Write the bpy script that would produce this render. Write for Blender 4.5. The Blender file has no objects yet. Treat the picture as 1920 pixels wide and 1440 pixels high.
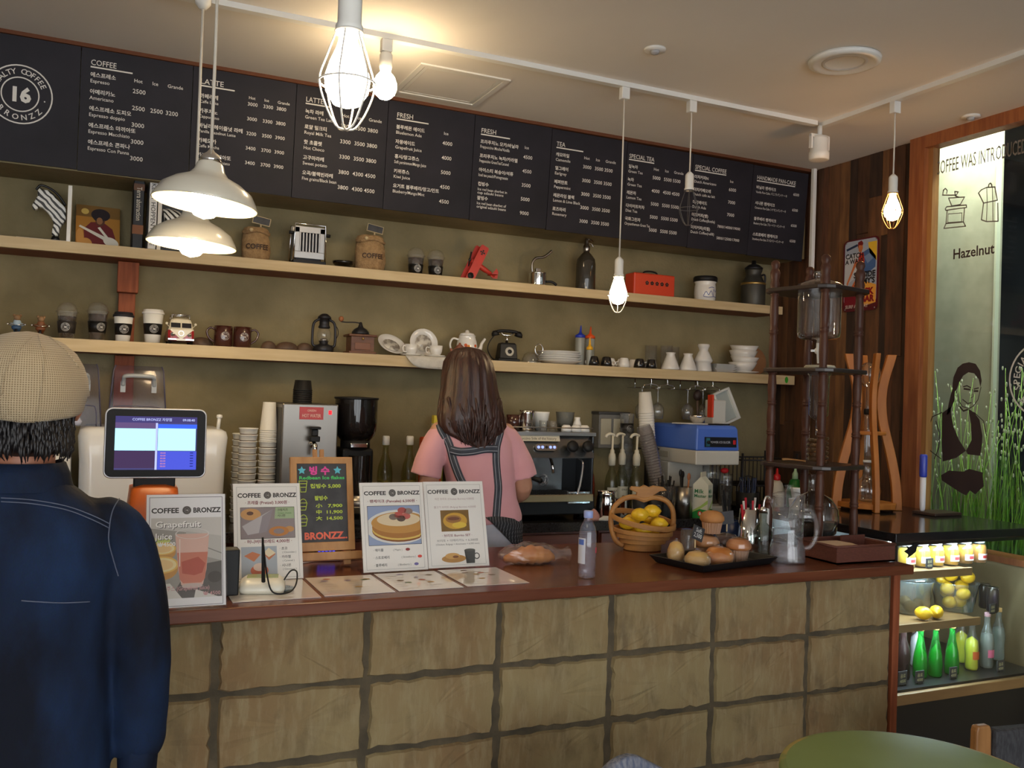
import bpy, bmesh, math, random
from mathutils import Vector, Matrix, noise
D = bpy.data; COL = bpy.context.scene.collection
PI = math.pi
random.seed(7)
sin, cos, rad = math.sin, math.cos, math.radians
sc = bpy.context.scene
# ------------------------------------------------------------------ camera
YAW, PITCH, ROLL, FPX, EYE = rad(24.585), rad(0.886), rad(1.914), 1712.0, 1.6
_f = Vector((sin(YAW)*cos(PITCH), cos(YAW)*cos(PITCH), sin(PITCH)))
_r0 = Vector((cos(YAW), -sin(YAW), 0)); _u0 = _r0.cross(_f)
_r = _r0*cos(ROLL) + _u0*sin(ROLL); _u = _u0*cos(ROLL) - _r0*sin(ROLL)
cd = D.cameras.new('camera'); cam = D.objects.new('camera', cd); COL.objects.link(cam)
cd.sensor_width = 36; cd.lens = FPX/1920*36; cd.clip_start = 0.02
cam.matrix_world = Matrix(((_r.x,_u.x,-_f.x,0),(_r.y,_u.y,-_f.y,0),(_r.z,_u.z,-_f.z,EYE),(0,0,0,1)))
sc.camera = cam
def ray(x, y): return _f + _r*((x-960)/FPX) - _u*((y-720)/FPX)
def on_y(x, y, Y): d = ray(x, y); return Vector((0,0,EYE)) + d*(Y/d.y)
def on_z(x, y, Z): d = ray(x, y); return Vector((0,0,EYE)) + d*((Z-EYE)/d.z)
def on_x(x, y, X): d = ray(x, y); return Vector((0,0,EYE)) + d*(X/d.x)
# ------------------------------------------------------------------ world, exposure
w = D.worlds.new('world'); sc.world = w; w.use_nodes = True
nt = w.node_tree; bg = nt.nodes['Background']
WORLD_STRENGTH = 3.4
bg.inputs[0].default_value = (0.93, 0.97, 1.0, 1); bg.inputs[1].default_value = WORLD_STRENGTH
sc.view_settings.view_transform = 'Standard'; sc.view_settings.look = 'None'
sc.view_settings.exposure = 0.6; sc.view_settings.gamma = 1; sc.view_settings.use_curve_mapping = False
sc.cycles.max_bounces = 10; sc.cycles.transparent_max_bounces = 64; sc.cycles.caustics_reflective = False; sc.cycles.caustics_refractive = False
sc.cycles.sample_clamp_indirect = 4.0
BULB = 60.0
DOWN = 70.0  # strength of the added unseen ceiling lamps
# ------------------------------------------------------------------ materials
def lin(h):
    if isinstance(h, str):
        c = [int(h[i:i+2], 16)/255 for i in (0, 2, 4)]
        return tuple(v/12.92 if v <= .04045 else ((v+.055)/1.055)**2.4 for v in c)
    return tuple(h)
_mats = {}; _glass = set()
def new_mat(name):
    m = D.materials.new(name); m.use_nodes = True
    n = m.node_tree.nodes; n.clear()
    out = n.new('ShaderNodeOutputMaterial')
    return m, m.node_tree, n, m.node_tree.links, out
def coords(n, l, scale=(1,1,1), kind='Object'):
    tc = n.new('ShaderNodeTexCoord'); mp = n.new('ShaderNodeMapping'); mp.inputs['Scale'].default_value = scale
    l.new(tc.outputs[kind], mp.inputs[0]); return mp.outputs[0]
def pm(name, c, rough=.5, metal=0, c2=None, ns=8, detail=4, stretch=(1,1,1), bump=0, bs=None, spec=.5, coat=0, sheen=0, emit=None, es=0, sharp=(.35,.65)):
    """principled material, a second colour mixed in by noise, optional noise bump"""
    if name in _mats: return _mats[name]
    m, t, n, l, out = new_mat(name)
    b = n.new('ShaderNodeBsdfPrincipled'); l.new(b.outputs[0], out.inputs[0])
    c = lin(c); b.inputs['Base Color'].default_value = (*c, 1)
    b.inputs['Roughness'].default_value = rough; b.inputs['Metallic'].default_value = metal
    b.inputs['Specular IOR Level'].default_value = spec; b.inputs['Coat Weight'].default_value = coat
    b.inputs['Sheen Weight'].default_value = sheen
    if emit: b.inputs['Emission Color'].default_value = (*lin(emit), 1); b.inputs['Emission Strength'].default_value = es
    if c2 or bump:
        co = coords(n, l, stretch)
        nz = n.new('ShaderNodeTexNoise'); nz.inputs['Scale'].default_value = ns; nz.inputs['Detail'].default_value = detail
        l.new(co, nz.inputs['Vector'])
        if c2:
            mr = n.new('ShaderNodeMapRange'); mr.inputs[1].default_value = sharp[0]; mr.inputs[2].default_value = sharp[1]
            l.new(nz.outputs['Fac'], mr.inputs[0])
            mx = n.new('ShaderNodeMix'); mx.data_type = 'RGBA'; mx.inputs[6].default_value = (*c, 1); mx.inputs[7].default_value = (*lin(c2), 1)
            l.new(mr.outputs[0], mx.inputs[0]); l.new(mx.outputs[2], b.inputs['Base Color'])
        if bump:
            bp = n.new('ShaderNodeBump'); bp.inputs['Strength'].default_value = bump; bp.inputs['Distance'].default_value = .01
            if bs:
                nz = n.new('ShaderNodeTexNoise'); nz.inputs['Scale'].default_value = bs; nz.inputs['Detail'].default_value = 3; l.new(co, nz.inputs['Vector'])
            l.new(nz.outputs['Fac'], bp.inputs['Height']); l.new(bp.outputs[0], b.inputs['Normal'])
    _mats[name] = m; return m
def glass(name, tint='ffffff', gloss=1.0, rough=.02, haze=0, hazec='ffffff', ior=1.45):
    """thin-walled clear glass or plastic: tinted see-through plus a fresnel gloss"""
    if name in _mats: return _mats[name]
    m, t, n, l, out = new_mat(name); _glass.add(m.name)
    tr = n.new('ShaderNodeBsdfTransparent'); tr.inputs[0].default_value = (*lin(tint), 1)
    gl = n.new('ShaderNodeBsdfGlossy'); gl.inputs['Roughness'].default_value = rough
    lw = n.new('ShaderNodeLayerWeight'); lw.inputs[0].default_value = .5; pw = n.new('ShaderNodeMath'); pw.operation = 'POWER'; pw.inputs[1].default_value = 3.5; l.new(lw.outputs['Facing'], pw.inputs[0])
    mt = n.new('ShaderNodeMath'); mt.operation = 'MULTIPLY_ADD'; mt.inputs[1].default_value = .8*gloss; mt.inputs[2].default_value = .045*gloss; mt.use_clamp = True; l.new(pw.outputs[0], mt.inputs[0])
    base = tr.outputs[0]
    if haze:
        df = n.new('ShaderNodeBsdfPrincipled'); df.inputs['Base Color'].default_value = (*lin(hazec), 1); df.inputs['Roughness'].default_value = .6
        mh = n.new('ShaderNodeMixShader'); mh.inputs[0].default_value = haze; l.new(base, mh.inputs[1]); l.new(df.outputs[0], mh.inputs[2]); base = mh.outputs[0]
    mx = n.new('ShaderNodeMixShader'); l.new(mt.outputs[0], mx.inputs[0]); l.new(base, mx.inputs[1]); l.new(gl.outputs[0], mx.inputs[2])
    l.new(mx.outputs[0], out.inputs[0]); _mats[name] = m; return m
def emis(name, c, s):
    if name in _mats: return _mats[name]
    m, t, n, l, out = new_mat(name)
    e = n.new('ShaderNodeEmission'); e.inputs[0].default_value = (*lin(c), 1); e.inputs[1].default_value = s
    l.new(e.outputs[0], out.inputs[0]); _mats[name] = m; return m
def flat(hexc, rough=.6):
    return pm('paint_'+hexc, hexc, rough)
# ------------------------------------------------------------------ mesh builder
I4 = Matrix.Identity(4)
def T(x=0, y=0, z=0): return Matrix.Translation((x, y, z))
def RX(a): return Matrix.Rotation(a, 4, 'X')
def RY(a): return Matrix.Rotation(a, 4, 'Y')
def RZ(a): return Matrix.Rotation(a, 4, 'Z')
def S(x, y=None, z=None): return Matrix.Diagonal((x, x if y is None else y, x if z is None else z, 1))
_txt = {}
def text_geo(s, wt=0.0, sp=1.0):
    k = (s, wt, sp)
    if k in _txt: return _txt[k]
    c = D.curves.new('t', 'FONT'); c.body = s; c.resolution_u = 2; c.offset = wt; c.space_character = sp; c.size = 1
    o = D.objects.new('t', c); COL.objects.link(o)
    dg = bpy.context.evaluated_depsgraph_get()
    m = D.meshes.new_from_object(o.evaluated_get(dg))
    vs = [v.co.copy() for v in m.vertices]; fs = [tuple(p.vertices) for p in m.polygons]
    D.objects.remove(o); D.curves.remove(c); D.meshes.remove(m)
    wd = max([v.x for v in vs], default=0)
    _txt[k] = (vs, fs, wd); return _txt[k]
class MB:
    def __init__(s): s.v, s.f, s.mi, s.sm, s.mats, s.cur = [], [], [], [], [], 0
    def use(s, mat):
        if mat not in s.mats: s.mats.append(mat)
        s.cur = s.mats.index(mat); return s
    def add(s, vs, fs, M=None, smooth=False):
        b = len(s.v)
        s.v += [(M @ Vector(v)) if M else Vector(v) for v in vs]
        s.f += [tuple(b+i for i in f) for f in fs]; s.mi += [s.cur]*len(fs); s.sm += [smooth]*len(fs); return s
    def box(s, x0, x1, y0, y1, z0, z1, M=None):
        v = [(x0,y0,z0),(x1,y0,z0),(x1,y1,z0),(x0,y1,z0),(x0,y0,z1),(x1,y0,z1),(x1,y1,z1),(x0,y1,z1)]
        return s.add(v, [(3,2,1,0),(4,5,6,7),(0,1,5,4),(1,2,6,5),(2,3,7,6),(3,0,4,7)], M)
    def cbox(s, c, d, M=None):
        return s.box(c[0]-d[0]/2, c[0]+d[0]/2, c[1]-d[1]/2, c[1]+d[1]/2, c[2]-d[2]/2, c[2]+d[2]/2, M)
    def lathe(s, pf, n=24, M=None, sx=1, sy=1, smooth=True, a0=0, a1=2*PI, cap=True):
        full = abs(a1-a0-2*PI) < 1e-6; k = n if full else n+1
        vs, fs = [], []
        for r, z in pf:
            for i in range(k):
                a = a0+(a1-a0)*i/n; vs.append((r*cos(a)*sx, r*sin(a)*sy, z))
        for j in range(len(pf)-1):
            for i in range(n):
                i2 = (i+1) % k
                fs.append((j*k+i, j*k+i2, (j+1)*k+i2, (j+1)*k+i))
        loop = full and len(pf) > 3 and pf[0][0] > 1e-6 and pf[-1][0] > 1e-6 and abs(pf[0][1]-pf[-1][1]) < 1e-6
        if loop:
            L = (len(pf)-1)*k
            fs += [(L+i, L+(i+1) % k, (i+1) % k, i) for i in range(n)]
        elif full and cap and not (s.mats and s.mats[s.cur].name in _glass):
            if pf[0][0] > 1e-6: fs.append(tuple(range(k))[::-1])
            if pf[-1][0] > 1e-6: fs.append(tuple((len(pf)-1)*k+i for i in range(k)))
        return s.add(vs, fs, M, smooth)
    def shell(s, pf, t, n=24, M=None, **kw):
        """an open vessel: outer profile bottom to rim, wall thickness t"""
        inner = [(max(r-t, 0.0005), z+(t if i == 0 else 0)) for i, (r, z) in enumerate(pf)]
        return s.lathe([(0, pf[0][1])]+pf+inner[::-1]+[(0, pf[0][1]+t)], n, M, **kw)
    def cyl(s, r, z0, z1, n=20, M=None, r2=None):
        return s.lathe([(r, z0), (r if r2 is None else r2, z1)], n, M)
    def rod(s, a, b, r, n=8, r2=None):
        a, b = Vector(a), Vector(b); d = b-a
        M = Matrix.Translation(a) @ d.to_track_quat('Z', 'Y').to_matrix().to_4x4()
        return s.lathe([(r, 0), (r if r2 is None else r2, d.length)], n, M)
    def tube(s, pts, r, n=8, closed=False, M=None, flat_=1.0):
        P = [Vector(p) for p in pts]; k = len(P); vs, fs = [], []
        R_ = r if isinstance(r, (list, tuple)) else [r]*k
        up = None
        for i, p in enumerate(P):
            t = (P[(i+1) % k]-P[i-1]) if closed else (P[min(i+1, k-1)]-P[max(i-1, 0)])
            t = t.normalized() if t.length > 1e-9 else Vector((0, 0, 1))
            if up is None:
                up = Vector((0, 0, 1)) if abs(t.z) < .9 else Vector((0, 1, 0))
            sd = t.cross(up)
            if sd.length < 1e-6: sd = t.orthogonal()
            sd.normalize(); up = sd.cross(t).normalized()
            for j in range(n):
                a = 2*PI*j/n; vs.append(p + sd*cos(a)*R_[i] + up*sin(a)*R_[i]*flat_)
        for i in range(k if closed else k-1):
            i2 = (i+1) % k
            for j in range(n): fs.append((i*n+j, i*n+(j+1) % n, i2*n+(j+1) % n, i2*n+j))
        if not closed: fs += [tuple(range(n))[::-1], tuple((k-1)*n+j for j in range(n))]
        return s.add(vs, fs, M, True)
    def ball(s, c, r, n=16, m=10, M=None):
        rx, ry, rz = (r, r, r) if isinstance(r, (int, float)) else r
        pf = [(max(cos(-PI/2+PI*i/m), 0), sin(-PI/2+PI*i/m)) for i in range(m+1)]
        pf[0] = (0, -1); pf[-1] = (0, 1)
        N = (M or I4) @ T(*c) @ S(rx, ry, rz)
        return s.lathe(pf, n, N)
    def prism(s, poly, z0, z1, M=None):
        k = len(poly); vs = [(x, y, z0) for x, y in poly]+[(x, y, z1) for x, y in poly]
        fs = [tuple(range(k))[::-1], tuple(range(k, 2*k))]+[(i, (i+1) % k, k+(i+1) % k, k+i) for i in range(k)]
        return s.add(vs, fs, M)
    def poly(s, pts, M=None, h=0):
        return s.add([(x, y, h) for x, y in pts], [tuple(range(len(pts)))], M)
    def rect(s, x0, x1, y0, y1, M=None, h=0): return s.poly([(x0,y0),(x1,y0),(x1,y1),(x0,y1)], M, h)
    def ell(s, x, y, rx, ry, M=None, h=0, n=24, a=0):
        return s.poly([(x+rx*cos(t)*cos(a)-ry*sin(t)*sin(a), y+rx*cos(t)*sin(a)+ry*sin(t)*cos(a)) for t in [2*PI*i/n for i in range(n)]], M, h)
    def ring(s, x, y, r0, r1, M=None, h=0, n=40):
        vs = [(x+r*cos(2*PI*i/n), y+r*sin(2*PI*i/n), h) for r in (r0, r1) for i in range(n)]
        return s.add(vs, [(i, (i+1) % n, n+(i+1) % n, n+i) for i in range(n)], M)
    def line(s, pts, wd, M=None, h=0, closed=False):
        k = len(pts); P = [Vector((p[0], p[1])) for p in pts]
        for i in range(k if closed else k-1):
            a, b = P[i], P[(i+1) % k]; d = (b-a)
            if d.length < 1e-9: continue
            d.normalize(); q = Vector((-d.y, d.x))*wd/2; e = d*wd*.3
            s.poly([tuple(a-e+q), tuple(a-e-q), tuple(b+e-q), tuple(b+e+q)], M, h)
        return s
    def text(s, st, size, x, y, M=None, h=0, al='l', wt=0.0, fit=None, sp=1.0, sl=1.0):
        vs, fs, wd = text_geo(st, wt, sp)
        kx = size*sl
        if fit and wd: kx = fit/wd
        off = 0 if al == 'l' else (-wd*kx/2 if al == 'c' else -wd*kx)
        return s.add([(x+off+v.x*kx, y+v.y*size, h) for v in vs], fs, M)
    def arc_text(s, st, size, x, y, r, a0, step, M=None, h=0, wt=0.0, inward=False):
        for i, ch in enumerate(st):
            if ch == ' ': continue
            a = a0 + i*step*(1 if inward else -1); vs, fs, wd = text_geo(ch, wt)
            N = (M or I4) @ T(x+r*cos(a), y+r*sin(a), h) @ RZ(a+(PI/2 if inward else -PI/2)) @ S(size) @ T(-wd/2, 0, 0)
            s.add(vs, fs, N)
        return s
    def loft(s, rings, M=None, smooth=True, cap=True):
        n = len(rings[0]); vs = [p for r in rings for p in r]; fs = []
        for j in range(len(rings)-1):
            for i in range(n): fs.append((j*n+i, j*n+(i+1) % n, (j+1)*n+(i+1) % n, (j+1)*n+i))
        if cap: fs += [tuple(range(n))[::-1], tuple((len(rings)-1)*n+i for i in range(n))]
        return s.add(vs, fs, M, smooth)
    def mesh(s, name):
        me = D.meshes.new(name); me.from_pydata([tuple(v) for v in s.v], [], s.f); 
        for m in s.mats: me.materials.append(m)
        me.polygons.foreach_set('material_index', s.mi); me.polygons.foreach_set('use_smooth', s.sm); me.update()
        return me
def mb(mat=None):
    b = MB()
    if mat: b.use(mat)
    return b
def part(name, b, parent=None, mat=None, bevel=0, label=None, seg=2, sub=0, nofix=False):
    if mat is not None and not b.mats: b.use(mat); b.mi = [0]*len(b.f)
    me = b.mesh(name) if isinstance(b, MB) else b
    if not nofix:
        bm = bmesh.new(); bm.from_mesh(me); bmesh.ops.recalc_face_normals(bm, faces=bm.faces); bm.to_mesh(me); bm.free()
    o = D.objects.new(name, me); COL.objects.link(o)
    if parent: o.parent = parent
    if bevel:
        bv = o.modifiers.new('bevel', 'BEVEL'); bv.width = bevel; bv.segments = seg; bv.limit_method = 'ANGLE'; bv.angle_limit = rad(40)
    if sub:
        su = o.modifiers.new('sub', 'SUBSURF'); su.levels = sub; su.render_levels = sub
    if label: o['label'] = label
    return o
def thing(name, label, cat, loc=(0,0,0), rz=0, group=None, rot=None):
    o = D.objects.new(name, None); COL.objects.link(o); o.empty_display_size = .02
    o.location = loc; o.rotation_euler = rot or (0, 0, rz); o['label'] = label; o['category'] = cat
    if group: o['group'] = group
    return o
def solo(name, b, label, cat, loc=(0,0,0), rz=0, group=None, mat=None, bevel=0, rot=None, **kw):
    o = part(name, b, None, mat, bevel, **kw); o.location = loc; o.rotation_euler = rot or (0, 0, rz); o['label'] = label; o['category'] = cat
    if group: o['group'] = group
    return o
def struct(name, b, mat=None, bevel=0, nofix=False):
    o = part(name, b, None, mat, bevel, nofix=nofix); o['kind'] = 'structure'; return o
def dup(t, loc, rz=None, label=None, rot=None, group=None):
    r = t.copy(); COL.objects.link(r); r.location = loc
    if rz is not None: r.rotation_euler = (0, 0, rz)
    if rot: r.rotation_euler = rot
    if label: r['label'] = label
    if group: r['group'] = group
    for ch in list(t.children):
        c = ch.copy(); COL.objects.link(c); c.parent = r
        for g in list(ch.children):
            d = g.copy(); COL.objects.link(d); d.parent = c
    return r
def remesh(b, voxel, smooth=8, mat=None):
    """merge overlapping volumes into one continuous skin"""
    me = b.mesh('tmp'); o = D.objects.new('tmp', me); COL.objects.link(o)
    rm = o.modifiers.new('r', 'REMESH'); rm.mode = 'VOXEL'; rm.voxel_size = voxel; rm.use_smooth_shade = True
    if smooth:
        sm = o.modifiers.new('s', 'SMOOTH'); sm.factor = .5; sm.iterations = smooth
    dg = bpy.context.evaluated_depsgraph_get(); m2 = D.meshes.new_from_object(o.evaluated_get(dg))
    D.objects.remove(o); D.meshes.remove(me); m2.materials.clear()
    if mat: m2.materials.append(mat)
    return m2
def nest(r0, r1, h, t, lip=.0012):
    """upturned tapered cup, open end down, thin enough to nest"""
    s_ = (r0-r1)/h
    return [(r0,0),(r0+lip,.001),(r0+lip,.0035),(r0-s_*.0045,.0045),(r1,h),(0,h),(0,h-.0015),(r1-t,h-.0015),(r0-t,0)]
def spread(P, rx, rz, lim, it=400):
    """push like-aligned ovals apart until none touch; rx half length, rz half thickness, lim keeps a point inside its vessel"""
    Q = [Vector((p[0]*rz/rx, p[1], p[2])) for p in P]
    for _ in range(it):
        for i in range(len(Q)):
            for j in range(i):
                d = Q[i]-Q[j]; L = d.length
                if L < 2.04*rz:
                    d = d.normalized() if L > 1e-6 else Vector((.3,.2,1)).normalized(); e = d*(2.05*rz-L)*.5; Q[i] += e; Q[j] -= e
        for i, q in enumerate(Q):
            w_ = Vector((q.x*rx/rz, q.y, q.z)); w_ = lim(w_); Q[i] = Vector((w_.x*rz/rx, w_.y, w_.z))
    return [Vector((q.x*rx/rz, q.y, q.z)) for q in Q]
def crv(pts, n=6):
    """smooth curve through points (Catmull-Rom)"""
    P = [Vector(p) for p in pts]; out = []
    for i in range(len(P)-1):
        a, b, c, d = P[max(i-1, 0)], P[i], P[i+1], P[min(i+2, len(P)-1)]
        for k in range(n):
            t = k/n; out.append(.5*((2*b)+(c-a)*t+(2*a-5*b+4*c-d)*t*t+(3*b-a-3*c+d)*t**3))
    return out+[P[-1]]
# ------------------------------------------------------------------ levels and planes
WALL, XR, CEIL = 4.66, 3.95, 3.05          # back wall Y, right wall X, ceiling Z
CT, CF, CB = 1.042, 2.41, 3.13             # counter top Z, front and back Y
BZ, BF = 0.985, 4.06                       # back worktop Z and front Y
S1, S2, SF = 2.215, 1.795, 4.40            # shelf tops and shelf front
# ------------------------------------------------------------------ setting materials
M_conc = pm('stucco_olive', (.155,.125,.060), .85, c2=(.315,.258,.138), ns=2.4, detail=12, bump=.25, bs=60, sharp=(.32,.70))
M_ceil = pm('ceiling_paint', (.78,.75,.71), .9, c2=(.74,.71,.67), ns=1.5)
M_floor = pm('floor_boards', (.17,.12,.08), .5, c2=(.22,.16,.10), ns=6, stretch=(1,8,1))
M_redwood = pm('redwood', (.17,.042,.022), .5, spec=.2, c2=(.25,.07,.032), ns=9, stretch=(.6,6,6))
M_redwoodV = pm('redwood_upright', (.20,.055,.025), .6, spec=.15, c2=(.30,.09,.04), ns=9, stretch=(6,6,.6))
M_pine = pm('pale_pine', (.60,.47,.27), .6, c2=(.52,.39,.21), ns=7, stretch=(.5,6,6), detail=6)
M_white = pm('white_plastic', (.78,.78,.75), .35)
M_black = pm('black_plastic', (.009,.009,.010), .5, spec=.3)
M_steel = pm('brushed_steel', (.36,.345,.33), .3, 1.0)
M_chrome = pm('chrome', (.8,.8,.8), .08, 1.0)
M_iron = pm('dark_iron', (.03,.03,.035), .45, .6)
# ------------------------------------------------------------------ room shell
struct('floor', mb(M_floor).box(-4, 7, -4.5, 5, -.1, 0))
struct('floor_platform', mb(M_floor).box(-1.2, 3.0, 3.135, 4.64, 0, .15))
struct('ceiling', mb(M_ceil).box(-4, 4.05, -4.5, 4.9, CEIL, CEIL+.1))
struct('wall_back', mb(M_conc).box(-4, 4.2, WALL, WALL+.15, 0, CEIL))
struct('trim_1', mb(M_conc).box(-4, 3.935, 4.352, WALL, 2.513, CEIL))          # soffit behind the menu boards
M_wallp = pm('plain_wall', (.45,.42,.38), .9)
struct('wall_left', mb(M_wallp).box(-4.1, -4, -4.5, 4.9, 0, CEIL))
b = mb(M_wallp)
for x0, x1 in ((-4, -3.7), (-1.6, -1.45), (.9, 1.05), (3.5, 4.05)): b.box(x0, x1, -4.5, -4.35, 0, CEIL)
b.box(-4, 4.05, -4.5, -4.35, 2.85, CEIL).box(-4, 4.05, -4.5, -4.35, 0, .25)
struct('wall_front', b)
# plank wall on the right: each plank its own stained board colour
b = MB(); random.seed(3)
pm_cols = [((.10,.045,.022),(.05,.022,.012)), ((.17,.075,.03),(.09,.04,.018)), ((.055,.028,.018),(.025,.014,.010)), ((.24,.115,.042),(.13,.06,.025)), ((.13,.05,.022),(.06,.025,.012)), ((.30,.15,.055),(.16,.08,.03))]
PL = [pm('plank_%d' % i, a, .65, c2=c, ns=10, stretch=(3,3,.5), detail=8, bump=.3) for i, (a, c) in enumerate(pm_cols)]
y = 3.55; order = [2,0,4,2,1,0,2,3,1,4,0,3,2,0,1,2,5,0,2,4,1,2]
k = 0
while y < WALL-.005:
    wdt = random.choice((.045,.06,.075,.09)); y1 = min(y+wdt, WALL); z = 0
    while z < CEIL:
        h = random.uniform(.9, 1.9); z1 = min(z+h, CEIL)
        b.use(PL[order[k % len(order)] if random.random() < .75 else random.randrange(6)])
        d = random.uniform(0, .012)
        b.box(XR+d, XR+.06, y+.001, y1-.001, z+.001, z1-.001); z = z1
    y = y1; k += 1
b.use(PL[2]).box(XR+.05, XR+.15, 3.55, WALL, 0, CEIL)
struct('wall_right', b)
M_frame = pm('window_frame_wood', (.24,.075,.028), .45, c2=(.36,.13,.045), ns=8, stretch=(5,5,.5), detail=6)
M_frame2 = pm('window_frame_wood_light', (.40,.21,.07), .45, c2=(.30,.14,.05), ns=8, stretch=(5,5,.5), detail=6)
b = mb(M_frame).box(XR-.035, XR+.045, 3.455, 3.55, 0, CEIL).box(XR-.035, XR+.045, -4.3, 3.455, 2.985, CEIL)
b.use(M_frame2).box(XR-.005, XR+.042, 3.425, 3.455, .93, 2.985)
b.use(pm('sill_panel', (.33,.25,.13), .6, c2=(.27,.2,.1), ns=5)).box(XR-.012, XR+.10, -4.3, 3.455, 0, .90); b.use(M_frame).box(XR-.03, XR+.11, -4.3, 3.455, .90, .93)
struct('window_1', b)
struct('window_pane', mb(glass('window_glass', 'f7fbf8', .5)).box(XR+.03, XR+.038, -4.3, 3.425, .93, 2.985))
# corridor beyond the glass
M_pillar = pm('pillar_plaster', (.55,.54,.44), .8, c2=(.46,.45,.36), ns=9, detail=6, bump=.1)
pe = on_x(1866, 500, 4.45).y
struct('trim_2', mb(M_pillar).box(4.45, 4.50, pe, 4.4, 0, 3.4))
struct('trim_3', mb(pm('pillar_edge', (.8,.85,.72), .4)).box(4.44, 4.47, pe-.012, pe, 0, 3.4))
M_dark = pm('corridor_dark', (.035,.04,.05), .35, c2=(.02,.022,.03), ns=2)
struct('wall_corridor', mb(M_dark).box(7, 7.1, -4.5, 5, 0, 3.4).box(4.0, 7, 4.4, 4.5, 0, 3.4).box(4.05, 7, -4.6, -4.5, 0, 3.4).box(4.05, 4.1, -4.5, 4.5, 3.05, 3.4))
struct('ceiling_corridor', mb(pm('corridor_ceiling', (.3,.31,.32), .8)).box(4.05, 7.1, -4.6, 4.5, 3.4, 3.5))
t = thing('corridor_light', 'long ceiling light in the corridor beyond the window', 'ceiling light', (4.27, 3.3, 3.4))
part('housing', mb(M_white).box(-.06, .06, -.5, .5, -.03, 0), t); part('diffuser', mb(emis('corridor_lamp', 'fbffe8', 75)).box(-.05, .05, -.49, .49, -.036, -.03), t)
t = thing('corridor_light', 'distant cool ceiling light deep in the corridor', 'ceiling light', (5.6, 1.6, 3.4))
part('housing', mb(M_white).box(-.15, .15, -.5, .5, -.03, 0), t); part('diffuser', mb(emis('corridor_lamp_cool', 'd8ecff', 5)).box(-.14, .14, -.49, .49, -.036, -.03), t)
# ------------------------------------------------------------------ ceiling strip of wood above the boards
struct('trim_4', mb(pm('dull_brown_strip', (.14,.055,.03), .7, spec=.1)).box(-4, 3.94, 4.286, 4.352, 3.034, CEIL))
struct('trim_5', mb(M_white).box(3.905, 3.93, 4.255, 4.28, BZ, CEIL), bevel=.003)   # white cable duct
# ------------------------------------------------------------------ counter
def block_mat():
    m, t, n, l, out = new_mat('concrete_block'); b = n.new('ShaderNodeBsdfPrincipled'); l.new(b.outputs[0], out.inputs[0]); b.inputs['Roughness'].default_value = .9
    def nz(sc_, st, d=6, lo=.3, hi=.7):
        q = n.new('ShaderNodeTexNoise'); q.inputs['Scale'].default_value = sc_; q.inputs['Detail'].default_value = d; q.inputs['Roughness'].default_value = .6; l.new(coords(n, l, st), q.inputs['Vector'])
        r = n.new('ShaderNodeMapRange'); r.inputs[1].default_value = lo; r.inputs[2].default_value = hi; l.new(q.outputs['Fac'], r.inputs[0]); return r.outputs[0], q.outputs['Fac']
    def mix(f, a, c):
        x = n.new('ShaderNodeMix'); x.data_type = 'RGBA'; l.new(f, x.inputs[0])
        for v, i in ((a, 6), (c, 7)):
            if isinstance(v, tuple): x.inputs[i].default_value = (*v, 1)
            else: l.new(v, x.inputs[i])
        return x.outputs[2]
    big, _ = nz(2.2, (1,1,1), 3, .38, .62); streak, sraw = nz(48, (1,1,.22), 6, .48, .80); spot, praw = nz(9, (1,1,.7), 8, .50, .72); dark, _ = nz(4, (1,1,.5), 7, .60, .70)
    c = mix(big, (.27,.205,.098), (.22,.138,.062)); c = mix(spot, c, (.165,.118,.058)); c = mix(streak, c, (.32,.255,.14)); c = mix(dark, c, (.115,.08,.042)); l.new(c, b.inputs['Base Color'])
    bp = n.new('ShaderNodeBump'); bp.inputs['Strength'].default_value = .5; bp.inputs['Distance'].default_value = .008; l.new(sraw, bp.inputs['Height']); l.new(bp.outputs[0], b.inputs['Normal']); return m
Bk = block_mat()
Mo = pm('mortar', (.060,.048,.030), .95, c2=(.11,.085,.05), ns=12, bump=.5, bs=50)
ctr = thing('service_counter', 'service counter faced with stacked rough concrete blocks under the red-brown worktop', 'counter', (.7, CF+.04, 0))
b = mb(Bk); random.seed(11)
xs = [.311-.393*k for k in range(4, 0, -1)]+[.311,.708,1.106,1.486,1.877,2.277,2.668]
zs = [.012,.212,.412,.612,.812,1.004]
def jag(a0, a1, n): return [a0+(a1-a0)*i/n for i in range(n)]
for i in range(len(xs)-1):
    for j in range(len(zs)-1):
        g = random.uniform(.008, .014); x0, x1, z0, z1 = xs[i]+g, xs[i+1]-g, zs[j]+g*.8, zs[j+1]-g*(.8 if j < 4 else .2)
        P = [(x, z0) for x in jag(x0, x1, 14)]+[(x1, z) for z in jag(z0, z1, 8)]+[(x, z1) for x in jag(x1, x0, 14)]+[(x0, z) for z in jag(z1, z0, 8)]
        P = [(x+random.gauss(0, .0022), z+random.gauss(0, .0022)) for x, z in P]
        cx, cz = (x0+x1)/2, (z0+z1)/2
        outer = [(x-.7, .004, z) for x, z in P]; mid = [(cx+(x-cx)*.975-.7, -.006+random.gauss(0, .0008), cz+(z-cz)*.95) for x, z in P]
        inn = [(cx+(x-cx)*.6-.7, -.008+random.gauss(0, .001), cz+(z-cz)*.6) for x, z in P]
        k = len(P); vs = outer+mid+inn+[(cx-.7, -.008, cz)]
        fs = [(a*k+q, a*k+(q+1) % k, (a+1)*k+(q+1) % k, (a+1)*k+q) for a in (0, 1) for q in range(k)]+[(2*k+q, 2*k+(q+1) % k, 3*k) for q in range(k)]
        b.add(vs, fs, None, False)
part('block_facing', b, ctr)
part('mortar_wall', mb(Mo).box(-1.26-.7, 2.668-.7, .004, .12, 0, 1.006), ctr)
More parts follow.
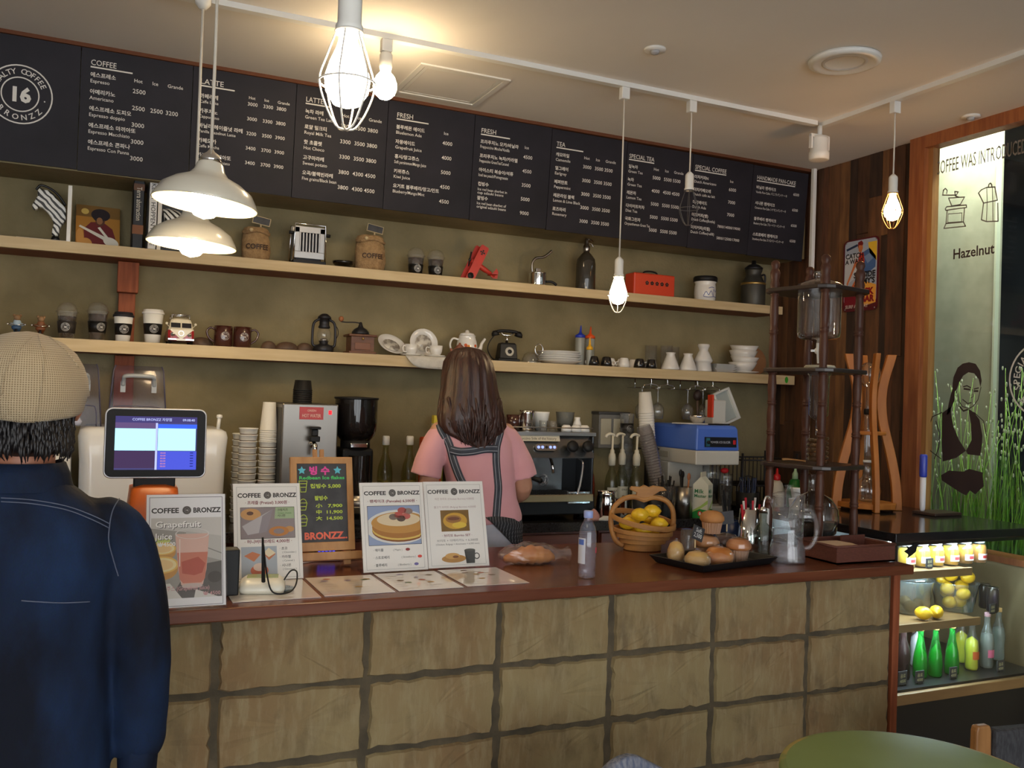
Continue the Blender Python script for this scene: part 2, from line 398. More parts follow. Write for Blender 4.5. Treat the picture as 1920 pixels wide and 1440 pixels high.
part('end_post', mb(M_redwoodV).box(2.668-.7, 2.70-.7, -.012, .6, 0, 1.006), ctr, bevel=.003)
part('back_panel', mb(M_redwood).box(-1.26-.7, 2.668-.7, .58, .6, 0.15, 1.006), ctr)
M_wt = pm('worktop_wood', (.105,.028,.013), .25, spec=.35, c2=(.16,.052,.024), ns=5, stretch=(.5,5,5), detail=7)
b = mb(M_wt).prism([(-1.26,CF),(2.735,CF),(2.735,2.79),(2.985,2.79),(2.985,CB),(-1.26,CB)], 1.008, CT)
solo('worktop', b, 'long glossy red-brown wooden worktop lying on the block counter', 'worktop', bevel=.004)
# ------------------------------------------------------------------ back counter
M_cab = pm('cabinet_wood', (.17,.045,.025), .4, c2=(.23,.07,.035), ns=6, stretch=(.6,5,5))
for i, (x0, x1) in enumerate(((-1.2,-.32),(-.3,.58),(.6,1.48),(1.5,2.38),(2.4,3.08),(3.1,3.88))):
    c = thing('base_cabinet', ['red-brown base cabinet under the juice dispenser at the left end','red-brown base cabinet under the hot water boiler','red-brown base cabinet behind the standing menus','red-brown base cabinet under the espresso machine','red-brown base cabinet under the pump bottles','red-brown base cabinet under the blue ice machine, rightmost of the row'][i], 'cabinet', ((x0+x1)/2, BF+.03, .15), group='back counter cabinets')
    wd = x1-x0
    part('body', mb(M_cab).box(-wd/2, wd/2, .02, .55, 0, .785), c)
    for s in (-1, 1):
        d = part('door', mb(M_cab).box(min(0, s*wd/2)+.006, max(0, s*wd/2)-.006, 0, .02, .03, .77), c, bevel=.004)
        part('handle', mb(M_redwoodV).cyl(.012, 0, .02, 12, T(s*.05, 0, .62) @ RX(PI/2)), d)
M_gran = pm('black_granite', (.012,.012,.014), .12, c2=(.03,.03,.033), ns=120)
solo('back_worktop', mb(M_gran).box(-1.2, 3.90, BF, WALL-.003, .937, BZ), 'polished black stone worktop along the back wall under the machines', 'worktop', bevel=.004)
# ------------------------------------------------------------------ wall shelves and upright
def shelf(x1, z, th, lab):
    o = solo('wall_shelf', mb(M_pine).box(-3.2, x1, SF, SF+.03, z-th, z).use(M_redwood).box(-3.2, x1, SF+.03, WALL-.002, z-th, z-.018).use(M_pine).box(-3.2, x1, SF+.03, WALL-.002, z-.018, z), lab, 'shelf', group='long wall shelves')
    return o
shelf(3.82, S1, .048, 'upper long pale wooden shelf on the back wall, below the menu boards')
s2 = shelf(3.93, S2, .055, 'lower long pale wooden shelf on the back wall, carrying cups and dishes')
part('sticker', mb(pm('green_sticker', '3aa02c', .4)).ell(3.865, S2-.027, .013, .02, RX(PI/2), -SF+.002 if False else 0), s2, label='small round green sticker').location = (0, SF-.002, 0)
px = on_y(238, 560, 4.6).x
b = mb(M_redwoodV).box(px-.042, px+.042, 4.575, WALL-.002, BZ, S2-.058).box(px-.036, px+.036, 4.59, WALL-.002, S2+.002, S1-.05)
b.box(px-.045, px+.045, 4.53, 4.59, S1-.19, S1-.05)
solo('shelf_upright', b, 'red-brown wooden upright on the back wall behind the paper cup with a black lid', 'shelf upright', bevel=.003)
# ------------------------------------------------------------------ menu boards
M_board = pm('menu_board_black', (.014,.013,.018), .6, spec=.25, c2=(.022,.020,.028), ns=3)
M_ink = pm('menu_lettering', (.72,.70,.66), .6)
TILT = math.atan2(.04, .53)
BH = .53
def board(i, x0, x1, lab, draw):
    w_ = x1-x0; o = thing('menu_board', lab, 'menu board', (x0, 4.298, 3.047-.0028*i), group='menu boards along the top of the back wall', rot=(-0.0, 0, 0))
    o.rotation_euler = (TILT, 0, 0)
    b = mb(M_board).box(.0015, w_-.0015, 0, .014, -BH, 0); M = RX(PI/2) @ T(0, 0, .0012)     # local x right, y up, facing the room
    b.use(M_ink); draw(b, M); part('panel', b, o, nofix=True)
    part('back_batten', mb(M_black).box(.03, w_-.03, .014, .02, -BH+.03, -.03), o)
    return o
def logo(b, M, x, y, r, ink=None):
    b.ring(x, y, r*.955, r, M).ring(x, y, r*.55, r*.59, M)
    b.arc_text('SPECIALTY COFFEE', r*.26, x, y, r*.69, rad(196), rad(11.2), M, wt=.012)
    b.arc_text('BRONZZ', r*.26, x, y, r*.86, rad(222), rad(19.2), M, wt=.012, inward=True)
    b.ell(x+r*.76*cos(rad(-10)), y+r*.76*sin(rad(-10)), r*.025, r*.025, M, n=8).ell(x+r*.76*cos(rad(190)), y+r*.76*sin(rad(190)), r*.025, r*.025, M, n=8)
    b.text('16', r*.66, x, y-r*.235, M, al='c', wt=.045)
def menu(head, hw, ul, cols, rows, u0=.038, hv=.078, kv=.126, ev=.152, pv=.1695, dv=.0715, small=1.0, colv=.1225, pr=None):
    def draw(b, M):
        b.text(head, .033, u0, -hv, M, fit=hw, wt=.004)
        b.rect(u0, u0+ul, -hv-.0115, -hv-.0055, M)
        for (lab, cx) in cols: b.text(lab, .0215*small, cx, -colv, M, wt=.006)
        for i, (k, e, ps) in enumerate(rows):
            b.text(k, .022, u0, -(kv+i*dv), M, wt=.018)
            for q, line in enumerate(e.split('|')):
                n = len(line); f = None
                full = text_geo(line, .004)[2]*.0215*small
                mx = (pr or .165) if len(ps) < 3 or ps[0] == '' else .165
                b.text(line, .0215*small*(.9 if '|' in e else 1), u0, -(ev+i*dv+q*.0175), M, fit=min(full, mx), wt=.004)
            for q, p in enumerate(ps):
                if p: b.text(p, .0265*small, cols[q][1]-.004 if q < len(cols) else cols[0][1], -(pv+i*(dv+.001)), M, wt=.006)
    return draw
HIG = [('Hot', .211), ('Ice', .285), ('Grande', .348)]
X_ = [-.556, -.101, .352, .811, 1.256, 1.712, 2.152, 2.618, 3.056, 3.485, 3.905]
board(0, X_[0], X_[1], 'menu board with the big round emblem and number, leftmost of the boards', lambda b, M: logo(b, M, .232, -.25, .122))
board(1, X_[1], X_[2], 'black menu board headed COFFEE, listing espresso and americano', menu('COFFEE', .101, .166, HIG, [
 ('에스프레소','Espresso',['2500']),('아메리카노','Americano',['2500','2500','3200']),('에스프레소 도피오','Espresso doppio',['3000']),('에스프레소 마끼아또','Espresso Macchiato',['3000']),('에스프레소 콘파나','Espresso Con Panna',['3000'])]))
board(2, X_[2], X_[3], 'black menu board headed LATTE in small type, listing cappuccino and caffe mocha', menu('LATTE', .101, .15, [('Hot',.244),('Ice',.314),('Grande',.374)], [
 ('까페라떼','Caffe Latte',['3000','3300','3800']),('카푸치노','Cappuccino',['3000','3300','3800']),('바닐라 헤이즐넛 라떼','Vanilla Hazelnut Latte',['3200','3500','3900']),('카페모카','Caffe Mocha',['3400','3700','3900']),('카라멜 마끼아또','Caramel Macchiato',['3400','3700','3900'])], u0=.031, small=.86, kv=.139, ev=.162, dv=.0655, pv=.142, colv=.112))
board(3, X_[3], X_[4], 'black menu board headed LATTE behind the caged bulb, listing green tea latte', menu('LATTE', .083, .12, [('Hot',.219),('Ice',.289),('Grande',.35)], [
 ('녹차 라떼','Green Tea Latte',['3300','3500','3800']),('로얄 밀크티','Royal Milk Tea',['3300','3500','3800']),('핫 초콜렛','Hot Choco',['3300','3500','3800']),('고구마라떼','Sweet potato',['3800','4300','4500']),('오곡/블랙빈라떼','Five grains/Black bean',['3800','4300','4500'])], u0=.044, pv=.174, ev=.156, kv=.13))
ICE = [('Ice', .292)]
board(4, X_[4], X_[5], 'black menu board headed FRESH, listing lemon ade and kiwi juice', menu('FRESH', .083, .165, ICE, [
 ('블루레몬 에이드','Bluelemon Ade',['4000']),('자몽에이드','Grapefruit Juice',['4000']),('홍시/망고쥬스','Soft persimmon/Mango Juice',['5000']),('키위쥬스','Kiwi Juice',['4500']),('요거트 블루베리/망고/민트','Blueberry/Mango/Mint',['4500'])], u0=.044, pv=.177, ev=.158, kv=.132, colv=.127))
board(5, X_[5], X_[6], 'black menu board headed FRESH, listing iced tea and red bean sherbet', menu('FRESH', .083, .163, [('Ice', .285)], [
 ('프라푸치노 모카/바닐라','Frappuccino Mocha/Vanilla',['4500']),('프라푸치노 녹차/카라멜','Frappuccino GreenTea/Caramel',['4500']),('아이스티 복숭아/석류','Iced tea peach/Pomegranate',['3500']),('컵빙수','Ice red bean sherbet in|cup adzuki beans',['5000']),('팥빙수','Ice red bean sherbet of|original adzuki beans',['9000'])], u0=.036, hv=.083, pv=.181, ev=.16, kv=.135, colv=.13))
board(6, X_[6], X_[7], 'black menu board headed TEA, listing camomile, peppermint and rosemary', menu('TEA', .052, .162, [('Hot',.2),('Ice',.273),('Grande',.333)], [
 (k, e, ['3000','3500','3500']) for k, e in (('캐모마일','Camomile'),('얼그레이','Earlgrey'),('페퍼민트','Peppermint'),('레몬라임 블랙','Lemon & Lime Black'),('로즈마리','Rosemary'))], u0=.03, hv=.085, pv=.181, ev=.163, kv=.137, colv=.132))
board(7, X_[7], X_[8], 'black menu board headed SPECIAL TEA, listing lemon tea and diet tea', menu('SPECIAL TEA', .164, .164, [('Hot',.178),('Ice',.253),('Grande',.313)], [
 (k, e, p.split()) for k, e, p in (('잎녹차','Green Tea','5000 5500 5500'),('녹차','Green Tea','4000 4500 4500'),('레몬차','Lemon Tea','5000 5500 5500'),('다이어트허차','Diet Tea','5000 5500 5500'),('국화그린차','Chrysanthemum Green Tea','5000 5500 5500'))], u0=.014, hv=.083, pv=.179, ev=.162, kv=.136, colv=.13))
board(8, X_[8], X_[9], 'black menu board headed SPECIAL COFFEE, behind the unlit caged pendant', menu('SPECIAL COFFEE', .22, .22, [('Ice', .266)], [
 ('더치커피N','Dutch Americano',['6000']),('더치카페오레','Dutch cafe au lait',['7000']),('더치에이드','Dutch Ade',['7000']),('더치커피(병)','Dutch Coffee(Bottle)',['','7800/14000/19000']),('더치커피(리필)','Dutch Coffee(refill)',['','5800/12500/17000'])], u0=.016, hv=.081, pv=.177, ev=.159, kv=.133, colv=.128) if False else (lambda b, M: (menu('SPECIAL COFFEE', .22, .22, [('Ice', .266)], [
 ('더치커피N','Dutch Americano',['6000']),('더치카페오레','Dutch cafe au lait',['7000']),('더치에이드','Dutch Ade',['7000']),('더치커피(병)','Dutch Coffee(Bottle)',[]),('더치커피(리필)','Dutch Coffee(refill)',[])], u0=.016, hv=.081, pv=.177, ev=.159, kv=.133, colv=.128)(b, M), b.text('7800/14000/19000', .022, .2, -.395, M, fit=.165, wt=.006), b.text('5800/12500/17000', .022, .2, -.462, M, fit=.165, wt=.006))))
board(9, X_[9], X_[10], 'black menu board headed HANDMADE PAN-CAKE, rightmost of the boards', menu('HANDMADE PAN-CAKE', .293, .29, [('', .315)], [
 ('바닐라 팬케이크','Vanilla Pan-Cake バニラパンケーキ',['6500']),('시나몬 팬케이크','Cinnamon Pan-Cake シナモンパンケーキ',['6500']),('블루베리 팬케이크','Blueberry Pan-Cake ブルーベリーパンケーキ',['6500']),('스트로베리 팬케이크','Strawberry Pan-Cake ストロベリーパンケーキ',['6500'])], u0=.03, hv=.08, pv=.143, ev=.16, kv=.134, dv=.092, small=.85, pr=.235))
# ------------------------------------------------------------------ ceiling fittings
M_lampw = pm('lamp_white', (.80,.79,.74), .4)
M_cord = pm('white_cord', (.7,.66,.58), .6)
solo('lighting_track', mb(M_white).box(-1.5, 3.27, 3.545, 3.58, CEIL-.022, CEIL), 'white ceiling lighting track running along the counter, parallel to the menu boards', 'lighting track', group='ceiling tracks')
solo('lighting_track', mb(M_white).box(3.30, 3.335, 1.2, 3.57, CEIL-.022, CEIL), 'white ceiling lighting track on the right running towards the camera', 'lighting track', group='ceiling tracks')
def adapter(b, z=CEIL-.022): b.box(-.02, .02, -.016, .016, -.06, 0)
BULBM = emis('lit_bulb', 'ffdfae', BULB)
BULBW = emis('lit_bulb_warm', 'ffbf78', BULB*.7)
def bulb_pf(r): return [(.013,0),(.014,-.02),(.02,-.035),(r*.8,-.06),(r,-.085),(r*.93,-.108),(r*.6,-.128),(0,-.136)]
def caged(x, y, ztop, zs, lab, lit, mat, wire):
    """cord, socket, bulb and wire cage; zs = top of the socket"""
    t = thing('caged_pendant_lamp', lab, 'pendant lamp', (x, y, ztop), group='caged bulb pendants')
    L = ztop-zs
    part('ceiling_adapter', mb(M_white).box(-.02, .02, -.016, .016, -.055, 0), t, bevel=.003)
    part('cord', mb(M_cord).tube([(0,0,-.05),(.001,0,-L/2),(0,0,-L+.015)], .0035, 8), t)
    part('socket', mb(M_lampw).lathe([(.006,.02),(.018,.008),(.02,0),(.02,-.055),(.023,-.06),(.023,-.07),(0,-.07)], 20, T(0,0,-L)), t)
    if lit: part('bulb', mb(mat).lathe(bulb_pf(.038), 24, T(0,0,-L-.062)), t)
    cg = mb(wire); N = T(0,0,-L-.07)
    cg.tube([(.022*cos(a), .022*sin(a), 0) for a in [2*PI*i/16 for i in range(16)]], .003, 6, True, N)
    for i in range(6):
        a = 2*PI*i/6; q = RZ(a)
        cg.tube(crv([(.021,0,0),(.036,0,-.045),(.047,0,-.085),(.036,0,-.125),(.017,0,-.158),(0,0,-.163)], 4), .0017, 6, M=N @ q)
    cg.tube([(.047*cos(a), .047*sin(a), -.085) for a in [2*PI*i/24 for i in range(24)]], .0017, 6, True, N)
    part('cage', cg, t)
    return t
WIREW = pm('cage_white', (.75,.73,.68), .4); WIRED = pm('cage_dark', (.09,.09,.095), .4, .5); WIREB = pm('cage_brass', (.45,.26,.10), .35, .8)
p = on_y(655, 50, 1.5)
caged(p.x, 1.5, CEIL, p.z+.06, 'lit caged bulb with a white wire cage, largest and nearest of the caged pendants', True, BULBM, WIREW)
p = on_y(1161, 490, 3.562)
caged(p.x, 3.562, CEIL-.022, p.z, 'lit caged bulb hanging low in front of the orange radio', True, BULBM, WIREW)
p = on_y(1293, 330, 3.562)
caged(p.x, 3.562, CEIL-.022, p.z, 'unlit caged pendant with a dark wire cage before the SPECIAL COFFEE board', False, BULBM, WIRED)
p = on_y(1677, 335, 3.1)
caged(3.318, 3.1, CEIL-.022, p.z, 'warm lit caged bulb in front of the dark plank wall', True, BULBW, WIREB)
# bare globe bulb and spotlight on the track
p = on_y(725, 75, 3.562)
t = thing('globe_lamp', 'lit bare globe bulb in a white socket fixed straight to the ceiling track', 'lamp', (p.x, 3.562, CEIL-.022))
part('adapter', mb(M_white).box(-.022, .022, -.018, .018, -.05, 0), t, bevel=.003)
part('socket', mb(M_lampw).lathe([(.018,-.05),(.026,-.062),(.026,-.11),(.022,-.125),(0,-.125)], 20), t)
part('bulb', mb(BULBM).lathe([(.012,-.122),(.02,-.13),(.037,-.15),(.047,-.175),(.048,-.195),(.04,-.22),(.022,-.237),(0,-.242)], 24), t)
p = on_z(1557, 240, CEIL)
t = thing('track_spotlight', 'unlit white track spotlight at the ceiling corner of the two tracks', 'spotlight', (3.29, 3.553, CEIL-.022))
part('neck', mb(M_white).cyl(.012, -.05, 0), t)
part('bracket', mb(M_white).box(-.06, .06, -.008, .008, -.06, -.045).box(-.06, -.05, -.01, .01, -.12, -.05).box(.05, .06, -.01, .01, -.12, -.05), t, bevel=.002)
part('head', mb(M_white).lathe([(0,-.055),(.04,-.055),(.045,-.07),(.045,-.13),(.05,-.135),(.05,-.17),(.04,-.175),(0,-.165)], 28), t)
# dome pendants
M_enam = pm('cream_enamel', (.74,.72,.62), .22, coat=.3)
M_enin = pm('enamel_inside', (.78,.70,.42), .4)
def dome(x, y, zr, lab, tilt):
    t = thing('dome_pendant_lamp', lab, 'pendant lamp', (x, y, CEIL), group='cream dome pendants'); L = CEIL-zr
    part('ceiling_rose', mb(M_lampw).lathe([(0,0),(.03,0),(.028,-.05),(.012,-.07),(0,-.07)], 20), t)
    part('cord', mb(M_cord).tube([(0,0,-.06),(.001,.001,-L/2),(0,0,-L+.165)], .005, 8), t)
    part('cap', mb(M_chrome).lathe([(.006,.175),(.012,.165),(.026,.155),(.033,.145),(.034,.13)], 24, T(0,0,-L)), t)
    out = [(.034,.132),(.040,.125),(.046,.105),(.06,.088),(.10,.07),(.135,.045),(.152,.015),(.158,0)]
    N = T(0,0,-L+.13) @ RY(rad(tilt)) @ T(0,0,-.13)
    part('lamp_shade', mb(M_enam).lathe(out+[(.156,-.002)], 48, N, cap=False).use(M_enin).lathe([(.155,0)]+[(r-.004, z-.003) for r, z in out[::-1][1:]], 48, N, cap=False), t, nofix=True)
    part('socket', mb(M_lampw).cyl(.02, .07, .13, 16, T(0,0,-L)), t)
    part('bulb', mb(BULBM).lathe([(.015,.08),(.022,.06),(.042,.035),(.05,.008),(.047,-.015),(.03,-.035),(0,-.045)], 24, N), t)
p = on_y(392, 385, 2.95); dome(p.x, 2.95, p.z-.0, 'lit cream dome pendant lamp, the higher and larger of two over the till', 5)
p = on_y(363, 460, 3.50); dome(p.x, 3.50, p.z, 'lit cream dome pendant lamp partly hidden below the larger dome', 3)
# ring diffuser, detectors, access hatch
t = thing('ceiling_diffuser', 'round white ceiling fitting with concentric rings near the right tracks', 'ceiling fitting', (2.78, 2.87, CEIL))
part('outer_ring', mb(M_white).lathe([(.098,-.001),(.145,-.001),(.142,-.016),(.12,-.022),(.1,-.012)], 48), t)
part('inner_disc', mb(pm('diffuser_grey', (.55,.54,.52), .6)).lathe([(0,-.004),(.096,-.004),(.096,-.01),(.08,-.018),(.075,-.008),(0,-.008)], 48), t)
for x, y, lab in ((2.04, 3.16, 'small round sensor on the ceiling left of the ring fitting'), (3.84, 3.12, 'small round sensor on the ceiling close to the window beam')):
    t = thing('ceiling_sensor', lab, 'sensor', (x, y, CEIL), group='ceiling sensors')
    part('base', mb(M_white).lathe([(0,0),(.045,0),(.043,-.008),(0,-.008)], 24), t)
    part('lens', mb(pm('sensor_grey', (.35,.35,.36), .4)).lathe([(0,-.008),(.02,-.008),(.015,-.02),(0,-.024)], 20), t)
t = thing('access_hatch', 'square white access hatch set in the ceiling behind the globe bulb', 'hatch', (1.46, 4.0, CEIL))
b = mb(M_white)
for a, c in ((.215, .19), (.185, .168)):
    z = -.007 if a > .2 else -.004
    b.box(-a, a, -a, -c, z, 0).box(-a, a, c, a, z, 0).box(-a, -c, -c, c, z, 0).box(c, a, -c, c, z, 0)
part('frame', b, t)
part('panel', mb(M_ceil).box(-.166, .166, -.166, .166, -.003, 0), t)
# ------------------------------------------------------------------ things on the two wall shelves
IY = 4.50
def ax(x, y, Y=IY): return on_y(x, y, Y).x
def wrap(b, tmp, r, z0=0, ang=-PI/2, taper=0):
    """bend flat marks round an upright cylinder; x=0 faces angle ang"""
    for m, v0 in [(None, None)]:
        base = len(b.v)
        for v in tmp.v:
            rr = r + taper*v.y + v.z + .0006; a = ang + v.x/r
            b.v.append(Vector((rr*cos(a), rr*sin(a), z0+v.y)))
        idx = []
        for m_ in tmp.mats:
            if m_ not in b.mats: b.mats.append(m_)
            idx.append(b.mats.index(m_))
        b.f += [tuple(base+i for i in f) for f in tmp.f]; b.mi += [idx[i] for i in tmp.mi]; b.sm += [False]*len(tmp.f)
    return b
def emblem(x=0, y=0, r=.018, ink=None, disc=None, h=0, fine=True):
    t = MB()
    if disc: t.use(disc).ell(x, y, r, r, None, h, 28)
    t.use(ink or M_ink); hh = h+.0003; M = T(0, 0, hh)
    if fine: logo(t, M, x, y, r)
    else: t.ring(x, y, r*.93, r, M).ring(x, y, r*.55, r*.6, M).text('16', r*.66, x, y-r*.235, M, al='c', wt=.03)
    return t
M_wpaint = flat('e8e6e0', .4); M_bpaint = flat('101012', .4); M_paper = pm('paper_white', (.78,.77,.72), .6)
M_ceram = pm('white_ceramic', (.74,.73,.70), .15, coat=.4)
M_clear = glass('clear_plastic', 'fbfcfc', 1.0, .03, .04)
M_glass = glass('clear_glass', 'fcfdfd', 1.3, .01, .03)
M_coffee = pm('dark_coffee', (.03,.014,.008), .12)
# zebra bookends
def zebra_mat():
    m, t, n, l, out = new_mat('zebra_hide')
    b = n.new('ShaderNodeBsdfPrincipled'); l.new(b.outputs[0], out.inputs[0]); b.inputs['Roughness'].default_value = .45
    wv = n.new('ShaderNodeTexWave'); wv.inputs['Scale'].default_value = 22; wv.inputs['Distortion'].default_value = 3.2; wv.inputs['Detail'].default_value = 1; wv.bands_direction = 'DIAGONAL'
    l.new(coords(n, l, (1,.2,1)), wv.inputs['Vector'])
    cr = n.new('ShaderNodeValToRGB'); cr.color_ramp.interpolation = 'CONSTANT'
    cr.color_ramp.elements[0].color = (.015,.015,.015,1); cr.color_ramp.elements[1].position = .36; cr.color_ramp.elements[1].color = (.75,.75,.72,1)
    l.new(wv.outputs['Fac'], cr.inputs[0]); l.new(cr.outputs[0], b.inputs['Base Color']); return m
M_zeb = zebra_mat()
def pl(pts, x0, y0, Y=IY):            # pixel outline -> local x,z of a point at pixel x0,y0
    o = on_y(x0, y0, Y); return [(on_y(x, y, Y).x-o.x, on_y(x, y, Y).z-o.z) for x, y in pts]
zo = (100, 441); o = on_y(*zo, IY)
t = thing('zebra_bookend', 'white bookend shaped as a zebra head at the left end of the upper shelf', 'bookend', (o.x, IY, S1+.001), group='zebra bookends')
pp = pl([(61,388),(61,382),(66,374),(71,366),(71,356),(76,349),(80,354),(90,355),(102,363),(111,375),(121,386),(124,388),(124,410),(118,418),(112,428),(111,441),(97,441),(98,430),(101,418),(97,407),(88,395),(80,388),(74,386),(70,391),(65,392)], *zo)
part('zebra_head', mb(M_zeb).prism(pp, -.02, .02, T(0,0,.028) @ RX(PI/2)), t, bevel=.006)
mn = pl([(68,353),(76,345),(88,348),(103,357),(114,369),(123,383)], *zo)
part('mane', mb(M_bpaint).tube(crv([(x, 0, z+.028) for x, z in mn], 4), .005, 8), t)
for i_, (x, z) in enumerate(pl([(73,365)], *zo)): part('eye', mb(M_bpaint).lathe([(.004,0),(.003,.003),(0,.003)], 12, T(x, -.02, z+.028) @ RX(PI/2)), t)
hx = pl([(104,441)], *zo)[0]
part('hoof', mb(M_bpaint).lathe([(.02,0),(.017,.014),(.014,.02)], 12, T(hx[0], 0, .007)), t)
xr = on_y(129, 440, IY).x-o.x
part('stand', mb(M_wpaint).box(xr-.008, xr+.008, -.05, .05, 0, .252).box(-.14, xr, -.05, .05, 0, .007), t, bevel=.001)
zo = (320, 455); o2 = on_y(*zo, IY)
t = thing('zebra_bookend', 'white bookend with the striped hindquarters of a zebra, half behind the dome lamps', 'bookend', (o2.x, IY+.02, S1+.001), group='zebra bookends')
part('zebra_rump', mb(M_zeb).tube(crv([(-.03,0,.155),(0,0,.16),(.035,0,.15),(.05,0,.11),(.045,0,.05),(.045,0,.015)], 5), [.05,.052,.052,.05,.05,.049,.048,.046,.045,.043,.04,.036,.033,.03,.028,.025,.022,.02,.018,.017,.016,.016,.015,.015,.015,.015][:26], 14), t)
part('hoof', mb(M_bpaint).lathe([(.02,0),(.017,.014),(.014,.022)], 12, T(.045,0,.006)), t)
part('stand', mb(M_wpaint).box(-.062, -.045, -.05, .05, 0, .25).box(-.06, .085, -.05, .05, 0, .007).use(M_bpaint).box(-.045, .085, .045, .05, 0, .25), t, bevel=.001)
# record sleeve with a guitarist
x0 = ax(185, 412); b = mb(flat('b07a2a')).box(-.092, .092, -.003, .003, 0, .205)
M = RX(PI/2) @ T(0, 0, .0034)
b.use(flat('7d5a22')).rect(-.092, .092, .15, .205, M, .0002).use(flat('d8b860')).ell(-.055, .175, .016, .014, M, .0004)
b.use(flat('6b1a1c')).poly([(-.055,.02),(-.06,.09),(-.03,.125),(.02,.13),(.06,.10),(.075,.05),(.07,0),(-.045,0)], M, .0005)
b.use(flat('5a3420')).ell(.008, .135, .02, .026, M, .0007).use(flat('20141a')).ell(.01, .163, .04, .03, M, .0006).use(flat('20141a')).ell(.004, .15, .026, .02, M, .0008)
b.use(flat('9a6a44')).ell(.006, .134, .013, .017, M, .0009)
b.use(flat('e6e0d0')).ell(.055, .035, .034, .022, M, .0011, a=-.4).poly([(-.08,.098),(-.075,.106),(.04,.055),(.03,.04)], M, .001).poly([(-.002,.10),(.008,.105),(.05,.05),(.04,.045)], M, .0012)
b.use(flat('c89048')).ell(-.05, .02, .026, .026, M, .0012).ell(-.075, .05, .016, .04, M, .0004)
solo('record_sleeve', b, 'square record sleeve picturing a guitarist in red with a white guitar', 'record sleeve', (x0, 4.57, S1+.002), rot=(rad(-13), 0, rad(4)))
# two books
def book(name, x, wd, ht, col, lab, txt, tcol, bands=()):
    t = thing('book', lab, 'book', (x, 4.5, S1+.001), group='books on the upper shelf')
    b = mb(col).box(-wd/2, wd/2, -.10, -.096, 0, ht).box(-wd/2, -wd/2+.003, -.10, .10, 0, ht).box(wd/2-.003, wd/2, -.10, .10, 0, ht)
    N = T(0, -.1004, 0) @ RX(PI/2)
    for z0, z1, c in bands: b.use(c).rect(-wd/2, wd/2, z0, z1, N)
    b.use(tcol)
    for st, size, z, fit in txt: b.text(st, size, 0, 0, N @ T(-size*.3, z, .0003) @ RZ(-PI/2), fit=fit, wt=.01)
    part('cover', b, t, nofix=True)
    part('pages', mb(M_paper).box(-wd/2+.003, wd/2-.003, -.095, .097, .003, ht-.003), t)
book('b', .152, .046, .30, flat('1d2026'), 'thick dark blue book with pale script down its spine', [('Terra abstraction', .03, .27, .15)], flat('b9b4a8'), ((.255,.285,flat('5b3a24')),(.06,.10,flat('7a4a26'))))
book('w', .212, .038, .31, flat('d9d8d4'), 'white book with black capitals down its spine', [('KELLY HOPPEN HOME', .026, .295, .28)], flat('44423f'))
# burlap coffee sacks
M_burlap = pm('burlap', (.36,.23,.11), .95, c2=(.26,.16,.075), ns=60, bump=.5, bs=180)
M_slate = pm('slate_tag', (.03,.03,.034), .6, c2=(.05,.05,.055), ns=20)
def sack(x, lab, w_=.155, h=.17):
    t = thing('coffee_sack', lab, 'coffee sack', (x, 4.5, S1+.001), group='burlap coffee sacks')
    rg = []
    for z, a, c in ((0,.4,.26),(.012,.47,.33),(.05,.50,.36),(.10,.475,.34),(.135,.43,.30),(.15,.45,.32),(.163,.40,.26),(.168,.30,.15)):
        rg.append([(w_*a*cos(q)*(1+.05*sin(5*q+z*40)), w_*c*sin(q)*(1+.05*sin(4*q)), z*h/.17) for q in [2*PI*i/36 for i in range(36)]])
    b = mb(M_burlap).loft(rg)
    tmp = mb(flat('3a2414')).text('COFFEE', .034, 0, -.017, al='c', wt=.03, fit=.085)
    wrap(b, tmp, w_*.378, h*.42)
    for i in range(len(b.v)-len(tmp.v), len(b.v)):
        v = b.v[i]; v.x *= 1.36
    part('bag', b, t)
    part('fold', mb(M_burlap).tube([(w_*.44*cos(q), w_*.31*sin(q), h*.82+.006*sin(3*q)) for q in [2*PI*i/24 for i in range(24)]], .008, 8, True), t)
    part('button', mb(flat('c8b48c')).cyl(.009, 0, .004, 16, T(-w_*.22, -w_*.31, h*.86) @ RX(PI/2)), t)
    s = part('tag_stick', mb(M_pine).box(-.003, .003, -.002, .002, h*.9, h*1.12, T(.02, 0, 0)), t)
    part('slate_tag', mb(M_pine).box(-.042, .042, -.002, .004, -.002, .036, T(.02, 0, h*1.09) @ RY(rad(9))).use(M_slate).box(-.039, .039, -.004, -.001, .001, .033, T(.02, 0, h*1.09) @ RY(rad(9))), s)
    return t
sack(.682, 'burlap coffee sack with a slate tag, left of the chrome toaster', .135, .165)
sack(1.245, 'burlap coffee sack with a slate tag, right of the chrome toaster', .158, .185)
# toaster
t = thing('toaster', 'old chrome toaster with a slotted side panel, between the two coffee sacks', 'toaster', (.93, 4.5, S1+.001))
part('base', mb(M_black).box(-.08, .08, -.06, .06, 0, .02), t, bevel=.004)
b = mb(M_steel)
pts = [(-.074,.022),(.074,.022),(.07,.19),(-.07,.19)]
b.box(-.072, .072, -.045, -.04, .03, .062).box(-.072, -.05, -.045, -.04, .062, .18).box(.05, .072, -.045, -.04, .062, .18).box(-.072, .072, -.045, -.04, .155, .185)
for i in range(7): b.box(-.05+i*.0155, -.05+i*.0155+.0075, -.045, -.04, .062, .155)
part('slotted_panel', b, t, bevel=.001)
part('frame', mb(M_chrome).tube([(-.078,-.05,.02),(-.074,-.05,.195),(.074,-.05,.195),(.078,-.05,.02)], .004, 8).tube([(-.078,.05,.02),(-.074,.05,.195),(.074,.05,.195),(.078,.05,.02)], .004, 8), t)
part('back_panel', mb(M_steel).box(-.07, .07, .035, .045, .022, .19), t)
part('inner_core', mb(M_iron).box(-.06, .06, -.02, .02, .022, .18), t)
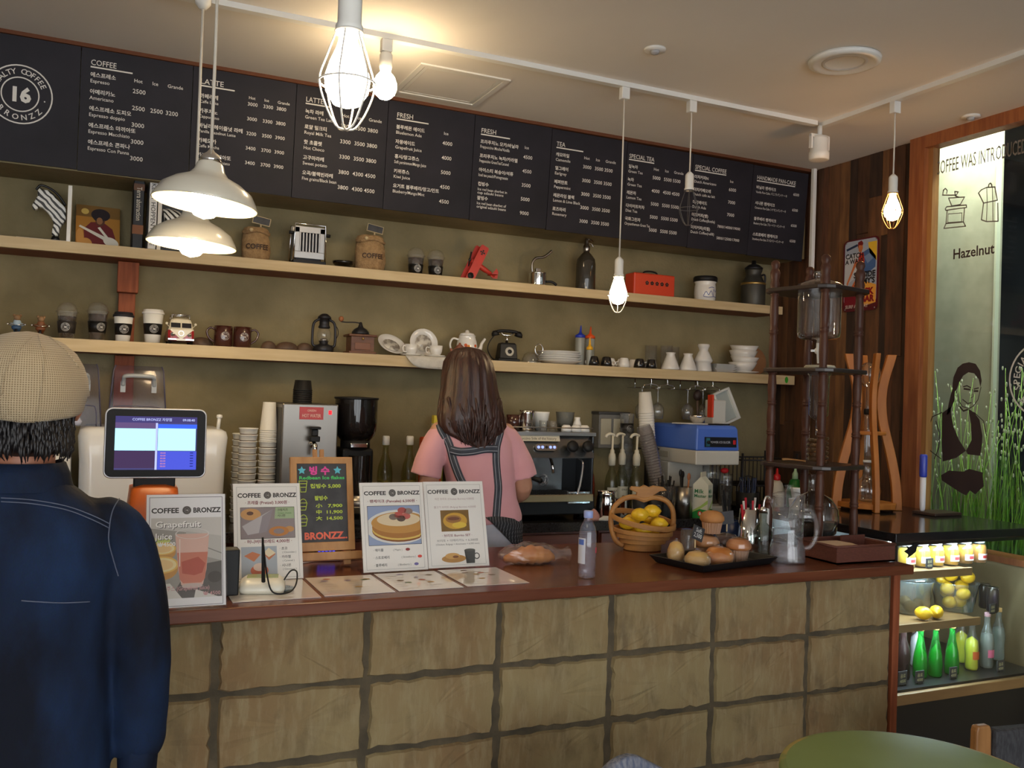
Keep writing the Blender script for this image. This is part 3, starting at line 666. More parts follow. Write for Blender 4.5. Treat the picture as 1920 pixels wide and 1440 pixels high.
for s in (-1, 1): part('knob', mb(M_black).cyl(.008, 0, .022, 12, T(s*.078, -.04, .15) @ RY(s*PI/2)), t)
solo('glass_dish', mb(glass('smoky_glass', '6a625c', 1, .02, .15, '302a28')).shell([(.03,0),(.05,.02),(.054,.032)], .004, 24).ball((0,0,.02), (.035,.03,.014)), 'low dark glass dish beside the right coffee sack', 'dish', (1.10, 4.46, S1+.001))
# dome-lidded clear cups (shared builder)
def iced_cup(x, z, lab, r=.045, h=.105, sleeve=(.018,.062), scol=M_bpaint, fill=.085, grp='dome-lidded iced cups', Y=IY, face=0):
    t = thing('iced_cup', lab, 'cup', (x, Y, z+.001), face, group=grp); k = .72
    R = lambda q: r*(k+(1-k)*q/h)
    b = mb(M_clear).lathe([(0,.002),(R(0),0),(R(h*.5),h*.5),(r,h),(r+.003,h+.003),(r-.001,h+.003),(r-.0025,h),(R(0)-.0025,.004),(0,.004)], 28)
    part('cup', b, t)
    part('drink', mb(M_coffee).lathe([(0,.005),(R(0)-.003,.005),(R(fill)-.0028,fill),(0,fill)], 24), t)
    part('dome_lid', mb(M_clear).lathe([(r+.004,h-.003),(r+.005,h+.004),(r-.001,h+.006),(r*.96,h+.018),(r*.75,h+.034),(r*.4,h+.043),(.012,h+.045)], 28), t)
    b = mb(scol).lathe([(R(sleeve[0])+.001,sleeve[0]),(R(sleeve[1])+.0015,sleeve[1]),(R(sleeve[1])-.0005,sleeve[1]),(R(sleeve[0])-.0005,sleeve[0])], 32)
    zc = (sleeve[0]+sleeve[1])/2
    wrap(b, emblem(0, 0, .0185, flat('d8d6d2'), M_bpaint), R(zc)+.0015, zc, -PI/2, taper=r*(1-k)/h)
    part('sleeve', b, t, nofix=True)
    return t
c_ = iced_cup(1.489, S1, 'left of two iced cups with black sleeves on the upper shelf', .044, .10, (.012,.056), fill=.09)
dup(c_, (1.598, IY, S1+.001), label='right of two iced cups with black sleeves, next to the red plane')
# red toy aeroplane
M_red = pm('toy_red', (.52,.035,.022), .45, c2=(.42,.03,.02), ns=12)
t = thing('toy_aeroplane', 'red toy triplane with black crosses standing tail-down on the upper shelf', 'toy plane', (1.85, 4.5, S1+.004))
A = RY(rad(-14))
W0 = Matrix(((.42,0,0,0),(0,1,0,0),(0,0,1,0),(0,0,0,1)))
def cross(b, M, s=.014):
    b.use(M_bpaint)
    for q in (0, PI/2): b.poly([(-s,-s*.45),(-s*.2,-s*.14),(s*.2,-s*.14),(s,-s*.45),(s,s*.45),(s*.2,s*.14),(-s*.2,s*.14),(-s,s*.45)], M @ RZ(q))
wingpoly = [(-.024,-.1),(-.019,-.108),(.019,-.108),(.024,-.1),(.024,.1),(.019,.108),(-.019,.108),(-.024,.1)]
N = T(-.03, -.02, .085) @ RY(rad(25)) @ RX(PI/2)
b = mb(M_red).prism(wingpoly, 0, .007, N)
for s in (-1, 1): cross(b, N @ T(0, s*.07, .0075))
part('front_wing', b, t)
b = mb(M_red).prism(wingpoly, 0, .006, T(-.045, .02, .085) @ RY(rad(25)) @ RX(PI/2)); part('rear_wing', b, t)
b = mb(M_iron)
for s in (-1, 1): b.rod(N @ Vector((0, s*.05, 0)), (T(-.045, .02, .085) @ RY(rad(25)) @ RX(PI/2)) @ Vector((0, s*.05, .006)), .002)
part('strut', b, t)
part('fuselage', mb(M_red).tube([(-.055,0,.105),(-.03,0,.092),(.03,0,.06),(.085,0,.032)], [.012,.018,.014,.006], 12), t)
b = mb(M_red).prism([(.06,.03),(.095,.075),(.105,.055),(.1,.02),(.075,.02)], -.002, .002, RX(PI/2)); b.prism([(.055,-.035),(.085,-.045),(.095,0),(.085,.045),(.055,.035)], .02, .024, T(.0,0,.018)); part('tail', b, t)
b = mb(M_iron).box(-.003, .003, -.004, .004, -.045, .045, T(-.062, 0, .108) @ RX(.5)).ball((-.062,0,.108), .008, 10, 8); part('propeller', b, t)
b = mb(M_black); 
for s in (-1, 1): b.lathe([(0,-.004),(.017,-.004),(.017,.004),(0,.004)], 16, T(-.065, s*.025, .02) @ RX(PI/2))
b.rod((-.065,-.025,.02), (-.065,.025,.02), .003).rod((-.065,0,.02), (-.04,0,.09), .003); part('undercarriage', b, t)
# lever pot
t = thing('lever_pot', 'small chrome pot with a long curved grey lever on the upper shelf', 'pot', (2.192, 4.5, S1+.001))
part('pot', mb(M_chrome).shell([(.045,0),(.047,.01),(.047,.07),(.05,.076)], .003, 28), t)
part('lever', mb(M_steel).tube(crv([(-.03,0,.05),(-.036,0,.12),(-.015,0,.155),(.03,0,.165),(.06,0,.185),(.082,0,.205)], 5), [.007]*26, 8), t)
part('pivot', mb(M_steel).box(-.015, .012, -.012, .012, .07, .10), t, bevel=.002)
part('handle', mb(M_black).tube(crv([(.047,-.01,.03),(.08,-.02,.03),(.105,-.025,.014)], 4), .007, 8), t)
# soda siphon
t = thing('soda_siphon', 'grey glass soda siphon bottle with a metal head on the upper shelf', 'siphon', (2.492, 4.5, S1+.001))
part('bottle', mb(glass('siphon_glass', '98938a', 1, .03, .18, '706a60')).lathe([(0,0),(.054,0),(.056,.008),(.055,.15),(.05,.178),(.03,.205),(.016,.218),(.015,.235)], 28), t)
part('head', mb(M_steel).lathe([(.017,.222),(.02,.228),(.02,.25),(.013,.262),(.013,.278),(.008,.295),(0,.298)], 20), t)
part('spout', mb(M_steel).tube(crv([(.01,0,.27),(.03,0,.268),(.042,0,.252)], 4), .005, 8), t)
part('lever', mb(M_steel).tube([(-.005,0,.285),(.018,0,.295),(.04,0,.282)], .004, 8), t)
# orange radio
t = thing('radio', 'orange-red case with five dark rosettes and a black handle on the upper shelf', 'radio', (2.92, 4.5, S1+.001))
M_or = pm('radio_orange', (.62,.055,.018), .4)
part('case', mb(M_or).box(-.14, .14, -.05, .05, 0, .128), t, bevel=.008)
b = mb(M_bpaint); M = RX(PI/2) @ T(0, 0, .0512)
for i in range(5):
    cx = -.052+.034*i
    for q in range(5): b.ell(cx+.0075*cos(2*PI*q/5+PI/2), .072+.0075*sin(2*PI*q/5+PI/2), .0052, .0052, M, n=10)
part('rosettes', b, t)
part('handle', mb(M_black).tube(crv([(-.05,0,.126),(-.04,0,.142),(0,0,.148),(.04,0,.142),(.05,0,.126)], 4), .005, 8), t)
# storage jar
t = thing('storage_jar', 'white jar with blue drawing and a black lid on the upper shelf', 'jar', (3.312, 4.5, S1+.001))
b = mb(M_ceram).lathe([(0,0),(.055,0),(.062,.008),(.066,.05),(.064,.09),(.06,.105),(.066,.115),(.066,.122),(0,.122)], 32)
tmp = mb(flat('3a4a8c'))
for pts in ([(-.05,.03),(-.035,.055),(-.02,.035),(-.005,.06),(.01,.03)], [(.015,.03),(.015,.07),(.03,.055),(.045,.075),(.045,.03)], [(-.05,.025),(-.02,.022),(.02,.026),(.05,.024)], [(-.02,.075),(0,.082),(.02,.078)]): tmp.line(crv([(p[0],p[1],0) for p in pts], 4), .0035)
wrap(b, tmp, .0655); part('body', b, t, nofix=True)
part('lid', mb(M_black).lathe([(.067,.118),(.072,.122),(.072,.142),(.066,.15),(0,.152)], 32), t)
# milk churn
t = thing('milk_churn', 'dark metal milk churn with a brass band at the right end of the upper shelf', 'churn', (3.672, 4.5, S1+.001))
part('body', mb(pm('churn_metal', (.05,.05,.045), .5, .5, c2=(.08,.075,.06), ns=8)).lathe([(0,0),(.07,0),(.074,.01),(.074,.13),(.068,.15),(.05,.18),(.045,.20),(.052,.215),(.052,.225)], 28), t)
part('lid', mb(M_iron).lathe([(.054,.225),(.056,.235),(.03,.255),(.014,.26),(.014,.28),(0,.282)], 24), t)
part('brass_band', mb(pm('brass', (.55,.38,.13), .35, .9)).lathe([(.0755,.128),(.0755,.142),(.073,.142),(.073,.128)], 28), t)
part('handle', mb(M_iron).tube(crv([(.052,0,.19),(.085,0,.2),(.09,0,.16),(.075,0,.12)], 4), .006, 8), t)
# ---------------- lower shelf
def rider(x, lab, c1, c2):
    t = thing('figurine', lab, 'figurine', (x, 4.48, S2+.001), group='small motorbike figurines')
    b = mb(M_bpaint)
    for y in (-.03, .03): b.lathe([(0,-.005),(.016,-.005),(.016,.005),(0,.005)], 14, T(0, y, .016) @ RY(PI/2))
    part('wheels', b, t)
    part('motorbike', mb(c1).ball((0,0,.028), (.014,.035,.014)).ball((0,-.025,.036), (.02,.012,.012)), t)
    part('body', mb(c2).ball((0,.005,.055), (.017,.014,.02)).ball((-.02,-.01,.05), (.008,.014,.007)).ball((.02,-.01,.05), (.008,.014,.007)), t)
    part('head', mb(flat('8a6a4a')).ball((0,.002,.08), (.014,.013,.013)).ball((-.012,.004,.09), .006, 8, 6).ball((.012,.004,.09), .006, 8, 6), t)
    part('handlebar', mb(M_chrome).tube([(-.03,-.02,.052),(0,-.028,.046),(.03,-.02,.052)], .002, 6).ball((-.033,-.024,.05), .005, 8, 6).ball((.033,-.024,.05), .005, 8, 6), t)
rider(-.312, 'small blue and white motorbike rider figurine at the far left of the lower shelf', flat('2c4868'), flat('9fb2c0'))
rider(-.220, 'small brown motorbike rider figurine, second on the lower shelf', flat('6a3a1c'), flat('7a4a2a'))
iced_cup(-.119, S2, 'dome-lidded iced cup with a dark grey sleeve, left of the pair on the lower shelf', .042, .118, (.025,.078), flat('2a2522'), .10, face=rad(-8))
iced_cup(.004, S2, 'dome-lidded iced cup with a black sleeve, right of the pair on the lower shelf', .043, .128, (.035,.085), M_bpaint, .118, face=rad(25))
def hot_cup(x, lab, r, h, lidc, sl):
    t = thing('paper_cup', lab, 'cup', (x, IY, S2+.001), group='lidded paper cups on the lower shelf'); k = .72; R = lambda q: r*(k+(1-k)*q/h)
    part('cup', mb(M_paper).shell([(R(0),0),(R(h),h)], .0012, 32), t)
    b = mb(M_bpaint).lathe([(R(sl[0])+.001,sl[0]),(R(sl[1])+.001,sl[1]),(R(sl[1]),sl[1]),(R(sl[0]),sl[0])], 32)
    zc = (sl[0]+sl[1])/2
    wrap(b, emblem(0, 0, .019, flat('d8d6d2')), R(zc)+.001, zc, -PI/2+.1, taper=r*(1-k)/h); part('sleeve', b, t, nofix=True)
    part('lid', mb(lidc).lathe([(r-.001,h-.004),(r+.0035,h-.004),(r+.004,h+.004),(r,h+.006),(r*.93,h+.016),(r*.90,h+.017),(r*.86,h+.011),(0,h+.011)], 32), t)
hot_cup(.111, 'white paper cup with a black lid and black sleeve on the lower shelf', .041, .117, flat('1c1c22'), (.03,.082))
hot_cup(.236, 'tall white paper cup with a white lid and black sleeve on the lower shelf', .045, .138, M_wpaint, (.04,.09))
# camper van model
t = thing('toy_van', 'red and cream toy camper van facing the room on the lower shelf', 'toy van', (.352, 4.48, S2+.001))
M_vr = pm('van_red', (.33,.018,.022), .3, coat=.4); M_vc = pm('van_cream', (.72,.66,.5), .3)
sec = lambda w1, z: [(-w1,z),(w1,z)]
b = mb(M_vr)
def vr(z, w_, y0, y1): return [(-w_,y0+.008,z),(-w_+.01,y0,z),(w_-.01,y0,z),(w_,y0+.008,z),(w_,y1-.008,z),(w_-.01,y1,z),(-w_+.01,y1,z),(-w_,y1-.008,z)]
b.loft([vr(.014,.05,-.07,.11), vr(.02,.055,-.078,.115), vr(.045,.056,-.08,.116), vr(.062,.055,-.077,.115)], smooth=False)
b.use(M_vc).loft([vr(.062,.055,-.077,.115), vr(.068,.054,-.075,.114), vr(.07,.052,-.072,.113)], smooth=False).use(M_vc).loft([vr(.07,.052,-.071,.113), vr(.1,.046,-.055,.11), vr(.112,.042,-.05,.105), vr(.118,.03,-.04,.10)], smooth=False)
part('body', b, t)
N = T(0,-.0805,0) @ RX(PI/2)
b = mb(M_vc).poly([(-.05,.064),(.05,.064),(.012,.03),(0,.02),(-.012,.03)], N, .001); b.use(M_chrome).ring(0, .048, .010, .012, N, .002); part('front_panel', b, t)
b = mb(pm('van_glass', (.02,.02,.025), .1))
fr = T(0,-.0735,.071) @ RX(PI/2-.49)
b.rect(-.044,-.003,.003,.028, fr, .001).rect(.003,.044,.003,.028, fr, .001); part('windscreen', b, t)
for s in (-1, 1):
    part('headlight', mb(M_chrome).lathe([(0,.004),(.009,.002),(.01,0)], 16, T(s*.036,-.079,.042) @ RX(PI/2)), t)
    part('mirror', mb(M_vc).ball((s*.062,-.06,.092), (.006,.004,.006)).rod((s*.05,-.06,.075), (s*.062,-.06,.09), .0015), t)
    for y in (-.05, .085): part('wheel', mb(M_black).lathe([(0,-.006),(.017,-.006),(.017,.006),(0,.006)], 16, T(s*.046, y, .0175) @ RY(PI/2)), t)
part('bumper', mb(M_chrome).box(-.056,.056,-.088,-.08,.016,.024).use(M_wpaint).box(-.02,.02,-.0895,-.088,.014,.024), t, bevel=.002)
b = mb(M_chrome)
for x in (-.038, .038): b.rod((x,-.03,.136), (x,.09,.136), .002).rod((x,-.03,.112), (x,-.03,.136), .002).rod((x,.09,.112), (x,.09,.136), .002)
for y in (-.03, .0, .03, .06, .09): b.rod((-.038,y,.136), (.038,y,.136), .002)
part('roof_rack', b, t)
# brown mugs
M_mug = pm('brown_glaze', (.055,.017,.012), .15, coat=.5)
def mug(x, lab, s):
    t = thing('mug', lab, 'mug', (x, IY-.02, S2+.001), group='brown mugs on the lower shelf')
    b = mb(M_mug).shell([(.038,0),(.041,.004),(.042,.05),(.042,.098)], .003, 32)
    wrap(b, emblem(0, 0, .020, flat('cfcac6')), .042, .05, -PI/2+.12); part('body', b, t, nofix=True)
    part('handle', mb(M_mug).tube(crv([(s*.04,0,.082),(s*.058,0,.088),(s*.074,0,.07),(s*.064,0,.04),(s*.041,0,.022)], 5), .005, 8), t)
mug(.545, 'brown glazed mug with its handle on the left', -1)
mug(.632, 'brown glazed mug with its handle on the right', 1)
M_clam = pm('dark_brown_shell', (.11,.06,.035), .6, c2=(.07,.04,.025), ns=20)
for x, w_, lab in ((.455,.05,'low dark lump half hidden behind the left brown mug'), (.765,.036,'small brown shell-like piece right of the brown mugs'), (.852,.055,'larger brown shell-like piece left of the lantern'), (.94,.04,'dark round piece just left of the lantern')):
    b = mb(M_clam).lathe([(0,0),(w_,.0),(w_*1.06,.008),(w_*1.0,.018),(w_*.78,.031),(w_*.45,.04),(0,.043)], 20, sy=.7); solo('shell_piece', b, lab, 'ornament', (x, 4.53, S2+.001), group='dark brown pieces on the lower shelf')
# hurricane lantern
t = thing('hurricane_lantern', 'dark metal hurricane lantern on the lower shelf', 'lantern', (1.026, 4.5, S2+.001))
part('fuel_tank', mb(M_iron).lathe([(0,0),(.045,0),(.05,.006),(.05,.022),(.04,.034),(.022,.04),(.02,.05),(.026,.054),(0,.056)], 24), t)
part('glass_globe', mb(M_glass).lathe([(.026,.055),(.034,.075),(.035,.09),(.028,.112),(.022,.12)], 24), t)
part('chimney', mb(M_iron).lathe([(.025,.118),(.03,.122),(.024,.135),(.024,.165),(.034,.168),(.03,.178),(.014,.19),(0,.192)], 20), t)
for s in (-1, 1): part('side_tube', mb(M_iron).tube(crv([(s*.036,0,.03),(s*.054,0,.035),(s*.057,0,.08),(s*.052,0,.14),(s*.03,0,.16),(s*.022,0,.162)], 4), .0065, 8), t)
part('bail_handle', mb(M_iron).tube(crv([(.05,.0,.14),(.07,.01,.12),(.075,.02,.09),(.06,.02,.06)], 4), .002, 6), t)
part('burner', mb(M_steel).lathe([(.02,.056),(.016,.066),(.006,.07),(0,.07)], 16), t)
# coffee mill
t = thing('coffee_mill', 'wooden box coffee mill with a crank on the lower shelf', 'coffee mill', (1.21, 4.5, S2+.001))
M_mill = pm('mill_wood', (.11,.042,.022), .45, c2=(.16,.065,.03), ns=12, stretch=(.6,4,4))
part('plinth', mb(M_mill).box(-.07,.07,-.06,.06,0,.012), t, bevel=.003)
part('box', mb(M_mill).box(-.058,.058,-.05,.05,.012,.085), t)
part('top_board', mb(M_mill).box(-.072,.072,-.062,.062,.085,.097), t, bevel=.004)
d = part('drawer', mb(pm('mill_drawer', (.19,.075,.035), .45)).box(-.04,.04,-.054,-.05,.02,.055), t, bevel=.002)
part('knob', mb(pm('brass', (.55,.38,.13), .35, .9)).ball((0,-.058,.075), .006, 10, 8), t)
part('hopper', mb(M_iron).lathe([(.045,.097),(.043,.11),(.032,.125),(.014,.135),(.01,.145),(.006,.16),(0,.162)], 24), t)
c = part('crank', mb(M_iron).tube(crv([(0,0,.155),(-.03,0,.158),(-.075,0,.156),(-.1,0,.158)], 4), .003, 8), t)
part('crank_knob', mb(pm('knob_wood', (.35,.13,.05), .4)).lathe([(.004,0),(.012,.008),(.013,.018),(.008,.026),(0,.028)], 16, T(-.1,0,.157)), c)
# plates, cups, teapots, cloth
M_pattern = pm('plate_print', (.66,.63,.56), .2, c2=(.28,.25,.22), ns=30, detail=4, sharp=(.45,.6), coat=.3)
def plate_pf(r, h=.016): return [(0,.004),(r*.6,.004),(r*.64,.008),(r*.97,h),(r,h-.001),(r*.98,h-.004),(r*.62,.0),(0,0)]
def show_plate(x, r, lab, tilt, rz, Y, zc):
    t = thing('plate', lab, 'plate', (x, Y, zc), group='patterned plates on the lower shelf', rot=(rad(90-tilt), 0, rz))
    part('rim', mb(M_ceram).lathe(plate_pf(r), 36), t)
    part('printed_centre', mb(M_pattern).lathe([(0,.0052),(r*.6,.0052),(r*.6,.0042),(0,.0042)], 36), t)
show_plate(1.578, .078, 'patterned plate standing upright behind a teacup on the lower shelf', 12, 0, 4.60, S2+.079)
show_plate(1.395, .078, 'patterned plate leaning flat behind the left teacup on the lower shelf', 48, rad(14), 4.575, S2+.056)
def teacup(x, Y, lab, s, ang):
    t = thing('teacup', lab, 'cup', (x, Y, S2+.0055), ang, group='white teacups on saucers')
    part('cup', mb(M_ceram).shell([(.02,0),(.022,.006),(.032,.025),(.036,.058)], .002, 28), t)
    part('handle', mb(M_ceram).tube(crv([(s*.034,0,.046),(s*.05,0,.048),(s*.054,0,.032),(s*.044,0,.018),(s*.03,0,.018)], 4), .0035, 8), t)
M_cloth = pm('white_lace_cloth', (.62,.60,.55), .9, c2=(.52,.50,.46), ns=30, bump=.3, bs=150)
n = 22; vs = []; fs = []
prof = [(4.64,S2+.002),(4.55,S2+.002),(4.47,S2+.002),(4.405,S2+.003),(4.394,S2-.004),(4.391,S2-.02),(4.391,S2-.04),(4.39,S2-.06)]
for j, (y_, z_) in enumerate(prof):
    for i in range(n+1):
        x = -.20+.40*i/n; q = abs(i/n-.5)*2
        zz = z_ if j < 5 else S2-.004-(S2-.004-z_)*max(0, (1-q**6))
        vs.append((1.62+x, y_-(.006*sin(i*1.1) if j > 4 else 0), zz))
for j in range(len(prof)-1):
    for i in range(n): fs.append((j*(n+1)+i, j*(n+1)+i+1, (j+1)*(n+1)+i+1, (j+1)*(n+1)+i))
b = mb(M_cloth).add(vs, fs, None, True)
o = solo('lace_cloth', b, 'white cloth under the teacups, hanging over the edge of the lower shelf', 'cloth'); sd = o.modifiers.new('s', 'SOLIDIFY'); sd.thickness = .0015; sd.offset = 1
for x, lab in ((1.47, 'left saucer of the two white teacups on the lower shelf'), (1.60, 'right saucer of the two white teacups on the lower shelf')):
    solo('saucer', mb(M_ceram).lathe(plate_pf(.055, .009), 32), lab, 'saucer', (x, 4.47, S2+.0045), group='white saucers')
teacup(1.47, 4.47, 'white teacup on the saucer before the flat-leaning plate', 1, rad(200)); teacup(1.605, 4.47, 'white teacup with its handle to the left, before the upright plate', -1, 0)
t = thing('teapot', 'white porcelain coffee pot with orange flowers behind the barista head', 'teapot', (1.80, 4.53, S2+.001))
b = mb(M_ceram).lathe([(0,0),(.05,0),(.056,.01),(.06,.05),(.052,.10),(.044,.122),(.047,.128),(0,.13)], 32)
tmp = MB()
for i in range(9):
    a = random.uniform(-.03, .03); v = random.uniform(.04, .08); tmp.use(flat(random.choice(['c8561e','b03a1a','d8882a','5a6a2a']))).ell(a, v, .009, .008, n=10)
wrap(b, tmp, .0585); part('body', b, t, nofix=True)
part('lid', mb(M_ceram).lathe([(.043,.13),(.036,.14),(.012,.146),(.01,.156),(0,.16)], 28), t)
part('spout', mb(M_ceram).tube(crv([(.045,0,.045),(.075,0,.06),(.085,0,.09),(.105,0,.118)], 4), [.015,.014,.0135,.013,.012,.011,.01,.009,.0085,.008,.0075,.007,.007], 10), t)
part('handle', mb(M_ceram).tube(crv([(-.045,0,.105),(-.08,0,.11),(-.095,0,.08),(-.085,0,.05),(-.055,0,.035)], 4), .0055, 8), t)
t = thing('brown_teapot', 'small red-brown clay teapot beside the white flowered pot', 'teapot', (1.725, 4.44, S2+.001))
M_clay = pm('red_clay', (.23,.075,.045), .5)
part('body', mb(M_clay).lathe([(0,0),(.03,0),(.038,.02),(.036,.045),(.02,.06),(.022,.063),(0,.065)], 24), t)
part('lid', mb(M_clay).lathe([(.02,.064),(.012,.072),(.006,.076),(.006,.082),(0,.084)], 16), t)
part('spout', mb(M_clay).tube([(-.03,0,.025),(-.045,0,.04),(-.05,0,.052)], [.009,.007,.005], 8), t)
# telephone
t = thing('telephone', 'old black dial telephone with a raised handset on the lower shelf', 'telephone', (2.015, 4.49, S2+.001), rad(-6))
part('base', mb(M_black).box(-.06,.06,-.055,.055,0,.014), t, bevel=.004)
part('body', mb(M_black).loft([[(-.05,-.045,.014),(.05,-.045,.014),(.05,.045,.014),(-.05,.045,.014)], [(-.045,-.035,.09),(.045,-.035,.09),(.04,.04,.09),(-.04,.04,.09)], [(-.038,-.03,.1),(.038,-.03,.1),(.036,.036,.1),(-.036,.036,.1)]], smooth=False), t, bevel=.004)
d = part('dial', mb(flat('b8b4a8')).lathe([(0,.004),(.022,.004),(.026,0)], 24, T(.004,-.0405,.052) @ RX(PI/2-.13)), t)
part('dial_centre', mb(M_black).lathe([(0,.006),(.011,.006),(.012,.004)], 20, T(.004,-.0405,.052) @ RX(PI/2-.13)), d)
part('cradle', mb(M_chrome).rod((0,0,.1), (0,0,.14), .008).tube([(-.035,0,.155),(-.02,0,.142),(.02,0,.142),(.035,0,.155)], .004, 8), t)
h = part('handset', mb(M_black).tube(crv([(-.06,0,.158),(-.03,0,.164),(.03,0,.164),(.06,0,.158)], 4), .009, 10), t)
for s in (-1, 1): part('earpiece', mb(M_black).lathe([(.01,.012),(.02,0),(.022,-.016),(0,-.016)], 18, T(s*.068,0,.152) @ RY(s*.25)), h)
part('cord', mb(M_black).tube(crv([(-.07,0,.14),(-.095,.01,.1),(-.1,.02,.06),(-.07,.04,.02),(-.05,.04,.01)], 5), .003, 6), t)
# glass dome with ring
t = thing('glass_cloche', 'small clear glass dome with a large ring handle left of the stacked plates', 'glass dome', (2.165, 4.49, S2+.001))
part('dome', mb(M_glass).lathe([(.05,0),(.05,.02),(.04,.045),(.02,.058),(0,.06)], 24), t)
part('ring_handle', mb(M_chrome).tube([(.045+.024*cos(a), 0, .075+.03*sin(a)) for a in [2*PI*i/24 for i in range(24)]], .003, 8, True), t)
part('foot', mb(M_chrome).lathe([(0,0),(.054,0),(.054,.003),(0,.003)], 24), t)
# stacked round plates
rp = None
for i in range(5):
    lab = ['lowest', 'second from the bottom', 'middle', 'second from the top', 'topmost'][i]+' of the five big white plates stacked on the lower shelf'
    loc = (2.35+random.uniform(-.006,.006), 4.522, S2+.001+i*.0125)
    if rp is None: rp = solo('dinner_plate', mb(M_ceram).lathe(plate_pf(.125, .022), 44), lab, 'plate', loc, group='stacked dinner plates')
    else: dup(rp, loc, label=lab)
# squeeze bottles
def squeeze(x, Y, lab, capc, h=.165, r=.028, lean=.012):
    t = thing('squeeze_bottle', lab, 'squeeze bottle', (x, Y, S2+.001), group='plastic squeeze bottles')
    part('bottle', mb(glass('milky_plastic', 'dfe2e0', .5, .2, .45, 'b9bcb6')).lathe([(0,0),(r,0),(r,.01),(r*.97,h*.5),(r,h*.92),(r*.9,h),(0,h)], 24), t)
    part('nozzle_cap', mb(capc).lathe([(r*1.03,h-.008),(r*1.03,h+.006),(r*.5,h+.014),(.007,h+.022),(.005,h+.045),(.002,h+.062),(0,h+.062)], 20, Matrix(((1,0,lean*4,-lean*4*h),(0,1,0,0),(0,0,1,0),(0,0,0,1)))), t)
squeeze(2.481, 4.52, 'clear squeeze bottle with a blue nozzle cap', flat('2038b0', .35)); squeeze(2.556, 4.54, 'clear squeeze bottle with an orange nozzle cap', flat('d8501c', .35))
squeeze(2.505, 4.45, 'short clear squeeze bottle with a yellow nozzle cap, before the blue-capped one', flat('e0a81c', .35), .095, .018, .0)
# espresso cups
def esp(x, Y, lab, c, tilt=0, rz=0, z=0):
    t = thing('espresso_cup', lab, 'cup', (x, Y, S2+z+.001), group='small espresso cups', rot=(tilt, 0, rz))
    part('cup', mb(c).lathe([(0,.053),(.02,.053),(.024,.048),(.032,.02),(.034,0),(.0325,0),(.03,.02),(.022,.046),(0,.05)], 24), t)
    part('handle', mb(M_ceram).tube(crv([(.03,0,.014),(.046,0,.012),(.048,0,.028),(.026,0,.036)], 4), .003, 8), t)
M_bcer = pm('black_ceramic', (.012,.012,.013), .12, coat=.5)
for x, y, c, lab in ((1113,684,M_bcer,'upturned black espresso cup, leftmost of the small cups'), (1137,686,M_bcer,'upturned black espresso cup, second from the left in the front row'), (1170,688,M_ceram,'upturned white espresso cup between the black ones in the front row'), (1199,689,M_bcer,'upturned black espresso cup with a white inside, next to the right end of the row'), (1221,690,M_bcer,'upturned black espresso cup at the right end of the front row')):
    esp(on_y(x, 680, 4.44).x, 4.44, lab, c, rz=random.uniform(0, 6))
for x, lab in ((1145,'upturned white espresso cup, left of three in the back row'), (1166,'upturned white espresso cup, middle of three in the back row'), (1188,'upturned white espresso cup, right of three in the back row')):
    esp(on_y(x, 670, 4.56).x, 4.56, lab, M_ceram, rz=1.0)
g0 = None
for x, lab in ((1224,'leftmost of three clear tumblers behind the white pitchers'), (1242,'middle of three clear tumblers behind the white pitchers'), (1266,'rightmost of three clear tumblers behind the white pitchers')):
    loc = (on_y(x, 665, 4.58).x, 4.60 if x != 1242 else 4.52, S2+.001)
    if x == 1242: loc = (loc[0]+.005, 4.545, S2+.001)
    if g0 is None: g0 = solo('tumbler', mb(M_glass).shell([(.032,0),(.034,.02),(.037,.145)], .0025, 24), lab, 'glass', loc, group='tumblers on the lower shelf')
    else: dup(g0, loc, label=lab)
# white pitchers
vp = [(0,0),(.052,0),(.054,.006),(.046,.03),(.03,.07),(.024,.088),(.03,.1),(.028,.1),(.022,.088),(.027,.07)]
v0 = solo('white_pitcher', mb(M_ceram).lathe(vp, 32), 'white cone-shaped pitcher, left of three on the lower shelf', 'pitcher', (3.045, 4.45, S2+.001), group='white cone pitchers')
dup(v0, (3.168, 4.45, S2+.001), label='white cone-shaped pitcher, middle of three on the lower shelf')
solo('white_pitcher', mb(M_ceram).lathe([(0,0),(.05,0),(.052,.006),(.044,.05),(.052,.056),(.056,.066),(.04,.10),(.026,.125),(.03,.14),(.036,.15),(.034,.162),(.03,.162)], 32), 'tall white double-stacked pitcher beside the square plates', 'pitcher', (3.285, 4.46, S2+.001), group='white cone pitchers')
sp = None
for i in range(4):
    lab = ['lowest','second lowest','second highest','topmost'][i]+' of the stacked small square white plates'
    loc = (3.43, 4.50, S2+.001+i*.012)
    if sp is None: sp = solo('square_plate', mb(M_ceram).loft([[(-a,-a,z),(a,-a,z),(a,a,z),(-a,a,z)] for a, z in ((.055,0),(.075,.012),(.078,.014),(.074,.013),(.05,.004))], smooth=False), lab, 'plate', loc, group='stacked square plates')
    else: dup(sp, loc, rz=random.uniform(-.1,.1), label=lab)
solo('dinner_plate', mb(M_ceram).lathe(plate_pf(.095, .014), 40), 'white plate under the stack of bowls', 'plate', (3.615, 4.50, S2+.001))
bw = None
for i in range(4):
    lab = ['lowest','second lowest','second highest','topmost'][i]+' of the stacked white bowls on the lower shelf'
    loc = (3.612+(-.004, .006, -.004, .002)[i], 4.5, S2+.006+i*.035)
    if bw is None: bw = solo('bowl', mb(M_ceram).shell([(.04,0),(.045,.006),(.07,.03),(.088,.064)], .003, 36), lab, 'bowl', loc, group='stacked white bowls')
    else: dup(bw, loc, label=lab, rot=((0,0,0),(.05,.03,0),(-.03,.05,0),(.07,-.03,0))[i])
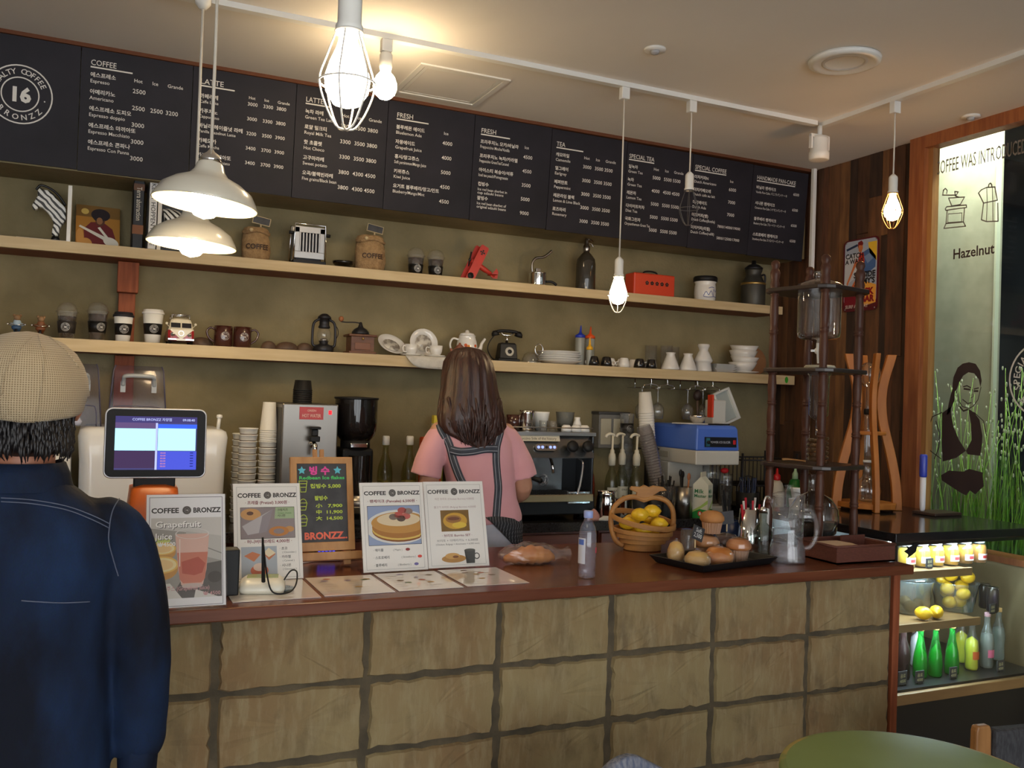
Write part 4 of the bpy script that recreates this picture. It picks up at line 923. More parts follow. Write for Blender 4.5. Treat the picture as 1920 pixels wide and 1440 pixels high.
solo('wooden_board', mb(pm('board_wood', (.36,.18,.08), .5, c2=(.28,.13,.055), ns=8, stretch=(1,1,.3))).lathe([(0,0),(.085,0),(.09,.004),(.09,.012),(.085,.016),(0,.016)], 40), 'round wooden board leaning on the wall at the right end of the lower shelf', 'board', (3.79, 4.62, S2+.089), rot=(rad(80), 0, 0))
# hanging stemware rail and glasses
t = thing('glass_rack', 'wire wine glass rack hanging under the right part of the lower shelf', 'rack', (3.05, 4.46, S2-.0555))
b = mb(M_chrome)
for dx in (-.16, -.05, .16, .27):
    b.tube(crv([(dx,-.05,0),(dx,-.05,-.03),(dx-.045,-.05,-.04),(dx-.05,-.05,-.055)], 4), .0025, 6).tube(crv([(dx,-.05,-.03),(dx+.045,-.05,-.04),(dx+.05,-.05,-.055)], 4), .0025, 6)
    b.rod((dx-.05,-.05,-.055), (dx-.05,.12,-.055), .0025).rod((dx+.05,-.05,-.055), (dx+.05,.12,-.055), .0025)
    b.rod((dx,.12,0), (dx,.12,-.055), .0025).rod((dx-.05,.12,-.055), (dx+.05,.12,-.055), .0025)
part('wire_loops', b, t)
w0 = None
for dx, lab in ((-.16,'leftmost wine glass hanging in the rack'), (-.05,'second wine glass from the left in the rack'), (.16,'third wine glass from the left in the rack'), (.27,'rightmost wine glass hanging in the rack')):
    loc = (3.05+dx, 4.50, S2-.0555-.0515)
    if w0 is None:
        w0 = thing('wine_glass', lab, 'wine glass', loc, group='wine glasses hanging upside down')
        part('foot', mb(M_glass).lathe([(0,0),(.056,0),(.054,-.002),(.004,-.006)], 20), w0); part('stem', mb(M_glass).cyl(.004, -.085, -.004, 10), w0)
        part('bowl', mb(M_glass).lathe([(.004,-.083),(.02,-.092),(.036,-.115),(.038,-.14),(.032,-.18),(.031,-.18),(.036,-.14),(.034,-.117),(.018,-.095),(0,-.088)], 24), w0)
    else: dup(w0, loc, label=lab)
# ------------------------------------------------------------------ machines and things on the back worktop
QY = 4.3
# twin juice dispenser
M_dw = pm('dispenser_white', (.80,.82,.84), .22, coat=.3)
M_tank = glass('tank_plastic', 'f0eef6', .4, .05, .03, '8a88a0')
M_tedge = pm('tank_edge', (.055,.05,.09), .3)
t = thing('juice_dispenser', 'white twin-tank cold drink dispenser with clear tanks behind the till screen', 'drink dispenser', (.245, 4.12, BZ))
def rr(w_, d0, d1, z, r=.05, n=6):
    P = []
    for cx, cy, a0 in ((w_-r, d0+r, -PI/2), (w_-r, d1-r, 0), (-w_+r, d1-r, PI/2), (-w_+r, d0+r, PI)):
        for i in range(n+1): a = a0+PI/2*i/n; P.append((cx+r*cos(a), cy+r*sin(a), z))
    return P
part('body', mb(M_dw).loft([rr(.285,0,.44,.0), rr(.285,0,.44,.02), rr(.29,0,.44,.30), rr(.298,0,.44,.40), rr(.292,.01,.43,.425), rr(.27,.03,.41,.437)]), t)
part('drip_tray', mb(M_black).box(-.2, .2, -.05, 0, 0, .03), t, bevel=.004)
part('side_cover', mb(M_dw).loft([rr(.05,0,.3,0,.03), rr(.05,0,.3,.30,.03), rr(.045,.01,.29,.315,.03)], T(-.37,.06,0)), t)
tl = part('pump_lever', mb(M_white).rod((.255,.05,.43), (.26,.05,.49), .008).lathe([(.011,0),(.013,.006),(.011,.014),(0,.016)], 14, T(.26,.05,.485)), t)
for cx, lab in ((-.33,None), (-.07,None)):
    tk = MB(); w0, w1 = .118, .112; z0, z1 = .437, .70
    y0, y1 = .12, .40
    tk.use(M_tank)
    ring0 = [(-w0,y0,z0),(w0,y0,z0),(w0,y1,z0),(-w0,y1,z0)]; ring1 = [(-w1+.012,y0+.02,z1-.02),(w1-.012,y0+.02,z1-.02),(w1-.012,y1-.02,z1-.02),(-w1+.012,y1-.02,z1-.02)]; ring2 = [(-w1+.02,y0+.03,z1),(w1-.02,y0+.03,z1),(w1-.02,y1-.03,z1),(-w1+.02,y1-.03,z1)]
    tk.loft([ring0, ring1, ring2], T(cx,0,0), smooth=False)
    p_ = part('tank', tk, t)
    e = mb(M_tedge)
    for sx in (-1, 1): e.tube([(cx+sx*w0,y0,z0), (cx+sx*(w1-.012),y0+.02,z1-.02), (cx+sx*(w1-.02),y0+.03,z1)], .003, 6)
    e.tube(crv([(cx-.1,y0-.002,z0+.0),(cx-.098,y0+.004,z0+.07),(cx-.075,y0+.007,z0+.088),(cx+.07,y0+.007,z0+.088),(cx+.096,y0+.004,z0+.07),(cx+.1,y0-.002,z0)], 4), .0026, 6)
    part('tank_seam', e, p_)
    h = mb(pm('handle_grey', (.30,.33,.36), .35))
    h.tube(crv([(cx-.062,y0+.0,z1-.085),(cx-.06,y0-.012,z1-.06),(cx-.048,y0-.03,z1-.045),(cx+.048,y0-.03,z1-.045),(cx+.06,y0-.012,z1-.06),(cx+.062,y0+.0,z1-.085)], 4), .009, 8)
    for sx in (-1, 1): h.box(cx+sx*.062-.01, cx+sx*.062+.01, y0-.004, y0+.012, z1-.115, z1-.07)
    part('tank_handle', h, p_)
    part('auger', mb(M_dw).lathe([(0,0),(.04,0),(.045,.015),(.03,.04),(0,.05)], 18, T(cx,.26,z0)), p_)
# short paper tubs in stacks and tall cups
def tub_mesh():
    return mb(M_paper).lathe([(0,0),(.036,0),(.038,.004),(.0405,.023),(.043,.0245),(.043,.029),(.0405,.029),(.0385,.022),(.036,.006),(0,.006)], 30).use(flat('6a5a4a')).lathe([(.0362,-.0002),(.0382,.0035),(.0378,.0035),(.0358,-.0002)], 30)
t0 = None; ORD = ['topmost','second','third','fourth','fifth','sixth','seventh','eighth','ninth','tenth','eleventh','twelfth','thirteenth','fourteenth','fifteenth']
def stack(x, Y, n, nm, hgt=.0293):
    global t0
    for i in range(n):
        k = n-1-i
        lab = 'white paper tub, %s from the top of the %s stack' % (ORD[k], nm) if k else 'white paper tub on top of the %s stack' % nm
        loc = (x+random.uniform(-.0012,.0012), Y+random.uniform(-.0012,.0012), BZ+.001+i*hgt)
        if t0 is None: t0 = solo('paper_tub', tub_mesh(), lab, 'paper tub', loc, group='stacked white paper tubs')
        else: dup(t0, loc, label=lab)
xa, xb, xc = on_y(464, 850, 4.26).x, on_y(501.5, 860, 4.26).x, on_y(452, 850, 4.36).x
stack(xa, 4.26, 15, 'front left'); stack(xb, 4.26, 13, 'front right'); stack(xc, 4.36, 14, 'back')
zt = BZ+.001+13*.0293+.0005
c0 = None
for i in range(6):
    loc = (xb, 4.26, zt+i*.0095)
    lab = 'upturned tall white paper cup, %s of the nested column on the right tub stack' % (['lowest','second lowest','third lowest','fourth lowest','fifth lowest','topmost'][i])
    if c0 is None: c0 = solo('paper_cup', mb(M_paper).lathe(nest(.0395,.0285,.13,.0005), 30), lab, 'cup', loc, group='nested upturned paper cups')
    else: dup(c0, loc, label=lab)
# hot water boiler
x0, x1 = on_y(527, 850, 4.12).x, on_y(632, 850, 4.12).x
t = thing('hot_water_boiler', 'square brushed steel hot water boiler with a red plate and tap', 'boiler', ((x0+x1)/2, 4.12, BZ)); hw = (x1-x0)/2
zt = on_y(580, 757, 4.12).z-BZ
part('body', mb(pm('boiler_steel', (.20,.185,.165), .34, .9)).box(-hw, hw, 0, .38, .015, zt), t, bevel=.006)
part('left_edge', mb(M_iron).box(-hw-.001, -hw+.004, .02, .36, .03, zt-.02), t)
part('feet', mb(M_black).box(-hw+.02, hw-.02, .02, .34, 0, .015), t)
cx = on_y(584, 775, 4.12).x-(x0+x1)/2; cz = on_y(584, 775, 4.12).z-BZ
b = mb(pm('plate_red', (.42,.02,.018), .4)).box(cx-.054, cx+.054, -.003, 0, cz-.028, cz+.028); M = RX(PI/2) @ T(0, 0, .0033)
b.use(flat('d8b8a8')).text('HOT WATER', .022, cx, cz-.018, M, al='c', fit=.085, wt=.01).text('GREEN', .013, cx, cz+.008, M, al='c', wt=.01); part('name_plate', b, t, nofix=True)
part('indicator_light', mb(emis('red_led', 'ff1a20', 3)).box(cx+.078, cx+.092, -.004, 0, cz-.004, cz+.014), t, bevel=.002, label='glowing red indicator light')
tp = part('tap', mb(M_chrome).lathe([(.012,0),(.016,.005),(.016,.03),(.012,.035)], 16, T(.01,0,cz-.14) @ RX(PI/2)).tube([(.01,-.035,cz-.135),(.01,-.06,cz-.14),(.01,-.06,cz-.185)], [.013,.012,.009], 12), t)
part('tap_handle', mb(M_black).box(-.012,.032,-.065,-.03,cz-.125,cz-.10).box(-.004,.024,-.06,-.035,cz-.10,cz-.07).box(-.014,.034,-.07,-.03,cz-.07,cz-.058), tp, bevel=.004)
# nested black cups on the boiler
c0 = None; xr_ = on_y(569, 740, 4.2).x
for i in range(7):
    loc = (xr_, 4.22, BZ+zt+.001+i*.0095)
    lab = 'upturned black cup, %s from the top of the pile on the steel boiler' % ORD[6-i] if i < 6 else 'upturned black cup on top of the pile on the steel boiler'
    if c0 is None: c0 = solo('black_cup', mb(M_black).lathe(nest(.043,.036,.048,.0006), 30), lab, 'cup', loc, group='black cups piled on the boiler')
    else: dup(c0, loc, label=lab)
# coffee grinder
gx = on_y(668, 800, 4.25).x
t = thing('coffee_grinder', 'black coffee grinder with a big dark bean hopper beside the boiler', 'grinder', (gx, 4.26, BZ))
zz = on_y(668, 745, 4.26).z-BZ
M_hop = glass('smoky_hopper', '4a4448', 1, .03, .35, '1a1214')
part('hopper', mb(M_hop).lathe([(.062,zz-.212),(.075,zz-.198),(.090,zz-.178),(.097,zz-.155),(.1,zz-.12),(.1,zz-.012),(.1,zz-.008)], 36), t)
part('beans', mb(pm('coffee_beans', (.035,.016,.009), .4, c2=(.07,.03,.016), ns=90, bump=1, bs=120)).lathe([(0,zz-.208),(.058,zz-.208),(.086,zz-.175),(.094,zz-.14),(0,zz-.12)], 30), t)
part('hopper_lid', mb(M_black).lathe([(.1,zz-.010),(.105,zz-.008),(.105,zz),(0,zz+.004)], 36), t)
part('collar', mb(M_black).cyl(.07, zz-.245, zz-.2, 32), t)
part('maker_plate', mb(M_chrome).box(-.04,.04,-.075,-.06,zz-.235,zz-.215), t, bevel=.002)
part('body', mb(M_black).box(-.075,.075,-.06,.12,.03,zz-.24).box(.055,.085,-.03,.10,.10,zz-.25), t, bevel=.012)
part('doser', mb(M_hop).cyl(.05, .14, zz-.27, 28, T(0,-.09,0)), t); part('doser_base', mb(M_steel).cyl(.052, .06, .14, 28, T(0,-.09,0)).cyl(.054, .085, .09, 28, T(0,-.09,0)).cyl(.054, .115, .12, 28, T(0,-.09,0)), t)
part('foot', mb(M_black).box(-.09,.09,-.12,.14,0,.03), t, bevel=.006)
# syrup bottles by the grinder
def syrup(x, Y, lab, dark):
    t = thing('syrup_bottle', lab, 'bottle', (x, Y, BZ+.001), group='white-capped syrup bottles')
    part('glass', mb(glass('green_glass', 'eceed6', 1, .01)).lathe([(0,0),(.036,0),(.038,.01),(.038,.23),(.033,.265),(.016,.32),(.014,.36),(.016,.362),(.016,.37),(0,.37)], 28), t)
    part('syrup', mb(glass('yellow_syrup', 'e6dea0', .4, .05, .38, 'b4aa50')).lathe([(0,.006),(.034,.006),(.035,.19),(0,.19)], 24), t)
    b = mb(flat('c9c49a')).lathe([(.0385,.06),(.0385,.18)], 30, a0=-2.6, a1=-.5)
    tmp = mb(flat('5a4a20')).text('SYRUP', .014, 0, .06, al='c', wt=.02); tmp.use(flat('6a4a2a')).ell(-.012, .03, .008, .010).ell(.004, .02, .008, .009); wrap(b, tmp, .0386, .085); part('label', b, t, nofix=True)
    part('cap', mb(M_wpaint).lathe([(.015,.365),(.018,.367),(.018,.405),(.015,.41),(0,.41)], 18), t)
syrup(on_y(723, 850, 4.3).x, 4.3, 'yellow syrup bottle with a white cap, next to the coffee grinder', 0); syrup(on_y(768, 850, 4.32).x, 4.32, 'yellow syrup bottle with a white cap, next to the barista shoulder', 1)
x_ = on_y(802, 800, 4.45).x
solo('orange_packet', mb(flat('d0501c')).box(-.055,.055,-.03,.03,0,.40), 'orange packet standing half hidden behind the barista left shoulder', 'packet', (x_+.02, 4.45, BZ+.001), bevel=.01)
b = mb(flat('d8c63c')).box(-.03,.03,-.02,.02,0,.51).use(flat('b81c28')).box(-.0302,.0302,-.0202,.0202,.36,.43).use(flat('e8e6da')).box(-.0304,.0304,-.0204,.0204,.44,.47)
solo('tall_packet', b, 'tall yellow and red packet behind the barista long hair', 'packet', (on_y(822, 770, 4.55).x, 4.55, BZ+.001), bevel=.004)
# espresso machine
EX0, EX1, EY = 1.70, on_y(1113, 880, 4.14).x, 4.14
t = thing('espresso_machine', 'dark steel espresso machine with lit round buttons and a cup tray on top', 'espresso machine', (0, 0, BZ))
M_em = pm('machine_steel', (.20,.21,.22), .25, .9); M_emd = pm('machine_dark', (.03,.033,.037), .25, .5)
W_ = EX1-EX0; zt = on_y(1050, 806, EY).z-BZ
part('base', mb(M_black).box(EX0, EX1, EY-.02, EY+.42, .03, .12), t, bevel=.006)
for x in (EX0+.04, EX1-.04): part('foot', mb(M_black).cyl(.02, 0, .03, 16, T(x, EY+.05, 0)), t)
part('back_panel', mb(M_emd).box(EX0+.02, EX1-.005, EY+.17, EY+.42, .12, zt-.03), t)
part('splash_plate', mb(M_em).box(EX0+.03, EX1-.10, EY+.155, EY+.17, .13, zt-.15), t, bevel=.004)
part('side_panel', mb(M_emd).box(EX1-.012, EX1, EY+.0, EY+.42, .10, zt-.03), t, bevel=.004)
part('top_housing', mb(M_em).prism([(EY-.01,zt-.145),(EY+.42,zt-.145),(EY+.42,zt-.03),(EY+.03,zt-.03)], EX0, EX1, Matrix(((0,0,1,0),(1,0,0,0),(0,1,0,0),(0,0,0,1)))), t, bevel=.004)
part('cup_tray', mb(M_steel).box(EX0-.01, EX1+.012, EY+.005, EY+.42, zt-.03, zt-.012).tube([(EX0,EY+.01,zt+.01),(EX1,EY+.01,zt+.01),(EX1,EY+.4,zt+.01)], .003, 8), t, bevel=.003)
N = T(0, EY+.006, zt-.085) @ RX(PI/2-.34)
b = mb(flat('c9c2ae')).box(EX0+.05, EX1-.20, .024, .054, .004, .012, N); b.use(flat('4a4640')).text('A Cappuccino Side of the history', .019, EX1-.22, .031, N, .0126, al='r', wt=.01); part('lettering_strip', b, t, nofix=True)
b = mb(M_steel).prism([(EX1-.325+.018*cos(a), -.008+.018*sin(a)) for a in [PI/2+PI*i/8 for i in range(9)]]+[(EX1-.24+.018*cos(a), -.008+.018*sin(a)) for a in [-PI/2+PI*i/8 for i in range(9)]], .004, .012, N)
kp = part('button_panel', b, t)
for i in range(5):
    part('button', mb(emis('blue_led', '7d8ce8', 1.6) if i != 2 else M_iron).lathe([(.0075,.012),(.007,.015),(0,.0155)], 14, N @ T(EX1-.327+.0225*i, -.008, 0)), kp)
for dx in (-.145, -.055): part('steam_knob', mb(M_black).lathe([(.014,.004),(.024,.02),(.03,.028),(.03,.045),(.02,.052),(0,.053)], 20, N @ T(EX1+dx, -.01, 0)), t)
for gx_ in (EX0+.2, EX1-.37):
    g = part('group_head', mb(M_em).lathe([(.04,.0),(.045,-.02),(.045,-.06),(.036,-.07),(0,-.07)], 24, T(gx_, EY+.08, zt-.145)), t)
    part('portafilter', mb(M_chrome).cyl(.036, -.10, -.07, 20, T(gx_, EY+.08, zt-.145)).use(M_black).rod((gx_, EY+.05, zt-.235), (gx_+.02, EY-.09, zt-.25), .013), g)
part('steam_wand', mb(M_chrome).tube(crv([(EX1-.075,EY+.03,zt-.145),(EX1-.07,EY-.01,zt-.17),(EX1-.09,EY-.03,zt-.26),(EX1-.115,EY-.04,.13)], 5), .006, 8), t)
part('hot_tap', mb(M_chrome).tube(crv([(EX1-.21,EY+.09,zt-.15),(EX1-.21,EY+.06,zt-.19),(EX1-.205,EY+.06,zt-.225)], 4), .009, 8), t)
b = mb(M_chrome); N2 = T(EX1-.215, EY+.154, zt-.27) @ RX(PI/2); b.ring(0, 0, .026, .031, N2, .001).ring(0, 0, .012, .017, N2, .001)
for q in range(4): b.rect(.017, .026, -.004, .004, N2 @ RZ(PI/4+q*PI/2), .001)
part('round_emblem', b, t)
part('drip_tray', mb(M_steel).box(EX0+.03, EX1-.08, EY-.05, EY+.16, .12, .135).use(pm('tray_brass', (.42,.34,.2), .35, .9)).box(EX0, EX1-.03, EY-.06, EY-.045, .10, .137), t, bevel=.003)
b = mb(M_iron)
for i in range(24): b.box(EX0+.05+i*(W_-.15)/24, EX0+.06+i*(W_-.15)/24, EY-.03, EY+.15, .135, .139)
part('grille', b, t)
M_pol = pm('polished_blue_steel', (.62,.72,.78), .12, 1)
p0 = on_y(1064, 945, EY-.03); p1 = on_y(1107, 921, EY-.03)
b = mb(M_pol).box(p0.x, p1.x, EY-.03, EY-.02, p0.z-BZ, p1.z-BZ); ct = part('control_panel', b, t, bevel=.003)
part('control_knob', mb(M_black).lathe([(.02,0),(.018,.02),(0,.022)], 18, T((p0.x+p1.x)/2-.01, EY-.03, (p0.z+p1.z)/2-BZ) @ RX(PI/2)), ct)
ZT = BZ+zt-.012+.001
def on_tray(x, Y=EY+.12): return (on_y(x, 800, Y).x, Y, ZT)
solo('steel_jug', mb(M_chrome).shell([(.038,0),(.041,.01),(.038,.09),(.041,.105)], .002, 26), 'shiny steel milk jug on top of the espresso machine', 'jug', on_tray(987))
solo('dark_cup', mb(M_mug).shell([(.034,0),(.038,.08)], .003, 24), 'dark cup next to the barista shoulder on top of the machine', 'cup', on_tray(962))
solo('paper_cup', mb(M_paper).shell([(.03,0),(.044,.09),(.045,.098)], .002, 28), 'white paper cup between the steel jug and shot glasses', 'cup', on_tray(1014, EY+.2))
s0 = None
for x, lab in ((1019,'left shot glass in front of the white paper cup'), (1036,'right shot glass in front of the white paper cup')):
    if s0 is None: s0 = solo('shot_glass', mb(M_glass).shell([(.02,0),(.024,.055)], .003, 20), lab, 'glass', on_tray(x, EY+.06), group='shot glasses on the espresso machine')
    else: dup(s0, on_tray(x, EY+.06), label=lab)
solo('plastic_beaker', mb(glass('milky_clear', 'd4d6d4', .8, .1, .2, 'b0b2ae')).shell([(.04,0),(.05,.095),(.052,.1)], .002, 28), 'cloudy clear beaker at the right of the machine top', 'beaker', on_tray(1059, EY+.2))
s0 = None
for x, lab in ((1062,'left of three small upturned white cups on the machine top'), (1080,'middle of three small upturned white cups on the machine top'), (1096,'right of three small upturned white cups on the machine top')):
    if s0 is None: s0 = solo('small_cup', mb(M_ceram).lathe([(0,.036),(.016,.036),(.024,.028),(.028,.012),(.028,0),(.026,0),(.025,.012),(.014,.032),(0,.033)], 22), lab, 'cup', on_tray(x, EY+.05), group='small upturned cups on the machine')
    else: dup(s0, on_tray(x, EY+.05), label=lab)
solo('cream_jug', mb(M_ceram).lathe([(0,0),(.022,0),(.028,.02),(.02,.045),(.014,.06),(.016,.075),(.013,.075),(.012,.06)], 22), 'slim white jug behind the small upturned cups on the machine', 'jug', on_tray(1082, EY+.12))
solo('white_nozzle', mb(M_ceram).tube([(-.05,0,.03),(-.01,0,.02),(.03,0,.012)], [.012,.011,.009], 10).lathe([(0,0),(.014,0),(.014,.03),(0,.032)], 14, T(.03,0,0)), 'white spray nozzle lying at the right end of the machine top', 'nozzle', (EX1-.03, EY+.25, ZT))
# bottles and boxes right of the machine
bx = on_y(1112, 900, 4.32).x
M_rb = glass('red_brown_glass', 'a84a30', .9, .02, .72, '8a2c10')
t = thing('syrup_jug', 'big red-brown glass bottle at the right end of the espresso machine', 'bottle', (EX1+.062, 4.34, BZ+.001))
part('bottle', mb(M_rb).lathe([(0,0),(.052,0),(.056,.01),(.056,.16),(.05,.21),(.03,.265),(.024,.30),(.027,.34),(0,.34)], 28), t); part('cap', mb(flat('5a1c10')).cyl(.026, .34, .362, 20), t)
t = thing('wall_box', 'grey box with cream panels fixed to the back wall above the pump bottles', 'wall box', (on_y(1146, 810, 4.6).x, 4.6, 1.44), 0)
part('case', mb(flat('6d6c68')).box(-.1,.1,-.03,.057,-.11,.085), t, bevel=.004); part('lid', mb(flat('3c3c3c')).box(-.105,.105,-.035,.057,.085,.10), t, bevel=.003)
for x in (-.055, .03): part('panel', mb(flat('aaa48f')).box(x-.035,x+.035,-.034,-.03,-.09,.06), t, bevel=.002)
def pump(x, Y, lab):
    t = thing('pump_bottle', lab, 'bottle', (x, Y, BZ+.001), rad(random.uniform(-6, 6)), group='syrup bottles with cream pumps')
    part('glass', mb(glass('pale_green_glass', 'e6e8da', 1, .01, .10, '7a7a60')).lathe([(0,0),(.034,0),(.036,.01),(.036,.175),(.03,.21),(.015,.25),(.014,.275),(0,.275)], 26), t)
    b = mb(flat('c9c6b2')).lathe([(.0366,.03),(.0366,.15)], 30, a0=-2.7, a1=-.4); tmp = mb(flat('4a4634')).text('SYRUP', .013, 0, .048, al='c', wt=.02)
    tmp.use(flat('8a6a3a')).ell(-.008, .015, .009, .007).use(flat('5a7030')).ell(.008, .012, .008, .006); wrap(b, tmp, .0367, .08); part('label', b, t, nofix=True)
    M_pu = pm('pump_cream', (.62,.58,.46), .4)
    p_ = part('pump', mb(M_pu).lathe([(.012,.265),(.019,.27),(.021,.31),(.017,.33),(.012,.335),(.012,.35),(.006,.355),(.006,.43)], 18), t)
    part('spout', mb(M_pu).tube(crv([(.012,0,.43),(-.015,0,.438),(-.036,0,.43),(-.042,0,.418)], 4), .008, 10), p_)
for x, Y, lab in ((1147,4.28,'left of three bottles with cream pumps'), (1166,4.335,'middle of three bottles with cream pumps'), (1193,4.26,'right of three bottles with cream pumps')): pump(on_y(x, 880, Y).x, Y, lab)
# nested clear cups with one printed cup on top
x_ = on_y(1176, 810, 4.50).x; c0 = None
for i in range(9):
    loc = (x_, 4.505, BZ+.001+i*.045); lab = 'clear plastic cup, %s from the bottom of the pile behind the pump bottles' % (['first','second','third','fourth','fifth','sixth','seventh','eighth','ninth'][i])
    if c0 is None: c0 = solo('clear_cup', mb(M_clear).shell([(.031,0),(.043,.1),(.045,.104)], .0015, 24), lab, 'cup', loc, group='nested clear cups behind the pumps')
    else: dup(c0, loc, label=lab)
t = thing('printed_cup', 'clear cup with black sleeve and emblem on the pile behind the pumps', 'cup', (x_, 4.505, BZ+.001+9*.045))
part('cup', mb(M_clear).shell([(.031,0),(.043,.14),(.045,.144)], .0015, 24), t)
b = mb(M_bpaint).lathe([(.0345,.03),(.0395,.085),(.038,.085),(.033,.03)], 30); wrap(b, emblem(0, 0, .019, flat('b8b6b2'), fine=False), .0372, .058, -PI/2, .09); part('sleeve', b, t, nofix=True)
# leaning column of white cups over curved clear lids
c0 = None; colx = on_y(1215, 838, 4.41).x
for i in range(14):
    loc = (colx-.0145*i*sin(rad(6)), 4.41, 1.353+i*.0145*cos(rad(6)))
    lab = 'white paper cup, %s from the top of the tall leaning column' % ORD[13-i] if i < 13 else 'white paper cup at the top of the tall leaning column'
    if c0 is None: c0 = solo('paper_cup', mb(M_paper).lathe(nest(.044,.034,.12,.0006), 28), lab, 'cup', loc, rot=(0, rad(-6), 0), group='column of nested white cups')
    else: dup(c0, loc, label=lab)
d0 = None; pth = crv([on_y(1240, 946, 4.27), on_y(1231, 900, 4.28), on_y(1220, 850, 4.295), on_y(1208, 805, 4.305)], 40)
acc = [pth[0]]
for p_ in pth[1:]:
    if (p_-acc[-1]).length >= .0155: acc.append(acc[-1]+(p_-acc[-1]).normalized()*.0155)
pth = acc
M_cl2 = glass('clear_lid_plastic', 'f6f6f8', 1.2, .05, .16, 'b8b2ae')
for i in range(len(pth)-1):
    p_ = pth[i]; d_ = (pth[i+1]-p_).normalized(); e_ = d_.to_track_quat('Z', 'Y').to_euler()
    lab = 'clear plastic cup, %s from the top of the curved leaning pile' % (ORD+['sixteenth','seventeenth','eighteenth','nineteenth','twentieth','twenty-first','twenty-second','twenty-third','twenty-fourth','twenty-fifth','twenty-sixth','twenty-seventh','twenty-eighth'])[len(pth)-2-i] if i < len(pth)-2 else 'clear plastic cup at the top of the curved leaning pile'
    if d0 is None: d0 = solo('clear_cup', mb(M_cl2).lathe([(.0455,0),(.0467,.001),(.0467,.0035),(.0448,.0045),(.0375,.046),(.0371,.046),(.0451,0)], 24), lab, 'cup', p_, rot=e_, group='curved pile of clear cups')
    else: dup(d0, p_, rot=e_, label=lab)
t = thing('cup_holder', 'dark open holder under the leaning cup columns', 'holder', (on_y(1240, 946, 4.27).x, 4.27, BZ))
part('base', mb(M_black).box(-.07,.065,-.065,.07,0,.012), t, bevel=.003)
part('column', mb(glass('smoky_tube', '8a8a90', .8, .05, .12, '505058')).lathe([(.062,.012),(.062,.07),(.060,.07),(.060,.012)], 24, T(0,.003,0)), t)
cdx = colx-on_y(1240, 946, 4.27).x
part('rear_tube', mb(M_iron).box(cdx-.012, cdx+.012, .128, .152, 0, .35).box(cdx-.048, cdx+.048, .095, .185, .35, .358), t)
# blue ice machine
IYF = 4.10; ix0 = on_y(1305, 850, IYF).x; ix1 = on_y(1386, 850, IYF).x; IYB = 4.54
zt, zm, zb = on_y(1305, 797, IYF).z-BZ, on_y(1305, 845, IYF).z-BZ, on_y(1310, 872, IYF).z-BZ
M_iw = pm('ice_machine_cream', (.56,.54,.48), .4); M_ib = pm('ice_machine_blue', (.075,.17,.62), .32)
t = thing('ice_shaver', 'blue and cream ice shaving machine on the back worktop', 'ice machine', (ix0, IYF, BZ)); w_ = ix1-ix0; d_ = IYB-IYF
part('hood', mb(M_ib).loft([[(0,0,zm),(w_,0,zm),(w_,d_,zm),(0,d_,zm)], [(.004,.004,zt-.02),(w_-.01,.004,zt-.02),(w_-.01,d_,zt-.02),(.004,d_,zt-.02)], [(.012,.014,zt),(w_-.02,.014,zt),(w_-.02,d_-.01,zt),(.012,d_-.01,zt)]], smooth=False), t, bevel=.008)
part('head', mb(M_iw).box(0, w_+.002, 0, d_, zb, zm), t, bevel=.006)
part('column', mb(M_iw).box(.0, w_, .26, d_, .05, zb), t, bevel=.006)
part('base', mb(M_iw).box(0, w_, .05, d_, 0, .05), t, bevel=.008)
part('vent', mb(flat('a8a292')).box(-.003, 0, .26, .38, zm-.055, zm-.02), t, bevel=.002)
cp = mb(flat('10121c', .3)).box(.055, w_-.025, -.006, .002, zm+.02, zm+.075); M = RX(PI/2) @ T(0,0,.0064); cp.use(flat('b8bcc8')).text('POWER ICE SLICER', .016, w_/2+.01, zm+.042, M, al='c', wt=.015)
c = part('control_panel', cp, t, nofix=True)
part('dial', mb(flat('2a6a7a')).box(.06,.085,-.008,-.006,zm+.025,zm+.07).use(M_black).cyl(.01, 0, .01, 14, T(.0725,-.008,zm+.047) @ RX(PI/2)), c)
part('switch', mb(flat('c01820')).box(w_-.05,w_-.032,-.01,-.006,zm+.035,zm+.06), c, bevel=.002)
TI = BZ+zt+.001
b = mb(M_cloth).loft([[(.16*cos(a)*(1+.1*sin(3*a)), .09*sin(a)*(1+.1*sin(4*a)), z) for a in [2*PI*i/30 for i in range(30)]] for z in (0,.006)]); solo('cloth', b, 'folded white cloth lying on the blue ice machine', 'cloth', (ix0+.13, IYF+.16, TI))
solo('steel_bowl', mb(M_chrome).shell([(.02,0),(.035,.01),(.05,.035),(.054,.042)], .002, 28), 'small shiny steel bowl on the cloth on the ice machine', 'bowl', (on_y(1307, 800, IYF+.14).x, IYF+.14, TI+.0065))
solo('black_spatula', mb(M_black).box(-.07,.07,-.008,.008,0,.008), 'black flat spatula lying on the front edge of the ice machine', 'spatula', (on_y(1347, 800, IYF+.05).x, IYF+.045, TI), bevel=.003)
t = thing('white_tray', 'white plastic tray leaning tilted at the right back of the ice machine', 'tray', (on_y(1371, 812, IYF+.25).x+.035, IYF+.30, TI+.012), rot=(rad(-14), rad(-18), rad(12)))
part('floor', mb(flat('a9b2ae')).box(-.06,.06,.0,.006,.01,.19), t)
part('rim', mb(flat('d8d9d4')).box(-.075,-.058,-.02,.008,0,.2).box(.058,.075,-.02,.008,0,.2).box(-.075,.075,-.02,.008,.186,.2).box(-.075,.075,-.02,.008,0,.014), t, bevel=.003)
t = thing('white_box', 'pale open plastic box with an orange-red strip behind the steel bowl', 'box', (on_y(1342, 790, IYF+.22).x, IYF+.22, TI))
part('box', mb(flat('c2c2bc')).box(-.05,.04,-.04,.04,0,.14), t, bevel=.005); part('strip', mb(flat('d23a18')).box(-.062,-.05,-.045,.0,.04,.17), t, bevel=.002)
